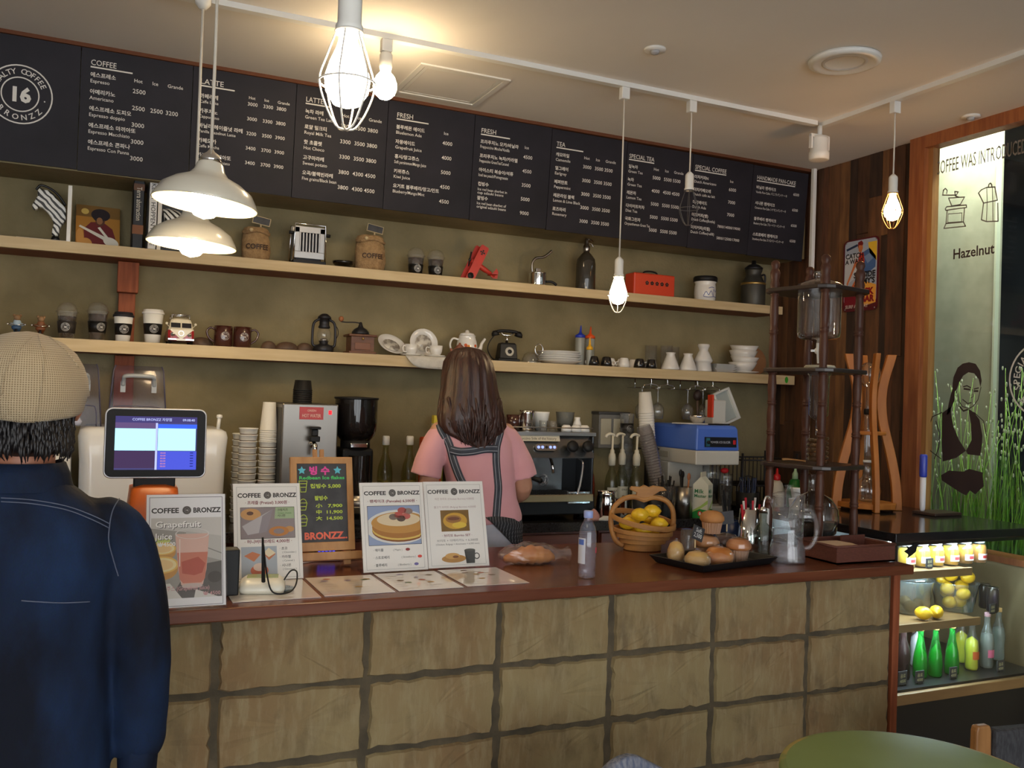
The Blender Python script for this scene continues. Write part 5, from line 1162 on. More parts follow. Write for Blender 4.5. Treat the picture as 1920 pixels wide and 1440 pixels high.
t = thing('pastry_brush', 'dark round-headed brush standing behind the steel bowl on the ice machine', 'brush', (on_y(1326, 780, IYF+.3).x-.03, IYF+.36, TI))
part('head', mb(flat('2c1c18')).ball((0,0,.165), (.028,.02,.032), 14, 10), t); part('handle', mb(flat('5a4a42')).tube([(.008,0,0),(.004,0,.07),(0,0,.14)], .008, 8), t)
solo('steel_jug', mb(M_chrome).shell([(.032,0),(.036,.02),(.03,.08),(.036,.10)], .002, 24), 'steel jug behind the bowl on the blue ice machine', 'jug', (on_y(1340, 780, IYF+.29).x-.03, IYF+.31, TI))
# milk carton and jugs before the ice machine
Y_ = 4.10-.0
t = thing('milk_carton', 'white and green milk carton in front of the ice machine', 'carton', (on_y(1320, 955, 4.07).x, 4.085, BZ+.001), rad(36))
b = mb(flat('dcdccb')).box(-.042,.042,-.042,.042,0,.18); M = RX(PI/2) @ T(0,0,.0424)
def side(b, N):
    b.use(flat('1d8a3a')).poly([(-.042,0),(.042,0),(.042,.045),(-.01,.05),(-.042,.03)], N, .0002).use(flat('a8c86a')).poly([(-.042,.04),(.0,.065),(.042,.10),(.042,.08),(0,.05),(-.042,.03)], N, .0003)
    b.use(flat('2f7a4a')).text('Milk', .03, -.034, .135, N, .0005, wt=.02).text('Master', .024, -.034, .112, N, .0005, wt=.02); b.use(flat('c8202a')).ell(.0, .025, .012, .014, N, .0005); b.use(flat('e8e6da')).ell(.0, .025, .006, .009, N, .0007)
side(b, M); side(b, RZ(-PI/2) @ M)
b.use(flat('dcdccb')).add([(-.042,-.042,.18),(.042,-.042,.18),(.042,.042,.18),(-.042,.042,.18),(-.042,0,.225),(.042,0,.225),(-.042,0,.245),(.042,0,.245)], [(0,1,5,4),(2,3,4,5),(1,2,5),(3,0,4),(4,5,7,6)]); part('box', b, t, nofix=True)
part('fold_top', mb(flat('d6cfb8')).box(-.042,.042,-.0025,.0025,.222,.248), t)
solo('clear_jug', mb(M_glass).shell([(.042,0),(.05,.17),(.052,.215)], .003, 26).use(glass('dark_drink', '2a2a2e', .5, .05, .5, '1a1a1e')).lathe([(0,.005),(.038,.005),(.043,.14),(0,.14)], 24), 'tall clear jug of dark drink right behind the milk carton', 'jug', (on_y(1336, 930, 4.28).x-.01, 4.285, BZ+.0505))
t = thing('blender_jar', 'clear ribbed jar with a red lid right of the milk carton', 'jar', (on_y(1361, 930, 4.18).x, 4.185, BZ+.0505)); t.scale = (.85,.85,.80)
b = mb(M_glass); pf = [(.04,0)]
for i in range(10): pf += [(.045,.01+i*.018),(.042,.019+i*.018)]
part('jar', b.shell(pf+[(.046,.2),(.046,.225)], .002, 28), t); part('drink', mb(glass('dark_drink', '2a2a2e', .5, .05, .5, '1a1a1e')).lathe([(0,.006),(.037,.006),(.039,.14),(0,.14)], 24), t)
part('lid', mb(flat('c8141c')).ball((-.012,0,.245), (.03,.022,.02), 16, 10), t, label='red lid')
# steel tins, pitcher, cloth, pink item, cups on the front strip of the back worktop
t = thing('utensil_tin', 'tall steel tin holding dark utensils left of the milk carton', 'tin', (on_y(1282, 930, 4.108).x, 4.108, BZ+.001))
part('tin', mb(M_steel).shell([(.045,0),(.045,.165)], .002, 28), t)
for dx, dy, h, c in ((-.02,0,.26,M_black), (.0,.015,.25,M_black), (.022,-.005,.24,pm('knob_wood',(.35,.13,.05),.4))): part('utensil', mb(c).rod((dx*.6,dy,.004), (dx*1.2,dy,h-.03), .005).ball((dx*1.2,dy,h-.02), (.012,.006,.02), 10, 8), t)
solo('steel_pitcher', mb(M_chrome).shell([(.05,0),(.053,.01),(.05,.10),(.045,.13),(.048,.145)], .002, 30), 'shiny steel milk pitcher on the back worktop beside the pink item', 'pitcher', (on_y(1136, 940, 4.13).x, 4.13, BZ+.001))
solo('steel_pitcher', mb(M_chrome).shell([(.04,0),(.043,.01),(.04,.09),(.043,.10)], .002, 26), 'smaller steel pitcher behind the basket handle', 'pitcher', (on_y(1167, 940, 4.16).x, 4.16, BZ+.001))
def blob(name, c, lab, cat, loc, r, seed=1, rz=0):
    rg = []; random.seed(seed)
    ph = [random.uniform(0, 6) for _ in range(4)]
    for j in range(7):
        f = j/6; a_ = cos(f*PI/2)**.6 if j < 6 else .02
        rg.append([(r[0]*a_*cos(q)*(1+.12*sin(3*q+ph[0])+.06*sin(7*q+ph[1]+j)), r[1]*a_*sin(q)*(1+.12*sin(2*q+ph[2])+.05*sin(6*q+ph[3]-j)), r[2]*f) for q in [2*PI*i/28 for i in range(28)]])
    return solo(name, mb(c).loft(rg), lab, cat, loc, rz)
blob('pink_item', pm('pink_item', (.55,.27,.22), .8), 'small pinkish unidentified item beside the steel pitcher', 'cloth', (on_y(1117, 955, 4.08).x, 4.10, BZ+.001), (.034,.025,.06), 4)  # crumpled lump standing in for an unidentified pink item
blob('white_cloth', M_cloth, 'crumpled white cloth at the front edge of the back worktop', 'cloth', (on_y(1142, 965, 4.07).x, 4.085, BZ+.001), (.055,.018,.025), 5)
t = thing('straw_cup', 'clear cup full of black straws behind the basket handle', 'cup', (on_y(1247, 930, 4.14).x, 4.14, BZ+.001))
part('cup', mb(M_glass).shell([(.045,0),(.055,.17)], .002, 26), t)
for i in range(14):
    a = i*2.4; r_ = .012+.002*i; part('straw', mb(M_black).rod((r_*cos(a)*.7, r_*sin(a)*.7, .006), (r_*cos(a)*1.3, r_*sin(a)*1.3, .20+.025*sin(i*1.7)), .004, 6), t)
s0 = None
for x, lab, em in ((1227,'dark paper cup with emblem seen through the basket handle',1), (1200,'dark paper cup left of the emblem cup behind the basket handle',0)):
    t = thing('dark_cup', lab, 'cup', (on_y(x, 940, 4.10).x, 4.10, BZ+.001), group='dark cups behind the basket')
    b = mb(flat('1e1c1c')).shell([(.033,0),(.043,.12)], .0015, 28)
    if em: wrap(b, emblem(0, 0, .02, flat('a8a49e'), fine=False), .0375, .055, -PI/2, .083)
    part('cup', b, t, nofix=True); part('rim', mb(M_paper).tube([(.043*cos(a), .043*sin(a), .12) for a in [2*PI*i/28 for i in range(28)]], .0015, 6, True), t)
# tongs hanging on the plank wall
t = thing('hanging_tongs', 'small metal and white utensil hanging on the dark planks left of the drip tower', 'utensil', (XR-.02, on_x(1432, 790, XR-.02).y, on_x(1432, 790, XR-.02).z))
part('hook', mb(M_iron).rod((.02,0,.12), (-.004,0,.12), .003), t); part('utensil', mb(M_steel).box(-.004,.004,-.012,.012,.02,.12).use(flat('c8c8b8')).box(-.006,.006,-.01,.01,-.10,.02), t, bevel=.003)
# ------------------------------------------------------------------ things on the service counter
def plane_sign(bl, br, tl, lean, ymin=None):
    P0, P1 = on_z(*bl, CT), on_z(*br, CT); d = P1-P0; d.y = d.y*.3; 
    if ymin and P0.y < ymin: P1.y += ymin-P0.y; P0.y = ymin
    u = d.normalized(); wd = d.length; n = Vector((-u.y, u.x, 0)); v = Vector((0,0,1))*cos(lean)+n*sin(lean); nn = u.cross(v)
    rdir = ray(*tl); c = Vector((0,0,EYE)); t = (P0-c).dot(nn)/rdir.dot(nn); h = (c+rdir*t-P0).dot(v)
    return P0, math.atan2(u.y, u.x), wd, h
M_acr = glass('acrylic', 'fefefe', .45, .03)
M_sheet = pm('menu_sheet', (.80,.77,.72), .45, coat=.25)
INK = flat('22201f'); MAR = flat('7a2030'); GREYI = flat('55524e')
def menu_stand(lab, bl, br, tl, draw, lean=18, ymin=None):
    P0, rz, wd, h = plane_sign(bl, br, tl, rad(lean), ymin)
    t = thing('menu_stand', lab, 'menu stand', (P0.x, P0.y, CT+.001), rz, group='standing picture menus on the counter')
    N = RX(PI/2-rad(lean))                        # local x right, y up the sheet
    b = mb(M_sheet).box(0, wd, 0.004, h, -.003, 0, N); draw(b, N, wd, h); part('printed_sheet', b, t, nofix=True)
    part('acrylic_holder', mb(M_acr).box(-.003, wd+.003, .001, h+.003, .002, .0035, N).box(-.003, wd+.003, .001, h+.003, -.0065, -.004, N), t)
    D_ = h*sin(rad(lean))
    part('foot', mb(M_acr).box(0, wd, .0, max(D_, .06), 0, .0025).add([(wd*.3,.01,.002),(wd*.7,.01,.002),(wd*.7,max(D_,.06),.002),(wd*.3,max(D_,.06),.002),(wd*.3,h*.5*sin(rad(lean))+.006,h*.5*cos(rad(lean))),(wd*.7,h*.5*sin(rad(lean))+.006,h*.5*cos(rad(lean)))], [(2,3,4,5)]), t)
    return t, wd, h
def header(b, N, wd, h, y, sz):
    b.use(INK).text('COFFEE', sz, wd*.06, y, N, .0004, fit=wd*.345, wt=.035).text('BRONZZ', sz, wd*.585, y, N, .0004, fit=wd*.36, wt=.035)
    r = wd*.058; b.use(flat('3a3634')).ell(wd*.505, y+sz*.35, r, r, N, .0005); b.use(flat('b5b0aa')).ring(wd*.505, y+sz*.35, r*.9, r*.97, N, .0007).ring(wd*.505, y+sz*.35, r*.55, r*.6, N, .0007).text('16', r*.7, wd*.505, y+sz*.35-r*.24, N, .0007, al='c', wt=.03)
def border(b, N, wd, h, m, t_=.0008, c=INK):
    b.use(c)
    for x0, x1, y0, y1 in ((m,wd-m,m,m+t_),(m,wd-m,h-m-t_,h-m),(m,m+t_,m,h-m),(wd-m-t_,wd-m,m,h-m)): b.rect(x0, x1, y0, y1, N, .0003)
def d_grape(b, N, W, H):
    b.use(flat('e6e4e4')).rect(0, W, .004, H, N, .0001); border(b, N, W, H, W*.035, .0012, flat('3c3c48')); header(b, N, W, H, H*.835, H*.062)
    y0, y1 = H*.09, H*.79; x0, x1 = W*.06, W*.95
    b.use(flat('9c978f')).rect(x0, x1, y0, y1, N, .0002)
    b.use(flat('c9c4bd')).poly([(x0,y1),(x1,y1),(x1,H*.62),(x0,H*.70)], N, .0003).use(flat('5f5a57')).poly([(W*.3,y0),(x1,y0),(x1,H*.40),(W*.55,H*.36)], N, .0003)
    b.use(flat('b9b5ae')).poly([(x1,H*.40),(x1,H*.62),(W*.5,H*.67),(W*.45,H*.5)], N, .0004).use(flat('d4d0c8')).poly([(x0,y0),(W*.45,y0),(W*.3,H*.22),(x0,H*.2)], N, .0004).poly([(W*.6,y0),(W*.9,y0),(W*.62,H*.16)], N, .0005)
    b.use(flat('8a857f')).poly([(x1,H*.46),(x1,H*.47),(W*.6,H*.57),(W*.6,H*.56)], N, .0005)
    b.use(flat('c8d070')).ell(W*.18, H*.59, W*.12, H*.03, N, .00045)
    for cx, cy, rx, ry in ((.20,.52,.17,.055),(.20,.38,.20,.075)):
        b.use(flat('c9924a')).ell(W*cx, H*(cy-.03), W*rx, H*ry*1.35, N, .0006).use(flat('e3b860')).ell(W*cx, H*cy, W*rx*1.02, H*ry, N, .0008).use(flat('ecd9a0')).ell(W*cx, H*cy, W*rx*.9, H*ry*.82, N, .001).use(flat('e8c488')).ell(W*cx, H*cy, W*rx*.7, H*ry*.6, N, .0012)
    g = [(.36,.645),(.40,.33),(.44,.20),(.50,.185),(.66,.185),(.71,.20),(.755,.33),(.79,.645)]
    b.use(flat('d9b0a0')).poly([(W*x, H*y) for x, y in g], N, .0014).use(flat('cc7c66')).poly([(W*x, H*y) for x, y in ((.385,.48),(.42,.25),(.46,.215),(.69,.215),(.735,.25),(.772,.48))], N, .0016)
    b.use(flat('b85848')).poly([(W*x, H*y) for x, y in ((.44,.40),(.45,.30),(.60,.28),(.70,.30),(.74,.38),(.65,.44))], N, .0018).use(flat('c8b4ac')).ell(W*.575, H*.19, W*.13, H*.022, N, .0018).use(flat('d8d2cc')).ring(W*.575, H*.645, W*.20, W*.215, N @ T(0,H*.645,0) @ S(1,.33,1) @ T(0,-H*.645,0), .0018)
    b.use(flat('e8d4c8')).rect(W*.41, W*.425, H*.36, H*.6, N, .002).use(flat('4a4642')).ell(W*.86, H*.26, W*.09, H*.05, N, .0007)
    wt_ = flat('f2efea'); b.use(GREYI).text('Grapefruit', H*.075, W*.118, H*.70, N, .0022, fit=W*.57, wt=.02).text('Juice', H*.075, W*.118, H*.595, N, .0022, wt=.02)
    b.use(wt_).text('Grapefruit', H*.075, W*.11, H*.705, N, .0026, fit=W*.57, wt=.02).text('Juice', H*.075, W*.11, H*.60, N, .0026, wt=.02).text('₩4500', H*.05, W*.14, H*.54, N, .0026, wt=.02)
    b.use(flat('c89898')).text('자몽주스 (Grapefruit Juice)', H*.048, W*.15, H*.155, N, .0022, fit=W*.64, wt=.01).text('₩ 4500', H*.045, W*.93, H*.105, N, .0022, al='r', wt=.01)
menu_stand('standing picture menu of a pink grapefruit juice glass, nearest the denim-shirted customer', (272,1151), (426,1141), (262,929), d_grape, 20, 2.432)
def d_pretzel(b, N, W, H):
    border(b, N, W, H, W*.05, .0006, GREYI); header(b, N, W, H, H*.855, H*.062)
    b.use(MAR).text('· 프레즐 (Pretzel) 3,000원 ·', H*.042, W*.5, H*.785, N, .0004, al='c', fit=W*.66, wt=.02)
    b.use(flat('8c7f80')).rect(W*.1, W*.9, H*.43, H*.75, N, .0002); b.use(flat('2a2624')).line([(W*.1,H*.43),(W*.9,H*.43),(W*.9,H*.75),(W*.1,H*.75)], .0012, N, .0004, True)
    b.use(flat('9db088')).poly([(W*.62,H*.75),(W*.9,H*.75),(W*.9,H*.63),(W*.6,H*.63)], N, .0003).use(flat('c4935a')).ell(W*.25, H*.68, W*.15, H*.06, N, .0004, 20).use(flat('5e4030')).ell(W*.24, H*.69, W*.05, H*.02, N, .0006).use(flat('b4aeb0')).poly([(W*.12,H*.56),(W*.58,H*.73),(W*.48,H*.50),(W*.2,H*.47)], N, .0005).use(flat('8f868c')).poly([(W*.58,H*.73),(W*.48,H*.5),(W*.36,H*.48),(W*.42,H*.66)], N, .0006)
    b.use(flat('b87838')).ring(W*.66, H*.50, W*.08, W*.15, N @ T(0,H*.5,0) @ S(1,.5,1) @ T(0,-H*.5,0), .0008).use(flat('c08c50')).ell(W*.82, H*.52, W*.07, H*.03, N, .0006)
    b.use(INK).text('· 크림치즈', H*.03, W*.62, H*.71, N, .0008, wt=.01).text('· 시나몬', H*.03, W*.62, H*.65, N, .0008, wt=.01).use(flat('4a7a3a')).text('Cream cheese', H*.024, W*.65, H*.68, N, .0008, wt=.01)
    b.use(MAR).text('· 허니버터브레드 4,000원 ·', H*.042, W*.5, H*.385, N, .0004, al='c', fit=W*.7, wt=.02)
    b.use(flat('a9b1ba')).rect(W*.1, W*.62, H*.04, H*.35, N, .0002)
    b.use(flat('c87a52')).poly([(W*.14,H*.26),(W*.28,H*.20),(W*.38,H*.27),(W*.26,H*.30)], N, .0004).poly([(W*.42,H*.28),(W*.5,H*.32),(W*.6,H*.27),(W*.5,H*.21)], N, .0004).use(flat('e4d6b4')).poly([(W*.42,H*.285),(W*.5,H*.335),(W*.6,H*.28),(W*.5,H*.24)], N, .0006).use(flat('c8694a')).ell(W*.36, H*.11, W*.13, H*.06, N, .0004).use(flat('e0c8b8')).ell(W*.36, H*.145, W*.09, H*.04, N, .0006)
    for i, (k, e) in enumerate((('초코','Chocolate'),('카라멜','Caramel'),('시나몬','Cinnamon'))): b.use(INK).text('· '+k, H*.034, W*.66, H*(.31-.085*i), N, .0004, wt=.01).text('( %s )' % e, H*.026, W*.70, H*(.275-.085*i), N, .0004)
menu_stand('standing picture menu of pretzels and toast behind the signature pad', (440,1094), (568,1086), (425,908), d_pretzel, 20)
def d_pan(b, N, W, H):
    border(b, N, W, H, W*.05, .0006, GREYI); header(b, N, W, H, H*.86, H*.06)
    b.use(MAR).text('· 팬케이크 (Pancake) 6,500원 ·', H*.04, W*.5, H*.775, N, .0004, al='c', fit=W*.78, wt=.02)
    x0, x1, y0, y1 = W*.1, W*.92, H*.30, H*.735
    b.use(flat('8f9fc0')).rect(x0, x1, y0, y1, N, .0002); b.use(flat('2a2624')).line([(x0,y0),(x1,y0),(x1,y1),(x0,y1)], .0012, N, .0014, True)
    clip = lambda P: [(min(max(x, x0), x1), min(max(y, y0), y1)) for x, y in P]
    el = lambda cx, cy, rx, ry, a0=0, a1=2*PI: [(W*cx+W*rx*cos(a0+(a1-a0)*i/30), H*cy+H*ry*sin(a0+(a1-a0)*i/30)) for i in range(31)]
    b.use(flat('d9d8d2')).poly(clip(el(.58,.50,.52,.19)), N, .0004).use(flat('8a5220')).poly(clip(el(.60,.46,.44,.13)), N, .0006).use(flat('d8b85a')).poly(clip(el(.60,.475,.44,.125)), N, .0008).use(flat('a8702c')).poly(clip(el(.60,.50,.44,.13)), N, .001).use(flat('c08c42')).poly(clip(el(.60,.545,.45,.12)), N, .0012).use(flat('dcc8a4')).poly(clip(el(.58,.58,.34,.075)), N, .0014)
    for cx, cy, c in ((.58,.63,'b85048'),(.70,.615,'c06058'),(.64,.68,'a84a44'),(.50,.61,'7a6a60'),(.62,.59,'5a463c'),(.74,.67,'8a7468')): b.use(flat(c)).ell(W*cx, H*cy, W*.07, H*.035, N, .0016)
    for i, (k, e, c) in enumerate((('메이플','Maple','8a2020'),('스트로베리','Strawberry','d84838'),('블루베리','Blueberry','6a62a0'))):
        y = H*(.235-.082*i); b.use(INK).text('· %s' % k, H*.036, W*.16, y, N, .0004, wt=.012); x = .16+.05+.062*len(k); b.use(GREYI).text('( %s )' % e, H*.03, W*(x+.07), y, N, .0004); b.use(flat(c)).ell(W*(x+.36 if i else x+.3), y+H*.01, W*.035, H*.016, N, .0006)
menu_stand('standing picture menu of a stack of pancakes right of the chalkboard', (682,1077), (801,1069), (672,906), d_pan, 17)
def d_bur(b, N, W, H):
    border(b, N, W, H, W*.05, .0006, GREYI); header(b, N, W, H, H*.86, H*.06)
    c = flat('a88a8a'); b.use(c).text('치킨 브리또 (Chicken Burrito) 4,500원', H*.03, W*.5, H*.785, N, .0004, al='c', fit=W*.66).text('불고기 브리또 (Bulgogi Burrito) 4,500원', H*.03, W*.5, H*.69, N, .0004, al='c', fit=W*.7)
    x0, x1, y0, y1 = W*.25, W*.72, H*.42, H*.665
    b.use(flat('7a5a20')).rect(x0, x1, y0, y1, N, .0002).use(flat('c89a30')).ell(W*.485, H*.54, W*.2, H*.095, N, .0004).use(flat('9a6a34')).ell(W*.46, H*.56, W*.13, H*.045, N, .0006).use(flat('6e3c22')).ell(W*.46, H*.565, W*.10, H*.02, N, .0008).use(flat('d8b840')).ell(W*.55, H*.49, W*.12, H*.035, N, .0006)
    b.use(MAR).text('· 브리또 Burrito SET ·', H*.036, W*.5, H*.36, N, .0004, al='c', fit=W*.5, wt=.012); b.use(GREYI).text('브리또 + 아메리카노 = 6,500원', H*.032, W*.5, H*.305, N, .0004, al='c', fit=W*.68).text('(Chicken, Bulgogi + Americano = 6,500 won)', H*.028, W*.5, H*.265, N, .0004, al='c', fit=W*.72)
    b.use(flat('b08040')).ell(W*.42, H*.11, W*.2, H*.045, N, .0004).use(flat('c89a58')).ell(W*.40, H*.14, W*.12, H*.035, N, .0006).use(flat('7a4a2a')).ell(W*.45, H*.13, W*.05, H*.015, N, .0008).use(flat('3a3a38')).poly([(W*.62,H*.05),(W*.76,H*.05),(W*.78,H*.20),(W*.60,H*.20)], N, .0009).use(flat('4c4c48')).ell(W*.69, H*.2, W*.09, H*.016, N, .001).use(flat('3a3a38')).ring(W*.80, H*.13, W*.035, W*.05, N, .0008)
menu_stand('standing picture menu of burritos and a dark mug, rightmost of the standing menus', (804,1069), (916,1062), (787,904), d_bur, 17)
# laminated sheets lying flat
M_lam = pm('laminate', (.74,.70,.66), .12, coat=.6)
for i, (x0, x1, lab) in enumerate(((438,604,'laminated menu sheet under the signature pad, leftmost of the row'), (612,744,'laminated menu sheet reflecting the blue light, second in the row'), (752,872,'laminated menu sheet lying before the pancake menu'), (881,996,'laminated menu sheet lying before the burrito menu, rightmost of the row'))):
    y_ = 1122-(x0-610)*.07; p0, p1 = on_z(x0, y_, CT), on_z(x1, 1122-(x1-610)*.07, CT)
    wd = p1.x-p0.x; dp = .255
    b = mb(M_lam).box(0, wd, 0, dp, 0, .0012); random.seed(20+i)
    b.use(flat('8a8480'))
    for r_ in range(7):
        for c_ in range(2): b.rect(wd*(.1+.42*c_), wd*(.1+.42*c_+random.uniform(.12,.25)), dp*(.1+.115*r_), dp*(.1+.115*r_)+.003, None, .0016)
    for k in range(6): b.use(flat(random.choice(['9a5038','5a6a4a','7a6a8a','a08050','6a5a50']))).ell(wd*random.uniform(.2,.85), dp*random.uniform(.35,.9), .011, .008, None, .0017)
    solo('menu_sheet', b, lab, 'menu sheet', (p0.x, p0.y+.02, CT+.0008), group='laminated sheets lying on the counter', nofix=True)
# chalkboard easel
P0, rz, W, H = plane_sign((547,1069), (664,1061), (530,858), rad(14))
t = thing('chalkboard_easel', 'small wooden easel chalkboard with coloured handwriting about shaved ice', 'chalkboard', (P0.x, P0.y, CT+.001), rz)
N = RX(PI/2-rad(14)); M_ez = pm('easel_wood', (.46,.24,.085), .5, c2=(.38,.18,.06), ns=8, stretch=(5,5,.6))
y0 = H*.15
part('frame', mb(M_ez).box(0, W, y0, y0+.028, -.008, .008, N).box(0, W, H-.022, H, -.008, .008, N).box(0, .021, y0, H, -.0079, .0079, N).box(W-.021, W, y0, H, -.0079, .0079, N), t, bevel=.002)
part('ledge', mb(M_ez).box(-.008, W+.02, y0-.03, y0-.004, -.012, .016, N), t, bevel=.002)
for x in (.026, W-.022): part('front_leg', mb(M_ez).box(x-.012, x+.012, 0.009, y0+.02, -.024, -.011, N), t, bevel=.002)
for x in (W*.42, W*.53): part('mast', mb(M_ez).box(x-.007, x+.007, H-.06, H+.028, -.02, -.009, N), t, bevel=.002)
part('rear_leg', mb(M_ez).add([(W*.6,.10,.26),(W*.66,.10,.26),(W*.66,.112,.26),(W*.6,.112,.26),(W*1.0,.21,0),(W*1.08,.21,0),(W*1.08,.222,0),(W*1.0,.222,0)], [(0,1,2,3),(4,5,6,7),(0,1,5,4),(1,2,6,5),(2,3,7,6),(3,0,4,7)]), t)
b = mb(M_slate).box(.02, W-.02, y0+.025, H-.02, -.003, .003, N)
def Q(u, v): return (.021+(W-.042)*u, y0+.028+(H-y0-.05)*v)
bw, bh = W-.042, H-y0-.05
def chalk(st, size, u, v, c, fit=None, wt=.03, al='l'): x, y = Q(u, v); b.use(flat(c)).text(st, bh*size, x, y, N, .0036, fit=bw*fit if fit else None, wt=wt, al=al)
pk, gr, yl, rd_ = 'e0489a', '46c864', 'b4c840', 'e06a50'
chalk('빙 수', .115, .24, .87, pk, .42, .045); chalk('Redbean Ice flakes', .06, .04, .80, gr, .92, .02)
for u in (.10, .82):
    x, y = Q(u, .915); b.use(flat('5ab8c8')).poly([(x+bw*.085*(1 if k % 2 == 0 else .5)*sin(PI*k/5), y+bw*.085*(1 if k % 2 == 0 else .5)*cos(PI*k/5)) for k in range(10)], N, .0036)
chalk('컵빙수 5,000', .062, .26, .69, yl, .62); chalk('팥빙수', .062, .34, .535, yl); chalk('小   7,900', .055, .36, .44, yl, .54); chalk('中  11,900', .055, .36, .36, yl, .54); chalk('大  14,500', .055, .36, .28, yl, .54); chalk('BRONZZ..', .12, .12, .04, rd_, .86, .04)
def lines(pts, c='b4c840', close=False): b.use(flat(c)).line([Q(*p) for p in pts], .0022, N, .0036, close)
lines([(.04,.78),(.20,.78),(.17,.64),(.07,.64)], close=True); lines([(.05,.745),(.19,.745)]); lines([(.065,.70),(.175,.70)])
for cy in (.50, .30):
    lines([(.05+.13*.5*(1+cos(a))+.0, cy+.05*sin(a)) for a in [PI*i/8 for i in range(9)]]); lines([(.04,cy),(.06,cy-.09),(.16,cy-.09),(.19,cy)], close=True); lines([(.06,cy-.045),(.175,cy-.045)])
part('slate', b, t, nofix=True)
# till customer display
PX0, PX1, PY = on_y(195, 830, 3.0).x, on_y(387, 830, 3.0).x, 3.0
z0, z1 = on_y(290, 897, PY).z, on_y(290, 766, PY).z; W, H = PX1-PX0, z1-z0
t = thing('till_display', 'till screen with a black bezel and silver edge on an orange stand', 'till display', ((PX0+PX1)/2, PY, CT+.001))
zc = (z0+z1)/2-CT; N = T(0, 0, zc) @ RX(PI/2-.10)
def rrect(w_, h_, r, n=6): return [(sx*(w_/2-r)+r*cos(a), sy*(h_/2-r)+r*sin(a)) for sx, sy, a0 in ((1,1,0),(-1,1,PI/2),(-1,-1,PI),(1,-1,3*PI/2)) for a in [a0+PI/2*i/n for i in range(n+1)]]
part('silver_case', mb(pm('silver_case', (.62,.62,.64), .3, .4)).prism(rrect(W, H, .022), -.03, 0, N), t, bevel=.003)
part('bezel', mb(pm('bezel_black', (.008,.008,.01), .5, spec=.2)).prism(rrect(W-.008, H-.008, .019), 0, .002, N), t)
sw, sh = W*.80, H*.76; E = lambda n_, c, s=.9: emis('screen_'+n_, c, s)
b = mb(E('base', '4a4876', .8)).rect(-sw/2, sw/2, -sh/2, sh/2, N, .0024)
b.use(E('top', '453f72', .8)).rect(-sw/2, sw/2, sh*.38, sh/2, N, .0026).use(E('bar', '63507a', .8)).rect(-sw/2, 0, sh*.27, sh*.38, N, .0026).use(E('blue', '3a5cd8', 1)).rect(0.004, sw/2, sh*.28, sh*.36, N, .0027)
b.use(E('cyan', 'a4ecff', 1.15)).rect(-sw/2, -.002, -sh*.14, sh*.27, N, .0027).rect(.004, sw*.485, -sh*.14, sh*.28, N, .0027).use(E('plum', '4b3a5c', .7)).rect(-sw/2, 0, -sh*.47, -sh*.14, N, .0026).use(E('violet', '4a54c8', .9)).rect(.004, sw/2, -sh/2, -sh*.15, N, .0026)
b.use(E('ink', 'a8b0e0', 1)).text('COFFEE BRONZZ 자양점', .0105, -sw*.30, sh*.42, N, .0029, wt=.01).text('09:08:40', .0105, sw*.47, sh*.42, N, .0029, al='r', wt=.01).rect(-.003, .003, -sh*.5, sh*.38, N, .0028)
for k in range(6): b.use(E('amber', 'd88a70', .9)).text('00:00', .007, .012, -sh*(.2+.05*k), N, .0029).use(E('navy', '20286a', .8)).rect(sw*.42, sw*.46, -sh*(.19+.05*k), -sh*(.175+.05*k), N, .0029)
part('screen', b, t, nofix=True)
part('neck', mb(M_black).box(-.06, .06, .01, .045, .20, zc+.02), t, bevel=.004)
part('stand', mb(pm('till_orange', (.62,.13,.02), .35)).loft([rr(.075,-.06,.16,0,.02), rr(.072,-.05,.15,.19,.02), rr(.068,-.02,.13,.245,.03), rr(.04,.0,.1,.255,.03)]), t)
# signature pad, card reader, LED device
p = on_z(484, 1118, CT)
t = thing('signature_pad', 'white signature pad with a black pen standing in it on the counter', 'signature pad', (p.x+.02, p.y+.058, CT+.0025), rad(-12))
M_padw = pm('pad_white', (.74,.72,.62), .3)
part('body', mb(M_padw).loft([rr(.058,-.05,.055,0,.022), rr(.062,-.055,.06,.012,.022), rr(.058,-.045,.058,.026,.022), rr(.045,-.02,.05,.036,.02)]), t)
part('screen', mb(pm('lcd_green', (.32,.40,.16), .2)).box(-.042,.042,-.005,.045,.0345,.037), t)
q = part('pen', mb(M_black).rod((.004,-.032,.028), (-.003,-.02,.15), .0055, 10, .003), t)
part('cable', mb(M_black).tube(crv([(.0,-.022,.13),(.012,-.05,.06),(.03,-.075,.012),(.07,-.06,.006),(.09,-.03,.02),(.092,.0,.05),(.075,.02,.05),(.055,.01,.022)], 6), .0022, 6), t)
solo('coin_dish', mb(glass('blue_tinted', 'c8d4de', 1, .03, .15, '8fa0b0')).lathe([(0,0),(.03,0),(.034,.006),(.028,.004),(0,.004)], 28), 'small bluish clear dish beside the signature pad cable', 'dish', (on_z(533, 1112, CT).x, on_z(533, 1112, CT).y+.03, CT+.0025))
p = on_z(437, 1124, CT)
solo('card_reader', mb(M_black).box(-.02,.02,0,.05,0,.125), 'black upright box between the grapefruit menu and the signature pad', 'card reader', (p.x-.001, p.y+.035, CT+.001), bevel=.004)
p = on_y(613, 1040, 3.0)
t = thing('clock_device', 'small dark device with glowing blue digits under the chalkboard', 'clock', (p.x, 3.0, CT+.001))
part('body', mb(M_black).box(-.05,.05,0,.05,0,.06), t, bevel=.004)
b = mb(emis('blue_digits', '3848ff', 1.6))
for i in range(5):
    for z in (.022, .03, .038): b.box(-.03+i*.012, -.022+i*.012, -.0015, 0, z, z+.003)
part('digits', b, t, label='glowing blue digits')
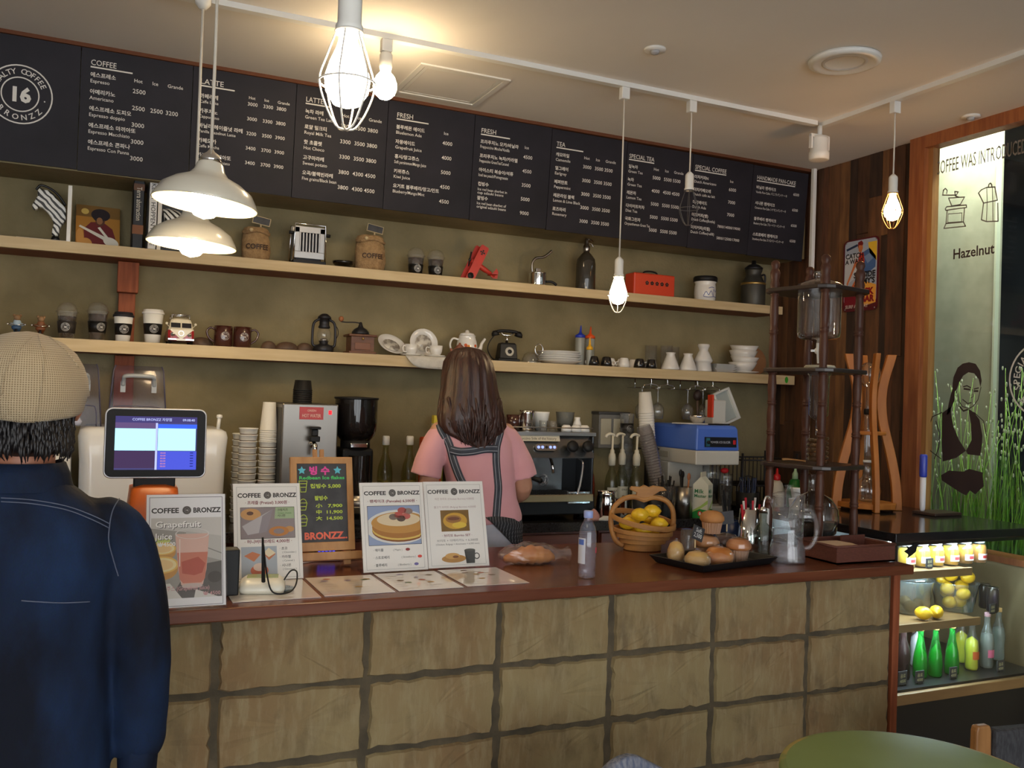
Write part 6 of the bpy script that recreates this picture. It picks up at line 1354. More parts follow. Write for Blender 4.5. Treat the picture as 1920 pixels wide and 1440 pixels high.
solo('white_cable', mb(M_cord).tube(crv([(0,0,.004),(.06,.03,.004),(.14,.02,.006),(.22,.04,.004),(.32,.03,.004)], 5), .004, 6), 'pale cable lying on the counter behind the chalkboard', 'cable', (.62, 2.96, CT+.001))
# croissant in a bag
p = on_z(1008, 1062, CT)
t = thing('bagged_croissant', 'croissant in a clear bag lying alone on the counter', 'bread', (p.x, p.y+.05, CT+.002), rad(-6))
M_bread = pm('bread_crust', (.42,.135,.028), .42, spec=.35, c2=(.58,.25,.07), ns=14, bump=.2)
pts = crv([(-.095,.01,.014),(-.05,0,.024),(0,-.005,.03),(.05,0,.024),(.085,.012,.015)], 5); n_ = len(pts)
part('croissant', mb(M_bread).tube(pts, [(.008+.028*sin(PI*i/(n_-1))*(1+.16*sin(i*2.1))) for i in range(n_)], 14, flat_=.85), t)
M_film = glass('plastic_film', 'fefefe', 1.3, .08, .05)
rg = []
for i in range(12):
    f = i/11; x = -.115+.25*f; r_ = .012+.037*sin(PI*min(f*1.15, 1))**.7; r_ = r_ if f < .85 else .012+.012*(f-.85)*8
    rg.append([(x, r_*1.15*cos(a)*(1+.08*sin(5*a+i)), max(.0, .03+r_*.85*sin(a)*(1+.1*sin(4*a+2*i)))) for a in [2*PI*k/22 for k in range(22)]])
part('plastic_bag', mb(M_film).loft(rg, smooth=False), t)
# water bottle
p = on_z(1109, 1087, CT); zt = on_y(1109, 958, p.y+.03).z-CT
t = thing('water_bottle', 'clear plastic water bottle with a pale blue cap on the counter', 'bottle', (p.x, p.y+.032, CT+.001)); h = zt; r = .0285
pf = [(0,.004),(r*.7,0),(r*.95,.004),(r,.012),(r*.96,.03),(r,.045),(r*.97,.06),(r,.075),(r,h*.56),(r*.97,h*.60),(r*.98,h*.66),(r*.80,h*.76),(r*.52,h*.84),(r*.42,h*.88),(r*.42,h*.91)]
part('bottle', mb(glass('pet_plastic', 'fdfdff', 1.2, .03, .09, 'cdd4f4')).lathe(pf, 32), t)
part('water', mb(glass('water', 'fcfdfe', .5, .01)).lathe([(0,.006)]+[(x*.94, z+.002) for x, z in pf[2:11]]+[(0,h*.66)], 28), t)
part('cap', mb(pm('cap_blue', (.30,.38,.72), .35)).lathe([(r*.5,h*.895),(r*.52,h*.90),(r*.52,h*.99),(r*.45,h),(0,h)], 28), t)
b = mb(flat('c8cad4')).lathe([(r*1.012,h*.22),(r*1.012,h*.60)], 16, a0=-3.5, a1=-2.3); b.use(flat('4a68b8')).lathe([(r*1.016,h*.5),(r*1.016,h*.58)], 14, a0=-3.3, a1=-2.5); b.use(flat('c84858')).lathe([(r*1.013,h*.38),(r*1.013,h*.46)], 10, a0=-1.0, a1=-.5); part('label', b, t)
# wooden apple basket with lemons
p = on_z(1212, 1033, CT); bc = Vector((p.x, p.y+.03, CT+.001))
t = thing('fruit_basket', 'folding wooden apple-shaped basket holding yellow lemons', 'basket', bc, rad(-20))
M_bk = pm('basket_wood', (.44,.215,.065), .5, spec=.2, c2=(.34,.16,.055), ns=10, stretch=(1,1,4), detail=6)
def strip(rx, ry, zc, tilt, tx, wz=.016, th=.007):
    vs = []; fs = []; n_ = 44
    for i in range(n_):
        a = 2*PI*i/n_; pt = lambda k: (rx+k)*cos(a)
        for k, dz in ((0,-wz/2),(th,-wz/2),(th,wz/2),(0,wz/2)):
            x, y = (rx+k)*cos(a), (ry+k)*sin(a); vs.append((x, y, zc+dz+x*tilt+y*tx))
    for i in range(n_):
        for k in range(4): fs.append((i*4+k, i*4+(k+1) % 4, ((i+1) % n_)*4+(k+1) % 4, ((i+1) % n_)*4+k))
    return vs, fs
for rx, ry, zc, ti, tx, wz in ((.065,.055,.014,0,0,.026),(.082,.068,.036,0,0,.018),(.096,.08,.053,-.02,0,.017),(.108,.09,.070,-.05,.02,.016)):
    part('wood_ring', mb(M_bk).add(*strip(rx, ry, zc, ti, tx, wz)), t, bevel=.002)
part('rim_ring', mb(M_bk).add(*strip(.118,.098,.112,-.14,.16,.02,.008)), t, bevel=.003)
part('base', mb(M_bk).lathe([(0,0),(.066,0),(.066,.008),(0,.008)], 28, sy=.85), t)
arch = crv([(-.074,0,.0135),(-.104,0,.035),(-.122,0,.09),(-.118,0,.145),(-.085,0,.185),(-.04,0,.198),(0,0,.190),(.04,0,.198),(.085,0,.187),(.112,0,.155),(.118,0,.11),(.112,0,.085)], 6)
part('handle_arch', mb(M_bk).tube(arch, .011, 8, flat_=.9), t)
part('leaf_grip', mb(M_bk).prism([(-.035,.190),(-.028,.215),(-.055,.225),(-.05,.238),(-.015,.236),(0,.245),(.02,.236),(.035,.243),(.075,.238),(.088,.225),(.06,.222),(.035,.205),(.035,.190),(0,.178)], -.008, .008, RX(PI/2)), t, bevel=.003)
M_lem = pm('lemon_skin', (.78,.50,.02), .38, c2=(.72,.42,.015), ns=30, bump=.15, bs=120)
l0 = None; LM = []; RB = Matrix.Rotation(rad(-20), 4, 'Z')
for i, (x, y, z, lab) in enumerate(((-.062,-.025,.085,'lemon at the left end of the heap in the wooden basket'), (-.02,-.045,.128,'topmost lemon near the left of the heap in the wooden basket'), (.038,-.01,.128,'large lemon at the top right of the heap in the wooden basket'), (.052,-.05,.092,'lemon at the front right of the heap, just under the rim'), (-.01,-.058,.082,'lemon at the front middle, behind the basket rim'), (-.05,-.035,.038,'lemon showing through the lower gap at the left of the basket'), (.0,-.045,.034,'lemon showing through the middle of the lower gap of the basket'), (.05,-.03,.045,'lemon showing through the lower gap at the right of the basket'), (-.035,.03,.09,'lemon at the back left of the heap in the wooden basket'), (.02,.045,.085,'lemon at the back of the heap in the wooden basket'))):
    LM.append(((x, y*.75, z), lab))

def in_basket(q):
    z = max(q.z, .034); f = min(max((z-.034)/.08, 0), 1); ax_, ay_ = .028+.042*f, .022+.038*f
    k = math.hypot(q.x/ax_, q.y/ay_)
    return Vector((q.x/k, q.y/k, z)) if k > 1 else Vector((q.x, q.y, z))
def lemon_mesh(k, n=22): return mb(M_lem).lathe([(r_*k, z_*k) for r_, z_ in ((0,-.034),(.005,-.033),(.013,-.028),(.0225,-.015),(.0255,0),(.0225,.015),(.013,.027),(.005,.033),(.003,.035),(0,.0355))], n, RY(PI/2))
for q, (p_, lab) in zip(spread([p_ for p_, _ in LM], .0365, .0268, in_basket), LM):
    loc = bc + RB @ q; rot = (random.uniform(0, 6), 0, rad(-20))
    if l0 is None: l0 = solo('lemon', lemon_mesh(1), lab, 'lemon', loc, rot=rot, group='lemons in the wooden basket')
    else: dup(l0, loc, rot=rot, label=lab)
# bread tray
A = math.atan2(.08, .36); tc = Vector((2.008, 2.63, CT+.001))
t = thing('bread_tray', 'black plastic tray carrying wrapped breads and muffins', 'tray', tc, A*1.0)
hw, hd = .20, .125
b = mb(M_black)
o0 = [(-hw+.02,-hd+.02,0),(hw-.02,-hd+.02,0),(hw-.02,hd-.02,0),(-hw+.02,hd-.02,0)]; o1 = [(-hw,-hd,.026),(hw,-hd,.026),(hw,hd,.026),(-hw,hd,.026)]; i1 = [(-hw+.008,-hd+.008,.026),(hw-.008,-hd+.008,.026),(hw-.008,hd-.008,.026),(-hw+.008,hd-.008,.026)]; i0 = [(-hw+.026,-hd+.026,.005),(hw-.026,-hd+.026,.005),(hw-.026,hd-.026,.005),(-hw+.026,hd-.026,.005)]
b.loft([o0, o1, i1, i0], smooth=False); part('tray', b, t, bevel=.002)
def bun(lab, x, y, z, r, mat, rz=0, wrap_=True, name='bread_bun', grp='wrapped breads on the tray'):
    q = tc + Matrix.Rotation(A, 4, 'Z') @ Vector((x, y, z)); u = thing(name, lab, 'bread', q, rz, group=grp)
    part('bread', mb(mat).lathe([(0,0),(r[0]*.8,0),(r[0]*.98,r[1]*.3),(r[0]*.95,r[1]*.6),(r[0]*.7,r[1]*.88),(r[0]*.35,r[1]*.98),(0,r[1])], 28, sy=r[2] if len(r) > 2 else 1), u)
    if wrap_:
        rg = []
        for i in range(9):
            f = i/8; k = [1.02,1.06,1.08,1.06,1.0,.86,.6,.3,.18][i]
            rg.append([(r[0]*k*cos(a)*(1+.05*sin(5*a+i)), r[0]*(r[2] if len(r) > 2 else 1)*k*sin(a)*(1+.05*sin(4*a+i)), r[1]*(f*1.12)+.001) for a in [2*PI*j/24 for j in range(24)]])
        part('plastic_wrap', mb(M_film).loft(rg, smooth=False), u)
    return u
M_pale = pm('pale_bread', (.58,.37,.13), .5, spec=.3, c2=(.45,.27,.10), ns=12); M_choc = pm('dark_muffin', (.10,.045,.03), .5, c2=(.16,.08,.06), ns=14)
bun('pale flat bread in a clear bag at the left end of the tray', -.122, -.032, .006, (.045,.05), M_pale)
bun('small round pale bread behind the left price tag', -.135, .056, .006, (.030,.072), M_pale)
bun('shiny wrapped brown bun at the front of the tray', -.015, -.035, .006, (.052,.058), M_bread)
def muffin(lab, x, y, z, top, wrap_=True):
    q = tc + Matrix.Rotation(A, 4, 'Z') @ Vector((x, y, z)); u = thing('muffin', lab, 'muffin', q, 0, group='muffins on the tray')
    b = mb(pm('muffin_liner', (.40,.22,.12), .6, spec=.25, c2=(.34,.2,.13), ns=10)); n_ = 48
    rg = [[((r_*(1+.03*(1 if j % 2 else -1)))*cos(2*PI*j/n_), (r_*(1+.03*(1 if j % 2 else -1)))*sin(2*PI*j/n_), z_) for j in range(n_)] for r_, z_ in ((.029,0),(.037,.045))]
    part('paper_liner', b.loft(rg, smooth=False), u); part('crown', mb(top).lathe([(.037,.04),(.044,.048),(.043,.06),(.034,.074),(.018,.08),(0,.081)], 28), u)
    if wrap_: part('plastic_wrap', mb(M_film).lathe([(.031,.001),(.040,.042),(.0455,.05),(.0445,.064),(.035,.08),(0,.087)], 14, smooth=False), u)
muffin('wrapped brown muffin at the front right of the tray', .09, -.035, .006, M_bread)
muffin('dark purple-brown wrapped muffin at the right end of the tray', .125, .052, .006, M_choc)
muffin('pale muffin behind, under the muffin on top', .03, .058, .006, pm('muffin_top', (.46,.21,.07), .6, spec=.25, c2=(.36,.16,.06), ns=20, bump=.3))
muffin('pale muffin stacked on top of the others with a pleated liner', .05, .056, .0945, pm('muffin_top', (.46,.21,.07), .6, spec=.25, c2=(.36,.16,.06), ns=20, bump=.3), False)
u = thing('film_cone', 'crumpled cone of clear plastic film standing behind the buns', 'plastic film', tc + Matrix.Rotation(A, 4, 'Z') @ Vector((-.06, .062, .006)))
part('film', mb(glass('hazy_film', 'd8d4cc', 1, .1, .2, '9a948c')).loft([[((.035-.003*i)*cos(a)*(1+.12*sin(4*a+i))-.003*i, (.021-.0015*i)*sin(a)*(1+.15*sin(3*a+i)), .022*i) for a in [2*PI*j/14 for j in range(14)]] for i in range(6)], smooth=False), u)
def ptag(lab, x, y, z, rz, txt, tilt):
    q = tc + Matrix.Rotation(A, 4, 'Z') @ Vector((x, y, z)); u = thing('price_tag', lab, 'price tag', q, rz, group='chalk price tags on the tray')
    b = mb(M_slate).box(-.03,.03,-.002,.002,.015,.062, RY(tilt)); N = RY(tilt) @ RX(PI/2)
    b.use(flat('c4c4c0'))
    for i, s_ in enumerate(txt): b.text(s_, .02, 0, .042-.018*i, N, .0024, al='c', wt=.02)
    part('slate', b, u, nofix=True); part('pick', mb(M_pine).box(-.002,.002,-.0015,.0015,-.012,.02), u)
ptag('tilted chalk price tag with white writing at the left end of the tray', -.135, -.03, .080, rad(15), ['Soft', '2,500'], rad(20))
ptag('plain dark price tag standing beside the top muffin', .128, .052, .108, rad(-8), [], rad(-6))
# glass pitcher
p = on_z(1487, 1060, CT); zt = on_y(1487, 932, p.y+.06).z-CT
t = thing('glass_pitcher', 'clear lidded pitcher half full of water at the right end of the counter', 'pitcher', (p.x+.025, p.y+.06, CT+.001), rad(-18)); h = zt; r = .055
M_pg = glass('pitcher_plastic', 'fdfdfe', .9, .03, .05, 'dfe4ea')
part('body', mb(M_pg).shell([(r*1.12,0),(r*1.14,.012),(r*1.08,.05),(r*.98,.07),(r,h*.55),(r*1.03,h)], .0035, 40), t)
part('ribs', mb(M_pg).loft([[(r*k*(1+.02*cos(10*a))*cos(a), r*k*(1+.02*cos(10*a))*sin(a), z) for a in [2*PI*j/80 for j in range(80)]] for k, z in ((1.15,.006),(1.13,.045),(1.03,.068))], cap=False), t)
part('water', mb(glass('water', 'fcfdfe', .5, .01)).lathe([(0,.012),(r*1.02,.012),(r*.93,.07),(r*.94,h*.5),(0,h*.5)], 32), t)
part('handle', mb(M_pg).tube(crv([(r*1.0,0,h*.80),(r*1.5,0,h*.80),(r*1.95,0,h*.62),(r*1.95,0,h*.40),(r*1.6,0,h*.24),(r*1.02,0,h*.20)], 6), .009, 10), t)
part('spout', mb(M_pg).tube([(-r*.95,0,h*.86),(-r*1.15,0,h*.95),(-r*1.35,0,h*.985)], [.012,.009,.006], 10), t)
part('lid', mb(M_pg).lathe([(r*1.05,h),(r*1.05,h+.008),(r*.7,h+.016),(.016,h+.02),(.012,h+.036),(.016,h+.042),(0,h+.044)], 32), t)
# napkin basket
t = thing('napkin_basket', 'reddish brown woven basket with paper napkins at the counter corner', 'basket', (2.44, 2.49, CT+.001))
def wicker():
    m, tt, n, l, out = new_mat('wicker'); b = n.new('ShaderNodeBsdfPrincipled'); l.new(b.outputs[0], out.inputs[0]); b.inputs['Roughness'].default_value = .55
    br = n.new('ShaderNodeTexBrick'); br.inputs['Scale'].default_value = 90; br.inputs['Mortar Size'].default_value = .03; br.inputs['Color1'].default_value = (.13,.035,.022,1); br.inputs['Color2'].default_value = (.19,.06,.035,1); br.inputs['Mortar'].default_value = (.03,.01,.008,1)
    l.new(coords(n, l, (1,1,1), 'Generated'), br.inputs['Vector']); 
    cx = n.new('ShaderNodeTexCoord'); sp_ = n.new('ShaderNodeSeparateXYZ'); l.new(cx.outputs['Object'], sp_.inputs[0]); ad = n.new('ShaderNodeMath'); ad.operation = 'ADD'; l.new(sp_.outputs[0], ad.inputs[0]); l.new(sp_.outputs[1], ad.inputs[1]); cb = n.new('ShaderNodeCombineXYZ'); l.new(ad.outputs[0], cb.inputs[0]); l.new(sp_.outputs[2], cb.inputs[1]); l.new(cb.outputs[0], br.inputs['Vector'])
    l.new(br.outputs['Color'], b.inputs['Base Color']); bp = n.new('ShaderNodeBump'); bp.inputs['Strength'].default_value = .6; bp.inputs['Distance'].default_value = .004; l.new(br.outputs['Fac'], bp.inputs['Height']); bp.invert = True; l.new(bp.outputs[0], b.inputs['Normal']); return m
M_wk = wicker(); bw_, bd_, bh_ = .285, .20, .062
part('woven_box', mb(M_wk).box(0,bw_,0,.008,0,bh_).box(0,bw_,bd_-.008,bd_,0,bh_).box(0,.008,.008,bd_-.008,0,bh_).box(bw_-.008,bw_,.008,bd_-.008,0,bh_).box(.16,bw_-.008,bd_-.06,bd_-.052,0,bh_+.016).box(0,bw_,.0,bd_,0,.006), t)
part('rim', mb(M_wk).tube([(0,0,bh_),(bw_,0,bh_),(bw_,bd_,bh_),(0,bd_,bh_)], .005, 6, True), t)
n0 = None
for i, lab in enumerate(('lowest', 'middle', 'topmost')):
    q = (2.44+.083, 2.49+.08, CT+.008+i*.018)
    b = mb(pm('napkin', (.60,.45,.32), .9, c2=(.54,.39,.27), ns=20)); b.loft([[(x*.064*(1+.04*random.uniform(-1,1)), y*.055, .008+.004*random.uniform(-1,1)+z) for x, y in ((-1,-1),(-.3,-1.05),(.4,-1),(1,-.9),(1.05,0),(1,.95),(.3,1),(-.5,1),(-1,.9),(-1.05,0))] for z in (0,.009)], smooth=False)
    solo('paper_napkin', b, lab+' of the folded brown paper napkins in the woven basket', 'napkin', q, rad(6*i-4), group='paper napkins in the woven basket')
# straws, sticks and bottles behind the muffins
x_ = on_y(1367, 985, 2.98).x
t = thing('straw_box', 'dark blue box of black straws behind the muffins', 'straw holder', (x_, 2.98, CT+.001))
b = mb(pm('navy_plastic', (.012,.025,.07), .25)); b.box(-.045,.045,-.04,-.036,0,.095).box(-.045,.045,.036,.04,0,.095).box(-.045,-.041,-.036,.036,0,.095).box(.041,.045,-.036,.036,0,.095).box(-.045,.045,-.04,.04,0,.004); part('box', b, t)
for i in range(9): part('straw', mb(M_black).rod((-.02+.003*i, -.02+.005*(i % 4), .006), (-.055+.009*i*.7, -.02+.006*(i % 5), .20+.02*sin(i*2.1)), .0045, 6), t)
x_ = on_y(1405, 975, 2.9).x
t = thing('steel_tumbler', 'steel tumbler holding red and white stick packets', 'tumbler', (x_, 2.9, CT+.001))
part('tumbler', mb(M_chrome).shell([(.045,0),(.046,.02),(.038,.15)], .002, 28), t)
for i in range(7): part('stick', mb(flat(['c01828','d8d4cc','b81c2c','2a2a2e','c83040','d0c8c0','a01420'][i])).box(-.004,.004,-.002,.002,.01,.17+.012*(i % 3), T(-.02+.0065*i, .006*(i % 3)-.006, 0) @ RY((i-3)*.05)), t)
x_ = on_y(1437, 1000, 2.72).x
t = thing('pourer_bottle', 'clear square-shouldered bottle with a curved metal pourer left of the pitcher', 'bottle', (x_, 2.74, CT+.001))
part('bottle', mb(glass('grey_glass', 'c8cec8', 1.1, .02, .04, '70766e')).lathe([(0,0),(.034,0),(.036,.008),(.036,.085),(.024,.108),(.013,.12),(.013,.15),(.016,.152),(.016,.16)], 24), t)
part('pourer', mb(M_chrome).tube(crv([(0,0,.16),(0,0,.185),(.004,0,.205),(.016,0,.218),(.028,0,.208)], 4), .004, 8).lathe([(.014,.155),(.014,.172),(.006,.18)], 14), t)
x_ = on_y(1430, 970, 3.02).x
solo('white_dispenser', mb(M_white).box(-.02,.02,-.02,.02,0,.135), 'narrow white plastic box behind the pourer bottle', 'box', (x_, 3.02, CT+.001), bevel=.006)
# ------------------------------------------------------------------ drip tower, siphon stand, tin sign, window film, grass, display case
M_tow = pm('tower_wood', (.060,.022,.014), .42, spec=.25, c2=(.09,.036,.022), ns=9, stretch=(4,4,.6))
M_towp = pm('tower_plate', (.028,.017,.014), .3, c2=(.04,.026,.021), ns=6)
TC = Vector((2.742, 2.95, CT+.001)); RA = -YAW-rad(8)
t = thing('drip_tower', 'tall dark wooden cold drip coffee tower with turned posts and hanging glass vessels', 'coffee tower', TC, RA)
def zt_(x, y): return on_y(x, y, TC.y).z-TC.z
ztop, zmid, zlow = zt_(1520, 546), zt_(1520, 696), zt_(1520, 872)
post = [(0,0),(.021,0),(.021,.02)]
def turned(z0, z1):
    o = []; n_ = max(1, round((z1-z0)/.135))
    for i in range(n_):
        a = z0+(z1-z0)*i/n_; h = (z1-z0)/n_
        o += [(.0150,a+h*.04),(.0163,a+h*.15),(.0183,a+h*.40),(.0176,a+h*.60),(.0155,a+h*.80),(.0150,a+h*.87),(.0185,a+h*.895),(.0185,a+h*.92),(.0150,a+h*.945),(.0185,a+h*.97),(.0185,a+h*.995)]
    return o
post += turned(.02, zlow)+turned(zlow+.01, zmid)+turned(zmid+.01, ztop)+[(.018,ztop+.012),(.020,ztop+.03),(.016,ztop+.045),(.019,ztop+.06),(.021,ztop+.078),(.016,ztop+.09),(.014,ztop+.096),(.019,ztop+.108),(.017,ztop+.122),(.008,ztop+.13),(0,ztop+.131)]
for a in (0, PI/2, PI, 3*PI/2):
    part('post', mb(M_tow).lathe(post, 18, T(.172*cos(a), .172*sin(a), 0)), t)
def plate(z): 
    P = []
    for a in (0, PI/2, PI, 3*PI/2):
        for da in (-.17, 0, .17): P.append((.205*cos(a+da)*(1 if da else 1.02), .205*sin(a+da)*(1 if da else 1.02)))
    return part('shelf_plate', mb(M_towp).prism(P, z-.009, z+.009), t, bevel=.004)
plate(ztop); plate(zmid); plate(zlow); part('base_plate', mb(M_towp).prism([(.19*cos(a), .19*sin(a)) for a in (0, PI/2, PI, 3*PI/2)], .0, .014), t, bevel=.004)
M_lab = glass('lab_glass', 'fcfdfd', 2.6, .01, .02)
jx = .012
part('water_jar', mb(M_lab).lathe([(.012,ztop-.215),(.03,ztop-.205),(.07,ztop-.20),(.084,ztop-.19),(.088,ztop-.17),(.088,ztop-.02),(.092,ztop+.012),(.098,ztop+.014)], 40, T(jx,0,0)), t)
part('jar_lid', mb(M_lab).lathe([(.098,ztop+.016),(.092,ztop+.03),(.05,ztop+.048),(.022,ztop+.054),(.02,ztop+.075),(.028,ztop+.085),(0,ztop+.088)], 36, T(jx,0,0)), t)
part('valve', mb(M_white).lathe([(.009,ztop-.215),(.01,ztop-.235),(.016,ztop-.24),(.016,ztop-.255),(.007,ztop-.262),(.004,ztop-.30)], 16, T(jx,0,0)).box(-.03,.03,-.006,.006,ztop-.252,ztop-.243, T(jx,0,0)), t)
part('ceramic_ring', mb(pm('cream_ceramic', (.56,.53,.42), .4)).lathe([(.03,zmid+.0095),(.062,zmid+.0095),(.064,zmid+.018),(.058,zmid+.026),(.03,zmid+.022)], 32, T(.02,0,0)), t)
part('coffee_vessel', mb(M_lab).lathe([(.01,zmid-.235),(.01,zmid-.205),(.03,zmid-.195),(.04,zmid-.18),(.042,zmid-.02),(.048,zmid-.01),(.05,zmid+.009)], 32, T(.02,0,0)), t)
part('drip_tube', mb(M_lab).tube([(.02,0,zmid-.235),(.02,0,zlow+.125)], .010, 10), t)
part('glass_coil', mb(glass('coil_glass', 'e6d8c4', 1.8, .02, .08, '8a6a48')).tube([(.02+.038*cos(a), .038*sin(a), zlow+.015+.10*a/(2*PI*5)) for a in [2*PI*5*i/90 for i in range(91)]], .0075, 8), t)
part('wood_scoop', mb(M_ez).tube(crv([(-.12,.01,zlow+.018),(-.09,.0,zlow+.02),(-.03,-.02,zlow+.016)], 4), [.012,.012,.011,.010,.008,.007,.007,.007,.008][:9], 10, flat_=.5), t)
part('server_flask', mb(M_lab).lathe([(0,.016),(.06,.016),(.09,.04),(.103,.09),(.098,.14),(.07,.185),(.03,.205),(.024,.215),(.024,.275),(.028,.28)], 40, T(.012,0,0)), t)
part('flask_coffee', mb(glass('thin_coffee', '5a3a34', .5, .03, .25, '180c0a')).lathe([(0,.02),(.058,.02),(.086,.042),(.098,.085),(0,.085)], 36, T(.012,0,0)), t)
# curved wooden siphon stand on the display case
CZ = 1.10
q = on_z(1624, 955, CZ+.0)
t = thing('siphon_stand', 'orange-brown stand of curved wooden legs holding glass siphon globes', 'coffee stand', (q.x, q.y, CZ+.001), -YAW-rad(4))
M_st = pm('stand_wood', (.46,.165,.03), .5, spec=.3, c2=(.36,.12,.02), ns=7, stretch=(3,3,.6), detail=6)
prof = [(0,.150),(.12,.142),(.25,.118),(.36,.090),(.44,.070),(.52,.060),(.60,.062),(.67,.075),(.73,.092),(.78,.105)]
pc = crv([(r_, z_, 0) for z_, r_ in prof], 4)
for a in (0, PI/2, PI, 3*PI/2):
    N = RZ(a) @ RX(PI/2)
    P = [(p.x+.023, p.y) for p in pc]+[(p.x-.023, p.y) for p in pc[::-1]]
    b = mb(M_st); k = len(pc); vs = [(x, y, z) for z in (-.0125,.0125) for x, y in P]; n2 = 2*k
    fs = []
    for i in range(k-1):
        i2 = n2-1-i; fs += [(i, i+1, i2-1, i2), (n2+i2, n2+i2-1, n2+i+1, n2+i), (i, n2+i, n2+i+1, i+1), (i2-1, n2+i2-1, n2+i2, i2)]
    fs += [(0, n2-1, 2*n2-1, n2), (k-1, n2+k-1, n2+k, k)]
    part('leg', b.add(vs, fs, N), t, bevel=.003)
part('base_board', mb(M_st).prism([(.15,0),(.106,.106),(0,.15),(-.106,.106),(-.15,0),(-.106,-.106),(0,-.15),(.106,-.106)], .012, .038), t, bevel=.003)
part('middle_shelf', mb(M_st).lathe([(.022,.375),(.085,.375),(.085,.392),(.022,.392)], 28), t, bevel=.002)
part('upper_globe', mb(M_lab).lathe([(.014,.50),(.014,.61),(.03,.622),(.048,.645),(.054,.675),(.048,.71),(.028,.735),(.012,.74),(0,.741)], 28), t)
part('collar', mb(M_black).lathe([(.02,.475),(.024,.48),(.024,.50),(.02,.505)], 20), t)
part('glass_tube', mb(M_lab).lathe([(.012,.25),(.018,.27),(.018,.47),(.013,.48)], 20), t)
part('lower_flask', mb(M_lab).lathe([(0,.040),(.04,.040),(.064,.065),(.070,.095),(.060,.130),(.03,.155),(.018,.17),(.018,.23),(.022,.235)], 32), t); part('flask_cap', mb(M_white).cyl(.021, .235, .247, 18), t)
# cream strainer cup on the case, bottles on the back worktop
q = on_z(1549, 962, CZ)
t = thing('strainer_cup', 'white ribbed cup between the drip tower and the wooden siphon stand', 'cup', (3.16, 3.50, CZ+.001))
part('ribbed_cup', mb(pm('cream_ceramic', (.56,.53,.42), .4)).loft([[(r_*(1+.04*(j % 2))*cos(2*PI*j/36), r_*(1+.04*(j % 2))*sin(2*PI*j/36), z) for j in range(36)] for r_, z in ((.03,0),(.037,.05))], smooth=False), t)
part('inner_cup', mb(M_white).lathe([(.022,.05),(.03,.10),(.032,.105),(0,.105)], 24), t)
x_ = on_y(1456, 930, 4.14).x
t = thing('spray_bottle', 'white bottle with a red spout cap behind the drip tower', 'bottle', (x_, 4.14, BZ+.001))
part('bottle', mb(flat('c4bfb0', .4)).lathe([(0,0),(.04,0),(.042,.01),(.042,.14),(.03,.18),(.016,.195),(0,.195)], 24), t); part('cap', mb(flat('c01a20', .35)).lathe([(.018,.193),(.02,.2),(.019,.222),(.008,.232),(.005,.262),(0,.263)], 20), t, label='red spout cap')
x_ = on_y(1490, 930, 4.14).x
t = thing('soap_bottle', 'green bottle with a pale spout behind the drip tower front post', 'bottle', (x_, 4.14, BZ+.001))
part('bottle', mb(flat('1c6a2a', .35)).lathe([(0,0),(.045,0),(.047,.01),(.047,.13),(.03,.19),(.018,.2),(0,.2)], 24), t); part('cap', mb(flat('a8c8a0', .4)).lathe([(.017,.198),(.017,.23),(.008,.245),(.006,.275),(0,.276)], 18), t)
x_ = on_y(1402, 920, 4.135).x
t = thing('black_straw_bin', 'round black bin with a wire hoop and blue-black straws left of the drip tower', 'straw holder', (x_, 4.135, BZ+.001))
part('bin', mb(M_black).shell([(.06,0),(.066,.13)], .003, 28), t); part('hoop', mb(M_iron).tube([(.075*cos(a), 0, .12+.10*sin(a)) for a in [PI*i/16 for i in range(17)]], .003, 6), t)
for i in range(12): part('straw', mb(pm('navy_plastic', (.012,.025,.07), .25)).rod((.04*cos(i*2.4)*.8, .04*sin(i*2.4)*.8, .006), (.045*cos(i*2.4), .045*sin(i*2.4), .21), .004, 6), t)
t = thing('dish_rack', 'black wire rack standing on the back worktop right of the ice machine', 'rack', (3.62, 4.36, BZ+.001))
b = mb(M_iron)
for z in (.006, .15, .30): b.tube([(-.20,-.12,z),(.20,-.12,z),(.20,.16,z),(-.20,.16,z)], .005, 6, True)
for i in range(14): b.rod((-.20+.4*i/13, .16, .006), (-.20+.4*i/13, .16, .30), .003, 6).rod((-.20+.4*i/13, -.12, .15), (-.20+.4*i/13, .16, .15), .003, 6)
for x in (-.20, .20):
    for y in (-.12, .16): b.rod((x,y,0), (x,y,.34), .007, 8)
part('wire_frame', b, t); part('drip_pan', mb(M_black).box(-.19,.19,-.11,.15,.012,.03), t)
# flat board and blue-topped tube on the case
q = on_z(1738, 966, CZ)
solo('flat_board', mb(pm('dark_board', (.05,.028,.022), .4)).box(-.10,.10,-.065,.065,0,.014), 'flat dark brown board lying on top of the display case by the window', 'board', (3.775, 3.20, CZ+.001), rad(4), bevel=.003)
q = on_y(1729, 962, 3.22); zt = on_y(1731, 852, 3.22).z
t = thing('blue_topped_tube', 'slim white tube with a blue top standing on the display case by the window', 'tube', (q.x, 3.22, CZ+.016)); h = zt-CZ-.016
part('tube', mb(pm('tube_white', (.7,.7,.76), .3)).lathe([(0,0),(.009,0),(.012,.01),(.0135,.02),(.0145,h*.62),(0,h*.62)], 20), t); part('cap', mb(pm('cap_royal_blue', (.035,.06,.48), .35)).lathe([(.016,h*.6),(.018,h*.63),(.018,h*.97),(.015,h),(0,h)], 20), t, label='royal blue top')
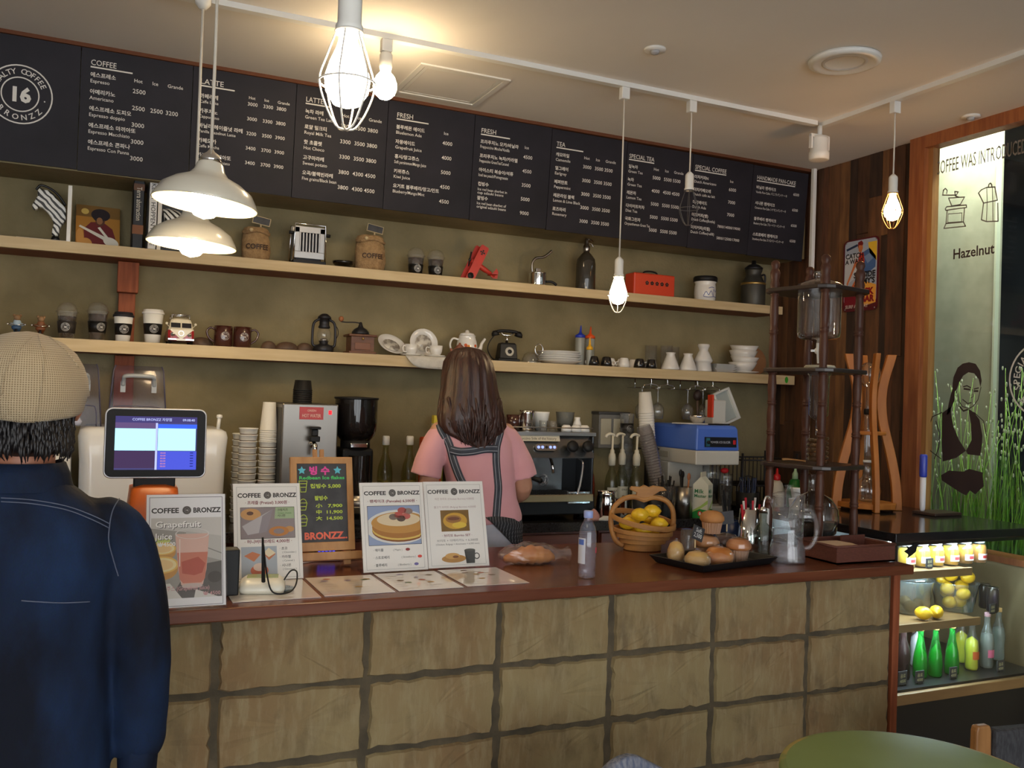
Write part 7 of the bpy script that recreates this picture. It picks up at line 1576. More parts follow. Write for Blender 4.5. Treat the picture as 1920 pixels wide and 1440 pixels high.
# tin sign on the planks
def onwall(XW): return Matrix(((0,0,-1,XW),(-1,0,0,0),(0,1,0,0),(0,0,0,1)))      # local x runs towards the camera, y up, z into the room
def wpt(x, y, XW): p = on_x(x, y, XW); return (-p.y, p.z)
XS = XR-.012; N = onwall(XS)
(u0, v0), (u1, v1) = wpt(1579, 586, XS), wpt(1641, 452, XS); u1 = u0+.262; 
w_, h_ = u1-u0, v1-v0+.03
t = thing('tin_sign', 'colourful rounded tin sign of a woman in red on the plank wall', 'sign', (0, 0, 0))
def SP(u, v): return (u0+w_*u, v0+h_*v)
b = mb(flat('5a1420', .3)).prism([(u0+w_/2+x, v0+h_/2+y) for x, y in rrect(w_, h_, .03)], -.003, 0, N)
b.use(flat('a8b4c8', .3)).poly([(u0+w_/2+x, v0+h_*.54+y) for x, y in rrect(w_*.92, h_*.88, .025)], N, .0005)
P_ = lambda c, pts, h=.001: b.use(flat(c, .3)).poly([SP(*p) for p in pts], N, h)
P_('c8ccd4', [(.05,.78),(.5,.80),(.45,.5),(.05,.35)]); P_('e8c03a', [(.70,.93),(.95,.93),(.95,.66),(.75,.78)]); P_('4a6aa0', [(.55,.80),(.75,.85),(.93,.72),(.92,.58),(.7,.50),(.55,.58)]); P_('7a94bc', [(.6,.74),(.75,.78),(.85,.70),(.7,.64)], .0013); P_('2c3a5c', [(.08,.88),(.4,.93),(.42,.9),(.1,.85)], .0012)
P_('c8402a', [(.46,.80),(.58,.80),(.62,.68),(.58,.58),(.46,.56),(.42,.66)], .0016); P_('c87a4a', [(.46,.93),(.54,.93),(.56,.86),(.52,.80),(.45,.82),(.43,.88)], .0018); P_('7a1c1c', [(.42,.95),(.52,.97),(.57,.93),(.55,.90),(.45,.91),(.42,.86)], .002); P_('d07848', [(.42,.68),(.30,.55),(.14,.36),(.11,.39),(.26,.58),(.38,.74)], .0017); P_('3a3080', [(.46,.56),(.58,.58),(.62,.50),(.55,.46),(.42,.48)], .0018); P_('c87040', [(.42,.48),(.55,.46),(.50,.34),(.34,.30),(.24,.33)], .0017)
P_('e8a848', [(.55,.42),(.95,.34),(.95,.10),(.62,.06),(.5,.2)], .0014); P_('7a1626', [(.05,.28),(.40,.30),(.5,.2),(.45,.06),(.06,.08)], .0015); P_('d8602c', [(.30,.36),(.55,.34),(.6,.26),(.4,.22)], .0019)
b.use(flat('20222c', .3)).text('CATCH', w_*.15, *SP(.07,.74), N, .0024, wt=.03).text('A WAVE', w_*.14, *SP(.07,.665), N, .0024, wt=.03).text('SEASIDE', w_*.17, *SP(.93,.46), N, .0024, al='r', wt=.04).text("JIMMY'S", w_*.17, *SP(.92,.37), N, .0024, al='r', wt=.04)
b.use(flat('8a1420', .3)).text('SNACK', w_*.19, *SP(.90,.22), N, .0024, al='r', wt=.06).text('BAR', w_*.19, *SP(.92,.12), N, .0024, al='r', wt=.06); b.use(flat('c8b8b0', .3)).text('SURF ALL DAY', w_*.10, *SP(.10,.045), N, .0024, wt=.03)
part('painted_plate', b, t, nofix=True)
for u, v in ((.08,.96),(.92,.96),(.08,.03),(.92,.03)): part('screw', mb(M_steel).lathe([(0,.003),(.004,.002),(.005,.0005)], 10, N @ T(*SP(u, v), 0)), t)
# lettering and drawings stuck on the window
XD = XR+.0275; N = onwall(XD); D1 = lambda x, y: wpt(x, y, XD)
c7 = lambda x, y: D1(1400+x/3.692, 240+y/3.692); c8 = lambda x, y: D1(1400+x/3.692, 600+y/3.692)
M_dec = pm('window_film', (.035,.022,.024), .6); M_grey = pm('window_film_grey', (.16,.15,.14), .6); M_wfilm = pm('window_film_white', (.62,.64,.62), .6)
def decal(name, b, lab, cat): return solo(name, b, lab, cat, nofix=True)
(ua, va), (ub, vb) = c7(1305, 318), c7(1718, 222)
b = mb(M_grey).text('COFFEE WAS INTR', .10, ua, (va+vb)/2-.004, N, 0, fit=ub-ua, wt=.004); b.text('ODUCED IN KOREA', .10, ub+.004, (va+vb)/2-.004, N, 0, fit=(ub-ua)*1.0, wt=.004)
decal('window_lettering', b, 'dark capital lettering COFFEE WAS INTRODUCED along the top of the window', 'lettering')
(ua, va), (ub, vb) = c7(1425, 938), c7(1716, 835); sz = (c7(1425, 865)[1]-va)*1.33
decal('window_lettering', mb(M_dec).text('Hazelnut', sz, ua, (va+vb)/2, N, 0, fit=ub-ua, wt=.02), 'dark word Hazelnut in bold letters on the window pane', 'lettering')
L_ = lambda b, pts, f=c7, wd=.006, close=False: b.line([f(*p) for p in pts], wd, N, 0, close)
b = mb(M_grey); L_(b, [(1398,485),(1508,478),(1478,530),(1420,540)], close=True); L_(b, [(1375,560),(1385,545),(1520,533),(1522,550),(1378,570)], close=True); L_(b, [(1388,570),(1380,660),(1365,695),(1515,680),(1500,650),(1508,555)]); L_(b, [(1380,662),(1500,650)]); L_(b, [(1395,595),(1490,588),(1488,648),(1392,655)], close=True, wd=.004); L_(b, [(1355,465),(1450,465),(1465,442),(1440,440),(1445,470),(1465,478)]); L_(b, [(1358,462),(1362,430),(1375,418),(1388,432),(1384,455)])
decal('window_drawing', b, 'thin line drawing of a box coffee grinder with crank on the window', 'drawing')
b = mb(M_grey); L_(b, [(1605,450),(1625,428),(1660,412),(1718,408),(1735,500),(1640,520)], close=True); L_(b, [(1640,520),(1625,635),(1660,648),(1740,645),(1738,520)]); L_(b, [(1672,412),(1676,392),(1686,382),(1696,392),(1698,410)]); L_(b, [(1662,415),(1665,515),(1660,645)], wd=.004); L_(b, [(1700,410),(1704,512),(1705,645)], wd=.004)
decal('window_drawing', b, 'thin line drawing of a stovetop coffee pot on the window', 'drawing')
b = mb(M_dec); Q8 = lambda pts: b.poly([c8(*p) for p in pts], N)
Q8([(1425,440),(1432,395),(1460,330),(1495,302),(1540,292),(1585,303),(1615,350),(1627,420),(1618,465),(1606,410),(1575,370),(1535,362),(1500,385),(1472,430),(1455,480),(1440,498),(1425,480)]); Q8([(1425,478),(1440,498),(1438,560),(1420,600),(1405,640),(1385,660),(1398,580),(1412,520)])
Q8([(1352,645),(1412,600),(1416,660),(1432,740),(1470,830),(1518,905),(1450,955),(1357,980),(1350,860)]); Q8([(1518,905),(1558,830),(1552,720),(1535,615),(1575,640),(1612,690),(1632,800),(1628,880),(1615,940),(1530,930)])
Q8([(1345,1075),(1400,1042),(1500,1050),(1540,1030),(1632,1055),(1642,1150),(1582,1207),(1545,1180),(1520,1215),(1480,1195),(1350,1110)])
L_(b, [(1622,465),(1602,550),(1570,595),(1540,612),(1495,600),(1468,560),(1452,490)], c8, .004); L_(b, [(1500,462),(1525,455),(1550,468)], c8, .006); L_(b, [(1575,478),(1605,470)], c8, .006); L_(b, [(1505,476),(1545,482)], c8, .009); L_(b, [(1575,492),(1600,492)], c8, .009); L_(b, [(1560,480),(1568,530),(1552,540)], c8, .003); L_(b, [(1495,550),(1530,578),(1555,572)], c8, .005); L_(b, [(1475,600),(1500,630),(1530,620)], c8, .008)
L_(b, [(1268,720),(1285,670),(1352,640)], c8, .005); L_(b, [(1310,700),(1335,780),(1332,880),(1300,960)], c8, .005); L_(b, [(1575,640),(1640,700),(1660,800)], c8, .004); L_(b, [(1240,880),(1290,920),(1345,960)], c8, .004)
decal('window_portrait', b, 'dark cut-out portrait of a person in a waistcoat on the window', 'picture')
b = mb(M_wfilm); (cu, cv), (lu, lv) = c8(2067, 410), c8(1815, 410); logo(b, N, cu, cv, cu-lu)
decal('window_emblem', b, 'large pale round emblem on the dark part of the window', 'emblem')
# tall grass beyond the glass
random.seed(5); b = MB()
GR = [pm('grass_a', (.17,.42,.04), .5), pm('grass_b', (.28,.52,.09), .5), pm('grass_c', (.09,.25,.03), .5)]
ya = on_x(1758, 900, 4.15).y; M_seed = pm('seed_heads', (.62,.66,.55), .7)
for i in range(950):
    y = ya-random.uniform(0, 1)**1.1*1.35; x = random.uniform(4.12, 4.32); h = random.uniform(.75, 1.22); 
    if random.random() < .3: h *= .7
    lx, ly = abs(random.gauss(0, .06)), random.gauss(0, .10); wd = random.uniform(.0035, .007); a = random.uniform(0, PI); dx, dy = wd*cos(a), wd*sin(a)
    b.use(GR[random.choice((0,0,1,2))]); vs = []
    for k in range(5):
        f = k/4; ww = (1-f**2.2)+.05; cx, cy, cz = x+lx*f*f, y+ly*f*f, .246+h*f
        vs += [(cx-dx*ww, cy-dy*ww, cz), (cx+dx*ww, cy+dy*ww, cz)]
    b.add(vs, [(2*k, 2*k+1, 2*k+3, 2*k+2) for k in range(4)])
for i in range(110):
    y = ya-random.uniform(-.12, 1.3); x = random.uniform(4.12, 4.30); h = random.uniform(1.15, 1.62); lx, ly = abs(random.gauss(0, .05)), random.gauss(0, .13)
    b.use(GR[1]).tube([(x,y,.248),(x+lx*.3,y+ly*.3,.24+h*.6),(x+lx,y+ly,.24+h)], .0016, 4)
    b.use(M_seed)
    for k in range(5):
        f = 1-.05*k; b.ball((x+lx*f+random.gauss(0,.012), y+ly*f+random.gauss(0,.016), .24+h*f), (.005,.005,.011), 6, 4)
g = solo('ornamental_grass', b, 'tall green ornamental grass with white seed heads beyond the window', 'grass', nofix=True); g['kind'] = 'stuff'
solo('planter', mb(M_dark).box(4.09,4.38,1.6,ya+.06,0,.24), 'dark planter trough under the tall grass beyond the window', 'planter', bevel=.01)
# ------------------------------------------------------------------ refrigerated display case
DX0, DX1, DY0, DY1 = 3.0, 3.90, 2.74, 3.60
t = thing('display_case', 'lit glass display case with drinks and fruit right of the counter', 'display case', (DX0, DY0, 0)); w_, d_ = DX1-DX0, DY1-DY0
M_cb = pm('case_black', (.012,.011,.012), .3); M_cw = pm('case_wood', (.20,.115,.045), .5, c2=(.26,.155,.06), ns=6, stretch=(.5,4,4))
part('base', mb(M_cb).box(0,w_,0.02,d_,0,.40), t); part('wood_ledge', mb(M_cw).box(0,w_,-.02,d_,.40,.445), t, bevel=.004)
part('floor_tray', mb(M_cb).box(.005,w_-.005,.005,d_-.005,.445,.455), t)
part('top', mb(pm('case_top', (.014,.014,.016), .12)).box(-.01,w_,-.01,d_,1.062,1.10), t, bevel=.004)
for x, y in ((0,0),(w_-.014,0),(0,d_-.014),(w_-.014,d_-.014)): part('corner_post', mb(M_cb).box(x,x+.014,y,y+.014,.445,1.062), t)
M_cg = glass('case_glass', 'fbfdfc', .6, .01)
part('front_glass', mb(M_cg).box(.014,w_-.014,.004,.008,.447,1.06), t); part('left_glass', mb(M_cg).box(.004,.008,.014,d_-.014,.447,1.06), t)
part('back_panel', mb(pm('case_back', (.62,.66,.66), .5)).box(.014,w_-.014,d_-.012,d_-.006,.447,1.06), t)
LED = emis('case_led', 'd4f0ff', 110)
part('light_strip', mb(LED).box(.03,.62,.05,.065,1.052,1.061), t); part('top_lip', mb(M_cb).box(.0,w_,.009,.022,1.046,1.062), t)
for z, x1, lab in ((.925,.50,None), (.705,.56,None)):
    s_ = part('shelf', mb(M_cw).box(.016,x1,.06,d_-.02,z-.025,z).box(.016,x1+.012,.045,.06,z-.03,z+.004), t, bevel=.002)
    part('shelf_light', mb(LED).box(.03,x1-.05,.075,.085,z-.034,z-.026), s_)
def case(x, dy, z): return Vector((on_y(x, 1100, DY0+dy).x, DY0+dy, z))
def jar(lab, x, c, dy=.13):
    u = thing('juice_jar', lab, 'jar', case(x, dy, 0.9295), group='yellow juice jars on the top shelf of the case')
    k = 1.32
    part('jar', mb(M_glass).lathe([(r_*k, z_*k) for r_, z_ in ((0,0),(.026,0),(.028,.006),(.028,.05),(.024,.064),(.018,.07),(.018,.078))], 24), u)
    part('juice', mb(pm('juice_'+c, c, .25)).lathe([(r_*k, z_*k) for r_, z_ in ((0,.003),(.0255,.003),(.0262,.05),(.022,.062),(0,.062))], 22), u)
    part('lid', mb(M_white).lathe([(r_*k, z_*k) for r_, z_ in ((.019,.069),(.0205,.071),(.0205,.086),(0,.087))], 22), u)
    b = mb(flat('d8cfc8')).lathe([(.0283*k,.014*k),(.0283*k,.034*k)], 18, a0=-2.4, a1=-.5); b.use(flat('b83a3a')).lathe([(.0286*k,.019*k),(.0286*k,.029*k)], 12, a0=-1.9, a1=-1.1); part('label', b, u)
for i, (x, c) in enumerate(((1669,'d8b838'),(1698,'e0b820'),(1726,'e0b424'),(1752,'e4bc1c'),(1780,'dcae20'),(1807,'c88c22'),(1832,'c0802a'))):
    jar(['yellow juice jar seen through the left side of the case, behind the corner post','yellow juice jar behind the black bird sticker','yellow juice jar left of the small chalk tag','yellow juice jar right behind the small chalk tag','yellow juice jar in the middle of the right half of the row','amber juice jar, second from the right of the row','amber-brown juice jar at the right end of the row'][i], x, c, .13 if i else .2)
XB = DY0-.0015+.004
def onfront(): return T(0, XB-.001, 0) @ RX(PI/2)
f8 = lambda x, y: (lambda p: (p.x, p.z))(on_y(1640+x/6.857, 900+y/6.857, XB))
b = mb(M_black).poly([f8(*p) for p in ((400,840),(440,860),(470,845),(520,812),(555,795),(575,820),(545,850),(530,920),(480,965),(410,1010),(430,960),(370,915),(420,885))], onfront())
solo('bird_sticker', b, 'small black bird-shaped sticker on the front glass of the display case', 'sticker', nofix=True)
def tag2(lab, x, y, dy, z, s_=.042):
    p = on_y(x, y, DY0+dy); u = thing('case_tag', lab, 'price tag', (p.x, DY0+dy, z), rad(random.uniform(-8, 8)), group='little chalk price tags in the case')
    b = mb(M_slate).box(-s_/2,s_/2,-.002,.002,.004,s_*1.05); b.use(flat('b8b48a')); 
    for r_ in (.58, .2): b.text('4000' if r_ < .5 else '음료', s_*.34, 0, s_*r_, RX(PI/2), .0024, al='c', wt=.02)
    part('slate', b, u, nofix=True); part('foot', mb(M_black).box(-s_*.3,s_*.3,-.006,.006,0,.005), u)
tag2('small chalk tag on the top shelf before the juice jars', 1743, 1040, .075, 0.9295); tag2('small chalk tag on the middle shelf before the dark cans', 1861, 1130, .075, 0.7095)
tag2('dark chalk tag at the far left of the case floor', 1692, 1280, .05, .456, .055); tag2('dark chalk tag before the leftmost green bottle', 1724, 1278, .045, .456, .05); tag2('chalk tag before the rightmost green bottle', 1787, 1270, .045, .456, .048); tag2('chalk tag at the right end of the case floor, before the pale bottles', 1876, 1250, .05, .456, .048)
# middle shelf: clear tubs, kiwi, lemons, cans
t2 = thing('fruit_tub', 'clear plastic tub holding kiwi fruit at the left of the middle case shelf', 'tub', case(1708, .22, 0.7095)); M_tub = glass('tub_plastic', 'fbfdfd', 1.3, .03, .05, 'd8ecec')
part('tub', mb(M_tub).shell([(.075,0),(.095,.14),(.102,.146)], .002, 30), t2); part('dome', mb(M_tub).lathe([(.07,.147),(.06,.175),(.03,.188),(0,.19)], 24), t2)
k0 = None
for dx, dy, z, lab in ((-.026,-.02,.03,'brown kiwi at the bottom of the clear tub'), (.028,-.016,.036,'second kiwi at the bottom right of the clear tub'), (0,.03,.04,'kiwi at the back of the clear tub')):
    q = case(1708, .22, 0.7095)+Vector((dx, dy, z))
    if k0 is None: k0 = solo('kiwi', mb(pm('kiwi_skin', (.16,.10,.04), .8, c2=(.11,.07,.03), ns=40)).ball((0,0,0), (.032,.024,.024), 18, 12), lab, 'kiwi', q, group='kiwis in the clear tub')
    else: dup(k0, q, rz=1.2, label=lab)
c2 = thing('fruit_bowl', 'clear plastic bowl heaped with lemons on the middle case shelf', 'bowl', case(1790, .20, 0.7095)); part('bowl', mb(M_tub).shell([(.080,0),(.100,.12),(.105,.126)], .0015, 30), c2)
l0 = None; bc2 = case(1790, .20, .7095); LM = [((-.035,-.02,.035),'lemon at the bottom left of the clear case bowl'), ((.035,-.02,.035),'lemon at the bottom right of the clear case bowl'), ((0,.035,.035),'lemon at the bottom back of the clear case bowl'), ((-.05,.0,.085),'lemon at the left rim of the clear case bowl'), ((.0,-.045,.085),'lemon at the front of the clear case bowl'), ((.05,.005,.085),'lemon at the right rim of the clear case bowl'), ((-.02,.035,.095),'lemon at the back rim of the clear case bowl'), ((-.005,.0,.14),'topmost lemon of the heap in the clear case bowl'), ((.04,-.02,.13),'upper right lemon of the heap in the clear case bowl')]
def in_bowl(q):
    z = max(q.z, .033); m_ = .030+.024*min((z-.03)/.09, 1); k = math.hypot(q.x, q.y)/m_
    return Vector((q.x/k, q.y/k, min(z, .155))) if k > 1 else Vector((q.x, q.y, min(z, .155)))
for q, (p_, lab) in zip(spread([p_ for p_, _ in LM], .0405, .0297, in_bowl), LM):
    rot = (random.uniform(0, 6), 0, 0)
    if l0 is None: l0 = solo('lemon', lemon_mesh(1.11, 20), lab, 'lemon', bc2+q, rot=rot, group='lemons in the display case')
    else: dup(l0, bc2+q, rot=rot, label=lab)
for x, lab in ((1757,'right one of the two loose lemons at the front of the middle case shelf'),(1733,'left one of the two loose lemons at the front of the middle case shelf')): dup(l0, case(x, .085, .7095+.0288), rot=(0,0,x*1.0), label=lab)
can0 = None
for x, lab, dy in ((1847,'left dark can on the middle case shelf',.17),(1862,'right dark can on the middle case shelf',.10)):
    q = case(x, dy, 0.7095)
    if can0 is None:
        can0 = thing('drink_can', lab, 'can', q, group='dark drink cans in the case'); part('can', mb(pm('can_dark', (.03,.02,.045), .25, .5, c2=(.06,.05,.03), ns=20)).lathe([(0,.004),(.02,0),(.026,.008),(.026,.10),(.022,.11),(0,.108)], 24), can0); part('top', mb(M_steel).lathe([(.022,.109),(.023,.112),(.02,.11),(0,.1095)], 20), can0)
    else: dup(can0, q, label=lab)
# bottom: bottles
def bott(lab, x, dy, glassm, fill, fillm, pf, capc, labc=None, h=.21, grp=None):
    u = thing('drink_bottle', lab, 'bottle', case(x, dy, .456), group=grp); k = h/.21
    part('bottle', mb(glassm).lathe([(r_, z_*k) for r_, z_ in pf], 26), u)
    if fillm: part('drink', mb(fillm).lathe([(0,.004)]+[(max(r_-.002,.001), z_*k+.002) for r_, z_ in pf[1:] if z_ <= fill]+[(0, fill*k)], 22), u)
    part('cap', mb(capc).lathe([(.0125,(.2)*k),(.0135,.202*k),(.0135,.216*k),(0,.217*k)], 16), u)
    if labc:
        b = mb(flat(labc)).lathe([(max(r_ for r_, z_ in pf if .03 < z_ < .1)+.0006,.05),(max(r_ for r_, z_ in pf if .03 < z_ < .1)+.0006,.085)], 18, a0=-2.3, a1=-.9); part('label', b, u)
    return u
PB = [(0,0),(.026,0),(.03,.008),(.031,.05),(.026,.10),(.017,.145),(.0115,.175),(.0115,.205)]; PC = [(0,0),(.026,0),(.029,.01),(.027,.06),(.03,.095),(.026,.13),(.014,.165),(.0125,.18),(.0125,.205)]
M_gg = glass('bottle_green', '74dc84', .9, .01, .22, '0e8a2c'); M_gw = glass('green_water', '6ce07c', .3, .01, .5, '22c048')
M_gold = pm('cap_gold', (.5,.33,.10), .35, .7)
bott('dark red sauce-coloured bottle at the far left of the case floor', 1697, .12, glass('brown_glass', '6a3028', .9, .02, .4, '2a0c0c'), .15, pm('red_drink', (.10,.012,.014), .3), PC, flat('a89a88'))
for x, dy, lab in ((1729,.11,'leftmost of the three green glass bottles in the case'), (1757,.10,'middle of the three green glass bottles in the case'), (1788,.10,'rightmost of the three green glass bottles in the case')): bott(lab, x, dy, M_gg, .14, M_gw, PB, M_gold, grp='green glass bottles in the case')
bott('bright yellow-green drink bottle right of the green bottles', 1825, .12, M_glass, .15, pm('lime_drink', (.62,.62,.03), .25), PC, flat('c8c0a8'), 'c85a20', .208)
bott('pale bottle with a pink neck and pink label', 1853, .12, glass('frosted_glass', 'd8dcd8', .8, .1, .3, 'b0b8b0'), .13, pm('cloudy_drink', (.42,.44,.42), .4), PC, flat('d8a8b0'), 'd8688a', .24)
bott('pale bluish bottle at the right end, behind the pink-labelled one', 1874, .19, glass('frosted_glass', 'd8dcd8', .8, .1, .3, 'b0b8b0'), .14, pm('bluish_drink', (.42,.52,.52), .4), PC, flat('d8b070'), None, .235)
bott('yellow drink bottle half hidden behind the rightmost green bottle', 1805, .22, M_glass, .15, pm('lime_drink', (.62,.62,.03), .25), PC, flat('c8c0a8'), None, .203)
bott('white milky bottle behind the leftmost green bottle', 1722, .24, M_glass, .16, pm('milky_drink', (.66,.62,.64), .4), PC, flat('c8c0c8'), None, .203)
# ------------------------------------------------------------------ people
from mathutils.bvhtree import BVHTree
def ring(cx, cy, z, rx, ry, n=32, p=2.3):
    o = []
    for i in range(n):
        a = 2*PI*i/n; c, s_ = cos(a), sin(a)
        o.append((cx+rx*math.copysign(abs(c)**(2/p), c), cy+ry*math.copysign(abs(s_)**(2/p), s_), z))
    return o
def limb(b, pts, rs, n=5, seg=14, endball=True):
    P = crv(pts, n); k = len(rs)-1; R_ = []
    for i in range(len(P)):
        f = i/(len(P)-1)*k; j = min(int(f), k-1); R_.append(rs[j]+(rs[j+1]-rs[j])*(f-j))
    b.tube(P, R_, seg); b.ball(P[0], R_[0]*.98, 12, 8); endball and b.ball(P[-1], R_[-1]*.98, 12, 8)
def hand(b, wrist, fwd, out, palm, curl=.5, s=1.0):
    """palm plus four fingers of different lengths and a thumb leaving the palm's side; fwd = towards finger tips, out = thumb side, palm = the side it closes to"""
    w_, f, o_, pn = Vector(wrist), Vector(fwd).normalized(), Vector(out).normalized(), Vector(palm).normalized()
    for k in range(6):
        t = k/5; c = w_+f*(.012+.072*t)*s; wd = (.026+.016*min(t*1.6, 1))*s
        for q in (-1, -.33, .33, 1): b.ball(c+o_*wd*q*.72, (.0125*s,)*3, 10, 6)
    for i, (off, L, r) in enumerate(((.030,.072,.0088),(.010,.080,.009),(-.010,.074,.0086),(-.029,.058,.0078))):
        p = w_+f*.086*s+o_*off*s; d = f.copy(); pts = [p]
        for q, fr in enumerate((.45,.3,.25)):
            d = (d+pn*curl*(.45+.35*q)).normalized(); p = p+d*L*fr*s; pts.append(p)
        b.tube(pts, [r*s, r*.96*s, r*.9*s, r*.78*s], 10); b.ball(pts[-1], r*.78*s, 8, 6); b.ball(pts[0], r*1.05*s, 8, 6)
    p = w_+f*.022*s+o_*.03*s; d = (f*.6+o_*.75+pn*.25).normalized(); pts = [p, p+d*.034*s]; d2 = (f*.9+o_*.25+pn*.4).normalized(); pts += [pts[-1]+d2*.03*s, pts[-1]+d2*.055*s]
    b.tube(pts, [.0125*s,.0108*s,.0098*s,.008*s], 10); b.ball(pts[-1], .008*s, 8, 6)
def head(b, c, rx=.076, ry=.094, rz=.115):
    c = Vector(c)
    b.ball(c+Vector((0,-.01,.02)), (rx, ry*.95, rz*.82), 28, 18); b.ball(c+Vector((0,.018,-.035)), (rx*.82, ry*.78, rz*.68), 24, 16); b.ball(c+Vector((0,.06,-.085)), (.026,.022,.02), 14, 10)
    b.tube([c+Vector((0,.088,.012)), c+Vector((0,.101,-.012)), c+Vector((0,.104,-.026))], [.008,.011,.012], 10); b.ball(c+Vector((0,.098,-.026)), (.016,.012,.01), 12, 8)
    for s_ in (-1, 1):
        b.ball(c+Vector((s_*.031,.082,.006)), (.014,.008,.009), 12, 8); b.ball(c+Vector((s_*.036,.07,-.03)), (.024,.018,.02), 12, 8)
        b.ball(c+Vector((s_*(rx+.008),-.0,-.012)), (.011,.018,.031), 12, 10); b.ball(c+Vector((s_*(rx+.016),-.008,-.004)), (.007,.017,.024), 12, 10)
    b.tube([c+Vector((-.024,.086,-.055)), c+Vector((0,.095,-.053)), c+Vector((.024,.086,-.055))], [.004,.008,.004], 8); b.tube([c+Vector((-.02,.086,-.065)), c+Vector((0,.093,-.066)), c+Vector((.02,.086,-.065))], [.004,.008,.004], 8)
def face_bits(t, c, rx=.076):
    c = Vector(c)
    for s_ in (-1, 1):
        part('eye', mb(flat('e8e4dc', .2)).ball(c+Vector((s_*.031,.0855,.007)), (.011,.007,.0065), 12, 8).use(flat('2a1a12', .2)).ball(c+Vector((s_*.031,.0905,.007)), (.005,.003,.005), 10, 8), t)
        part('eyebrow', mb(flat('1c1410')).tube(crv([c+Vector((s_*.014,.09,.026)), c+Vector((s_*.03,.09,.031)), c+Vector((s_*.046,.08,.025))], 3), .003, 6), t)
    part('lips', mb(flat('9a5a50')).tube(crv([c+Vector((-.02,.093,-.059)), c+Vector((0,.102,-.0585)), c+Vector((.02,.093,-.059))], 3), [.002,.004,.0055,.006,.0055,.004,.002], 8), t)
M_skin = pm('skin', (.52,.27,.17), .5, c2=(.47,.23,.14), ns=12)
M_skinr = pm('skin_warm', (.50,.21,.12), .5, c2=(.46,.18,.10), ns=12)
def local_parts(t, org):
    """meshes were laid out in world space: move them into the thing's own frame"""
    for ch in t.children:
        ch.data.transform(Matrix.Translation(-Vector(org)))
        for g_ in ch.children: g_.data.transform(Matrix.Translation(-Vector(org)))
# ---- customer in denim, from behind
mx, my = -.118, 1.985
org = (mx, my, 0)
t = thing('person', 'person in a beige knitted flat cap and dark denim shirt seen from behind', 'person', org)
hc = (mx+.004, my+.02, 1.565)
b = mb(M_skinr); head(b, hc)
limb(b, [(mx,my+.0,1.36),(mx,my+.005,1.43),(mx,my+.01,1.50)], [.062,.056,.056])
b.loft([ring(mx,my,z,rx,ry) for z,rx,ry in ((.80,.155,.10),(.95,.15,.095),(1.1,.148,.10),(1.25,.155,.10),(1.31,.135,.09),(1.36,.085,.07),(1.39,.055,.05))])
RS, RE, RW = (mx+.165,my-.005,1.295), (mx+.222,my-.03,1.10), (mx+.222,my+.02,.86)
LS, LE, LW = (mx-.165,my-.005,1.295), (mx-.225,my-.0,1.10), (mx-.16,my+.22,1.045)
limb(b, [RS, RE, RW], [.05,.046,.040,.036,.027]); limb(b, [LS, LE, LW], [.05,.046,.040,.036,.027])
for s_ in (-1, 1): limb(b, [(mx+s_*.085,my,.82),(mx+s_*.09,my+.02,.46),(mx+s_*.095,my,.09)], [.08,.065,.05,.045,.036]); b.ball((mx+s_*.095,my+.07,.045), (.042,.11,.035))
hand(b, (RW[0],RW[1],RW[2]+.005), (0,.12,-1), (0,1,.1), (-1,0,0), .45); hand(b, LW, (.5,.8,-.1), (.7,-.2,.6), (0,.1,-1), .5)
part('body', remesh(b, .007, 4, M_skinr), t, nofix=True); face_bits(t, hc)
# trousers and shoes
b = mb(); 
b.loft([ring(mx,my,z,rx,ry) for z,rx,ry in ((.74,.165,.112),(.86,.166,.112),(.92,.16,.108))])
for s_ in (-1, 1): limb(b, [(mx+s_*.085,my,.80),(mx+s_*.09,my+.02,.46),(mx+s_*.095,my,.10)], [.093,.08,.066,.06,.056])
part('trousers', remesh(b, .009, 4, pm('dark_trousers', (.02,.022,.03), .8)), t, nofix=True)
for s_ in (-1, 1): part('shoe', mb(M_black).loft([[(mx+s_*.095+r_*.046*cos(a), my+.05+r_*.135*sin(a), z) for a in [2*PI*i/20 for i in range(20)]] for r_, z in ((1,0),(1.03,.02),(.95,.055),(.6,.085),(.45,.10))]), t)
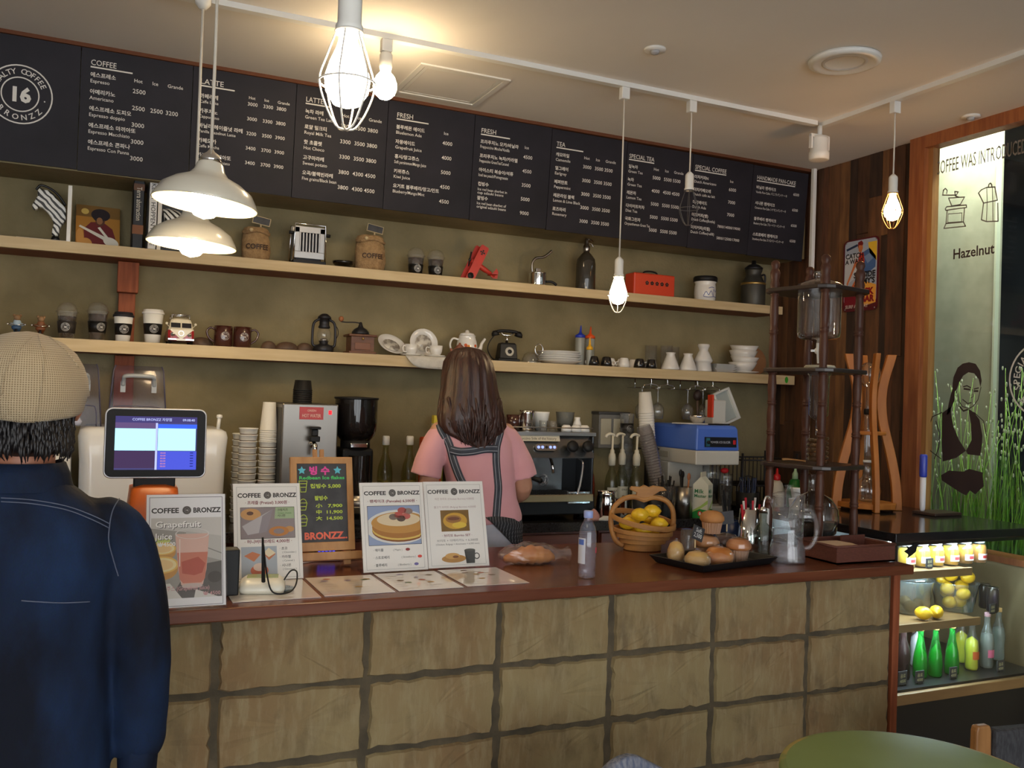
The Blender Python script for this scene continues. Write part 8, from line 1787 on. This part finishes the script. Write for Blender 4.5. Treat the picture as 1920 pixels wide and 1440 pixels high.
# denim shirt
def denim():
    m, tt, n, l, out = new_mat('denim'); bs_ = n.new('ShaderNodeBsdfPrincipled'); l.new(bs_.outputs[0], out.inputs[0]); bs_.inputs['Roughness'].default_value = .85; bs_.inputs['Specular IOR Level'].default_value = .2
    co = coords(n, l, (1,1,.45)); n1 = n.new('ShaderNodeTexNoise'); n1.inputs['Scale'].default_value = 6; n1.inputs['Detail'].default_value = 5; l.new(co, n1.inputs['Vector'])
    cr = n.new('ShaderNodeValToRGB'); cr.color_ramp.elements[0].position = .42; cr.color_ramp.elements[0].color = (.006,.008,.016,1); cr.color_ramp.elements[1].position = .68; cr.color_ramp.elements[1].color = (.011,.028,.078,1); l.new(n1.outputs['Fac'], cr.inputs[0])
    n2 = n.new('ShaderNodeTexNoise'); n2.inputs['Scale'].default_value = 420; l.new(co, n2.inputs['Vector']); mx_ = n.new('ShaderNodeMix'); mx_.data_type = 'RGBA'; mx_.blend_type = 'MULTIPLY'; mx_.inputs[0].default_value = .6; l.new(cr.outputs[0], mx_.inputs[6]); l.new(n2.outputs['Color'], mx_.inputs[7])
    gm = n.new('ShaderNodeMix'); gm.data_type = 'RGBA'; gm.blend_type = 'ADD'; gm.inputs[0].default_value = .35; l.new(mx_.outputs[2], gm.inputs[6]); l.new(cr.outputs[0], gm.inputs[7]); l.new(gm.outputs[2], bs_.inputs['Base Color'])
    n3 = n.new('ShaderNodeTexNoise'); n3.inputs['Scale'].default_value = 14; n3.inputs['Detail'].default_value = 3; l.new(coords(n, l, (1,1,.6)), n3.inputs['Vector']); bp = n.new('ShaderNodeBump'); bp.inputs['Strength'].default_value = .35; bp.inputs['Distance'].default_value = .02; l.new(n3.outputs['Fac'], bp.inputs['Height']); l.new(bp.outputs[0], bs_.inputs['Normal']); return m
M_den = denim()
b = mb(); b.loft([ring(mx,my,z,rx,ry,p=2.5) for z,rx,ry in ((.76,.176,.128),(.86,.174,.126),(.95,.170,.122),(1.05,.168,.122),(1.15,.175,.126),(1.25,.185,.130),(1.31,.180,.123),(1.345,.158,.108),(1.375,.118,.090),(1.402,.082,.075),(1.42,.068,.068))])
limb(b, [(mx+.115,my-.005,1.335),(mx+.178,my-.008,1.288),(mx+.222,my-.03,1.10),(mx+.226,my+.015,.885)], [.045,.062,.064,.060,.056,.053,.052])
limb(b, [(mx-.115,my-.005,1.335),(mx-.178,my-.008,1.288),(mx-.228,my-.0,1.10),(mx-.168,my+.20,1.05)], [.05,.066,.064,.060,.056,.053,.052])
me = remesh(b, .0065, 6, M_den)
for v in me.vertices:           # soft folds in the cloth
    q = Vector((v.co.x*7, v.co.y*7, v.co.z*4)); v.co += v.normal*.006*noise.noise(q)+v.normal*.0035*noise.noise(q*2.7)
shirt = part('denim_shirt', me, t, nofix=True)
bv = BVHTree.FromPolygons([v.co.copy() for v in me.vertices], [tuple(p.vertices) for p in me.polygons])
M_stitch = pm('stitching', (.10,.12,.18), .8)
def onmesh(bvh, x, y):
    loc, nrm, i_, d_ = bvh.ray_cast(Vector((0,0,EYE)), ray(x, y).normalized()); return (loc, nrm) if loc else None
def seam(bvh, pts, r, mat, name, parent, off=.0012):
    P = [onmesh(bvh, p.x, p.y) for p in crv([(x, y, 0) for x, y in pts], 8)]; P = [q[0]+q[1]*off for q in P if q]
    return part(name, mb(mat).tube(P, r, 5), parent, nofix=True) if len(P) > 2 else None
seam(bv, [(2,934),(60,938),(122,949),(170,966),(204,982)], .0011, M_stitch, 'seam', shirt); seam(bv, [(2,941),(60,945),(122,956),(168,973),(203,990)], .0011, M_stitch, 'seam', shirt)
seam(bv, [(226,932),(212,955),(205,985),(203,1015),(212,1050),(222,1080)], .0012, M_stitch, 'seam', shirt); seam(bv, [(40,1126),(110,1130),(168,1128)], .0012, M_stitch, 'seam', shirt)
part('collar', mb(M_den).loft([[(mx+r_*.074*cos(a), my+.002+r_*.072*sin(a), z+(.012 if sin(a) > .3 else 0)-.02*max(sin(a),0)) for a in [2*PI*i/32 for i in range(32)]] for r_, z in ((1.22,1.395),(1.12,1.425),(1.0,1.447),(.93,1.447),(.95,1.40))], cap=False), t)
for W_ in (RW,): part('cuff', mb(M_den).loft([[(W_[0]+.004+r_*cos(a)*.8, W_[1]-.005+r_*sin(a), z) for a in [-PI/2+.35+(2*PI-.7)*i/24 for i in range(25)]] for r_, z in ((.046,.815),(.049,.86),(.049,.895),(.044,.895),(.042,.815))], cap=False), t)
# hair under the cap
M_hair = pm('black_hair', (.008,.007,.008), .45, c2=(.02,.018,.02), ns=60, stretch=(6,6,.4))
random.seed(2); b = mb(M_hair)
b.loft([ring(hc[0], hc[1]-.008, hc[2]+z, rx, ry, 40, 2) for z,rx,ry in ((-.105,.050,.062),(-.09,.064,.083),(-.06,.076,.096),(-.02,.080,.102),(.03,.080,.102),(.06,.07,.09))])
hairm = b
for i in range(420):
    a = rad(random.uniform(192, 348)); z = hc[2]-random.uniform(.0, .078); rx = .081; ry = .103; x, y = hc[0]+rx*cos(a), hc[1]-.008+ry*sin(a)
    L = random.uniform(.024, .042); hairm.tube([(x, y, z), (x+.004*cos(a), y+.005*sin(a), z-L*.5), (x-.004*cos(a)+random.gauss(0,.004), y-.002*sin(a), z-L)], [.0032,.0028,.0006], 4)
part('hair', hairm, t, nofix=True)
# cap
def knit():
    m, tt, n, l, out = new_mat('knit_beige'); bs_ = n.new('ShaderNodeBsdfPrincipled'); l.new(bs_.outputs[0], out.inputs[0]); bs_.inputs['Roughness'].default_value = .9; bs_.inputs['Sheen Weight'].default_value = .2
    tc = n.new('ShaderNodeTexCoord'); sx = n.new('ShaderNodeSeparateXYZ'); l.new(tc.outputs['Object'], sx.inputs[0]); at2 = n.new('ShaderNodeMath'); at2.operation = 'ARCTAN2'; l.new(sx.outputs[0], at2.inputs[0]); l.new(sx.outputs[1], at2.inputs[1])
    def stripe(src, k, ph=0):
        a = n.new('ShaderNodeMath'); a.operation = 'MULTIPLY'; a.inputs[1].default_value = k; l.new(src, a.inputs[0]); s_ = n.new('ShaderNodeMath'); s_.operation = 'SINE'; l.new(a.outputs[0], s_.inputs[0]); return s_.outputs[0]
    s1, s2_ = stripe(at2.outputs[0], 150), stripe(sx.outputs[2], 1500); mu = n.new('ShaderNodeMath'); mu.operation = 'MAXIMUM'; l.new(s1, mu.inputs[0]); l.new(s2_, mu.inputs[1])
    mr = n.new('ShaderNodeMapRange'); mr.inputs[1].default_value = -.2; mr.inputs[2].default_value = .9; l.new(mu.outputs[0], mr.inputs[0]); mx_ = n.new('ShaderNodeMix'); mx_.data_type = 'RGBA'; mx_.inputs[6].default_value = (.25,.185,.105,1); mx_.inputs[7].default_value = (.50,.40,.255,1); l.new(mr.outputs[0], mx_.inputs[0]); l.new(mx_.outputs[2], bs_.inputs['Base Color'])
    bp = n.new('ShaderNodeBump'); bp.inputs['Strength'].default_value = .4; bp.inputs['Distance'].default_value = .003; l.new(mr.outputs[0], bp.inputs['Height']); l.new(bp.outputs[0], bs_.inputs['Normal']); return m
M_cap = knit()
rg = []
for z, r_ in ((-.062,.93),(-.058,.97),(-.03,1.02),(.0,1.04),(.03,1.0),(.055,.92),(.078,.78),(.095,.58),(.106,.34),(.110,.10)):
    rr_ = []
    for i in range(48):
        a = 2*PI*i/48; k = r_*(1+.02*sin(2*a+1)+.014*sin(5*a+z*30)); lift = .014*max(sin(a), 0) if z < .02 else 0
        x = .100*k*cos(a); y = .122*k*sin(a)
        rr_.append((hc[0]+x-.0, hc[1]-.006+y, hc[2]+.022+z+lift+(.028*max(0, x/.1)**1.5 if z < -.02 else 0)-.010*x/.1))
    rg.append(rr_)
cp = part('cap', mb(M_cap).loft(rg), t); cme = cp.data
for v in cme.vertices: v.co += v.normal*.004*noise.noise(v.co*16)
cap_bv = BVHTree.FromPolygons([v.co.copy() for v in cme.vertices], [tuple(p.vertices) for p in cme.polygons])
seam(cap_bv, [(60,630),(30,665),(10,700),(3,740)], .0016, M_cap, 'cap_seam', cp, .0005); seam(cap_bv, [(72,628),(82,680),(76,740),(64,792)], .0016, M_cap, 'cap_seam', cp, .0005); seam(cap_bv, [(90,630),(125,660),(148,690)], .0016, M_cap, 'cap_seam', cp, .0005)
part('cap_brim', mb(M_cap).loft([[(hc[0]+.07*cos(a)*k, hc[1]+.085+.06*sin(a)*k, hc[2]+.0+z-.02*sin(a)) for a in [PI*i/16 for i in range(17)]] for k, z in ((1,0),(1,.006),(.3,.01),(.3,.004))], cap=False), t)
local_parts(t, org)
# ---- barista from behind
wx, wy, FZ = 1.43, 3.45, .15
org = (wx, wy, FZ)
t = thing('person', 'person with long brown hair in a pink shirt and striped apron working behind the counter', 'person', org)
hc = (1.385, wy+.025, 1.690)
b = mb(M_skin); head(b, hc, .073, .09, .108)
limb(b, [(1.41,wy,1.47),(1.40,wy+.005,1.54),(1.388,wy+.012,1.62)], [.056,.047,.047])
b.loft([ring(x,wy,z,rx,ry) for z,x,rx,ry in ((.98,1.47,.155,.10),(1.06,1.47,.142,.09),(1.14,1.465,.120,.08),(1.24,1.445,.125,.082),(1.36,1.425,.140,.09),(1.44,1.413,.145,.082),(1.485,1.41,.10,.06),(1.50,1.41,.055,.045))])
RS, RE, RW = (1.555,wy,1.455), (1.638,wy-.015,1.235), (1.665,wy+.20,1.16)
LS, LE, LW = (1.268,wy,1.455), (1.222,wy-.005,1.235), (1.30,wy+.22,1.14)
limb(b, [RS, RE, RW], [.044,.042,.040,.035,.025]); limb(b, [LS, LE, LW], [.044,.042,.038,.034,.025])
for s_ in (-1, 1): limb(b, [(1.47+s_*.078,wy,.98),(1.47+s_*.08,wy+.015,.60),(1.47+s_*.085,wy-.01,.235)], [.082,.068,.05,.046,.034]); b.ball((1.47+s_*.085,wy+.05,FZ+.035), (.036,.095,.03))
hand(b, RW, (.1,.9,-.35), (-.95,.1,.2), (0,-.3,-1), .6, .92); hand(b, LW, (.3,.9,-.3), (.95,-.2,.2), (0,-.3,-1), .6, .92)
part('body', remesh(b, .007, 4, M_skin), t, nofix=True); face_bits(t, hc)
M_pink = pm('pink_cotton', (.70,.36,.375), .85, c2=(.64,.31,.325), ns=5, sheen=.2)
b = mb(); b.loft([ring(x,wy,z,rx,ry,p=2.5) for z,x,rx,ry in ((1.09,1.475,.150,.108),(1.12,1.475,.152,.110),(1.18,1.465,.142,.102),(1.26,1.45,.142,.102),(1.36,1.43,.150,.103),(1.43,1.415,.155,.096),(1.475,1.41,.130,.078),(1.497,1.408,.09,.06),(1.508,1.405,.068,.055))])
for pts in ([(1.51,wy,1.462),(1.565,wy,1.432),(1.610,wy-.01,1.35),(1.634,wy-.012,1.272)], [(1.31,wy,1.462),(1.262,wy,1.432),(1.228,wy-.003,1.35),(1.212,wy-.004,1.278)]): limb(b, pts, [.046,.050,.054,.060,.066], 4, 20, False)
me = remesh(b, .0065, 5, M_pink)
for v in me.vertices:
    q = Vector((v.co.x*9, v.co.y*9, v.co.z*4.5)); v.co += v.normal*.005*noise.noise(q)+v.normal*.003*noise.noise(q*2.3)
shirt = part('pink_shirt', me, t, nofix=True)
bv = BVHTree.FromPolygons([v.co.copy() for v in me.vertices], [tuple(p.vertices) for p in me.polygons])
M_apr = pm('apron_cotton', (.035,.040,.052), .85, c2=(.055,.06,.075), ns=30); M_apl = pm('apron_stripe', (.26,.27,.30), .85)
def ribbon(bvh, pts, wd, mat, name, parent, off=.004):
    P = [(onmesh(bvh, p.x, p.y), p) for p in crv([(x, y, 0) for x, y in pts], 6)]; P = [(q[0], q[1]) for q, p in P if q]; b = MB()
    for lo, hi, m_, o_ in ((-1, 1, mat, off), (-.62, -.42, M_apl, off+.0012), (.42, .62, M_apl, off+.0012)):
        b.use(m_); vs = []
        for i, (p, n_) in enumerate(P):
            tn = (P[min(i+1, len(P)-1)][0]-P[max(i-1, 0)][0]).normalized(); sd = tn.cross(n_).normalized()
            for q in (lo, hi):
                e = p+sd*wd*q; vs += [e+n_*o_, e-n_*.001]
        fs = []
        for i in range(len(P)-1):
            a = 4*i; c = 4*(i+1); fs += [(a, a+2, c+2, c), (a+1, c+1, c+3, a+3), (a, c, c+1, a+1), (a+2, a+3, c+3, c+2)]
        b.add(vs, fs, None, True)
    return part(name, b, parent, nofix=True)
ribbon(bv, [(822,782),(828,806),(842,832),(850,862),(860,890),(872,915),(884,945),(893,975)], .0165, M_apr, 'apron_strap', t)
ribbon(bv, [(937,779),(938,806),(931,836),(930,862),(932,890),(934,915),(932,945),(930,975)], .0165, M_apr, 'apron_strap', t)
ribbon(bv, [(846,843),(862,847),(885,846),(908,842),(931,842)], .0165, M_apr, 'apron_cross_band', t, .007)
# jeans and wrap apron
b = mb(); b.loft([ring(1.472,wy,z,rx,ry) for z,rx,ry in ((.93,.158,.112),(1.0,.158,.112),(1.08,.15,.106),(1.13,.142,.10))])
for s_ in (-1, 1): limb(b, [(1.472+s_*.08,wy,.97),(1.472+s_*.082,wy+.015,.60),(1.472+s_*.087,wy-.01,.24)], [.088,.076,.06,.054,.05])
part('jeans', remesh(b, .009, 4, pm('pale_jeans', (.46,.47,.54), .85, c2=(.38,.40,.48), ns=12)), t, nofix=True)
def stripes():
    m, tt, n, l, out = new_mat('apron_pinstripe'); bs_ = n.new('ShaderNodeBsdfPrincipled'); l.new(bs_.outputs[0], out.inputs[0]); bs_.inputs['Roughness'].default_value = .85
    tc = n.new('ShaderNodeTexCoord'); sx = n.new('ShaderNodeSeparateXYZ'); l.new(tc.outputs['Object'], sx.inputs[0]); at2 = n.new('ShaderNodeMath'); at2.operation = 'ARCTAN2'; l.new(sx.outputs[0], at2.inputs[0]); l.new(sx.outputs[1], at2.inputs[1])
    a = n.new('ShaderNodeMath'); a.operation = 'MULTIPLY'; a.inputs[1].default_value = 70; l.new(at2.outputs[0], a.inputs[0]); s_ = n.new('ShaderNodeMath'); s_.operation = 'SINE'; l.new(a.outputs[0], s_.inputs[0])
    cr = n.new('ShaderNodeValToRGB'); cr.color_ramp.elements[0].position = .78; cr.color_ramp.elements[0].color = (.018,.019,.024,1); cr.color_ramp.elements[1].position = .92; cr.color_ramp.elements[1].color = (.16,.165,.18,1); l.new(s_.outputs[0], cr.inputs[0]); l.new(cr.outputs[0], bs_.inputs['Base Color']); return m
rg = []
for z, k in ((1.115,1.0),(1.09,1.04),(1.0,1.10),(.85,1.17),(.70,1.22)):
    out_, in_ = [], []
    a0, a1 = rad(min(-105+(1.115-z)*430, -40)), rad(215)        # open at the back left of the wearer
    for i in range(40):
        a = a0+(a1-a0)*i/39; f_ = 1+.012*sin(9*a+z*6)
        out_.append((1.472+.163*k*f_*cos(a), wy+.120*k*f_*sin(a), z+.012*sin(3*a))); in_.append((1.472+(.163*k-.004)*f_*cos(a), wy+(.120*k-.004)*f_*sin(a), z+.012*sin(3*a)))
    rg.append(out_+in_[::-1])
part('wrap_apron', mb(stripes()).loft(rg), t)
for s_ in (-1, 1): part('shoe', mb(M_black).loft([[(1.472+s_*.087+r_*.042*cos(a), wy+.035+r_*.125*sin(a), FZ+z) for a in [2*PI*i/20 for i in range(20)]] for r_, z in ((1,0),(1.03,.02),(.95,.05),(.6,.08),(.45,.095))]), t)
# long hair
M_bh = pm('brown_hair', (.060,.022,.014), .42, c2=(.022,.010,.008), ns=26, stretch=(5,5,.35), detail=5, sharp=(.35,.7), bump=.35)
rg = []
for z, x, y, rx, ry in ((1.803,1.385,.01,.012,.012),(1.795,1.385,.008,.048,.05),(1.775,1.385,.006,.078,.083),(1.74,1.386,.004,.098,.105),(1.69,1.387,-.002,.108,.112),(1.63,1.387,-.012,.116,.108),(1.57,1.387,-.03,.130,.098),(1.52,1.388,-.05,.142,.085),(1.485,1.388,-.063,.142,.062),(1.455,1.385,-.078,.118,.042),(1.435,1.392,-.090,.084,.030),(1.415,1.400,-.097,.056,.022),(1.395,1.408,-.101,.030,.014),(1.380,1.412,-.102,.008,.006)):
    rg.append([(x+rx*cos(a)*(1+.028*sin(13*a+z*8)+.016*sin(29*a-z*11)), wy+.012+y+ry*sin(a)*(1+.035*sin(17*a+z*6)), z+.008*sin(7*a)*(1.6-z if z < 1.6 else 0)*4) for a in [2*PI*i/96 for i in range(96)]])
b = mb(M_bh).loft(rg); random.seed(9)
for i in range(120):
    a = rad(random.uniform(175, 365)); k = random.uniform(.90, .97); z0 = random.uniform(1.52, 1.60); x0 = 1.388+.133*k*cos(a); y0 = wy-.02+.094*k*sin(a)
    e = 1.39+(x0-1.388)*random.uniform(.35,.95); ze = random.uniform(1.405, 1.47) if abs(e-1.39) < .075 else random.uniform(1.46, 1.50)
    b.tube(crv([(x0,y0,z0),((x0*.75+e*.25),y0-.016,(z0+ze)/2+.015),(e+random.gauss(0,.006),wy-.115+.02*random.random(),ze)], 3), [.003,.0055,.0055,.005,.004,.003,.001], 5)
part('long_hair', b, t, nofix=True)
local_parts(t, org)
# ------------------------------------------------------------------ foreground table and chairs
c = on_z(1640, 1440, .74)
t = thing('round_table', 'round table with a worn green painted top and yellow rubbed edge', 'table', (1.745, 1.52, 0))
M_gt = pm('green_paint', (.185,.26,.075), .5, c2=(.215,.295,.105), ns=4, detail=6)
M_gy = pm('rubbed_edge', (.18,.25,.08), .55, c2=(.50,.34,.09), ns=7, detail=7, sharp=(.5,.62))
b = mb(M_gt).lathe([(0,.745),(.15,.7452),(.284,.745),(.296,.743),(.300,.736),(.300,.722),(.296,.716),(0,.716)], 64); b.use(M_gy)
for i, f_ in enumerate(b.f):
    if min(math.hypot(b.v[q].x, b.v[q].y) for q in f_) > .28 and min(b.v[q].z for q in f_) > .72: b.mi[i] = b.cur
part('tabletop', b, t).location.z = .018
part('pedestal', mb(M_black).cyl(.03, .03, .734, 20).cyl(.1, .718, .734, 24), t); part('base', mb(M_black).lathe([(0,0),(.22,0),(.22,.012),(.05,.03),(0,.03)], 36), t)
def chair(name, lab, loc, rz, frame, cloth, h=.80, wtop=.40, upholstered=False):
    t = thing(name, lab, 'chair', loc, rz, group='cafe chairs')
    part('seat', mb(cloth).loft([rr(.21,-.21,.21,.42,.05), rr(.22,-.22,.22,.44,.05), rr(.22,-.22,.22,.465,.05), rr(.2,-.2,.2,.475,.05)]), t)
    for sx in (-1, 1):
        part('leg', mb(frame).rod((sx*.19,-.19,0), (sx*.18,-.17,.425), .016, 10, .02), t)
        if upholstered: part('leg', mb(frame).rod((sx*.19,.20,0), (sx*.18,.18,.425), .016, 10, .02), t)
        else: part('leg', mb(frame).loft([[(sx*.19+x*w_, .21+y, z) for x, y in ((-1,-.013),(1,-.013),(1,.013),(-1,.013))] for z, w_ in ((0,.018),(.42,.026),(h*.75,.030),(h-.015,.027),(h,.022))], smooth=False), t, bevel=.006)
    if upholstered: part('backrest', mb(cloth).loft([rr(.17,.19,.24,.44,.02), rr(.19,.21,.27,.62,.025), rr(.155,.235,.285,h-.07,.025), rr(.075,.243,.28,h-.025,.018), rr(.045,.247,.277,h-.008,.014), rr(.022,.25,.272,h,.010)]), t)
    else: part('backrest', mb(cloth).loft([[(x, y+.205, z) for x, y in ((-.16,-.02),(.16,-.02),(.16,.025),(-.16,.025))] for z in (h-.28, h-.012)], smooth=False), t, bevel=.012)
    return t
M_cw2 = pm('chair_oak', (.36,.17,.055), .45, c2=(.27,.12,.035), ns=8, stretch=(5,5,.6)); M_dk = pm('charcoal_weave', (.03,.03,.034), .9, c2=(.055,.055,.06), ns=160, stretch=(1,1,.3)); M_bl = pm('blue_grey_weave', (.10,.12,.19), .9, c2=(.24,.25,.29), ns=110, stretch=(1,1,.3))
p = on_y(1850, 1368, 1.78)
chair('wooden_chair', 'wooden chair with a charcoal woven backrest behind the green table', (p.x+.19-.01, 1.78-.20, 0), rad(-8), M_cw2, M_dk, p.z)
p = on_y(1166, 1415, 1.9)
chair('upholstered_chair', 'chair with a blue-grey woven back, its top edge just showing at the bottom', (p.x+.06, 1.9-.26, 0), rad(12), M_black, M_bl, p.z-.002, upholstered=True)
# unseen ceiling lamps added out of frame to light the room from above
d0 = None
for y in (1.25, -.6, -2.4):
    for x in (-2.4, -.9, .6, 2.1):
        lab = 'added unseen warm ceiling lamp above the seating area'
        if d0 is None:
            d0 = thing('added_downlight', lab, 'added_downlight', (x, y, CEIL), group='added unseen ceiling lamps')
            part('ring', mb(M_white).lathe([(.085,-.001),(.11,-.001),(.108,-.008),(.088,-.010)], 32), d0); part('diffuser', mb(emis('added_lamp_glow', 'fff0da', DOWN)).lathe([(0,-.004),(.086,-.004)], 28, cap=False), d0, nofix=True)
        else: dup(d0, (x, y, CEIL))
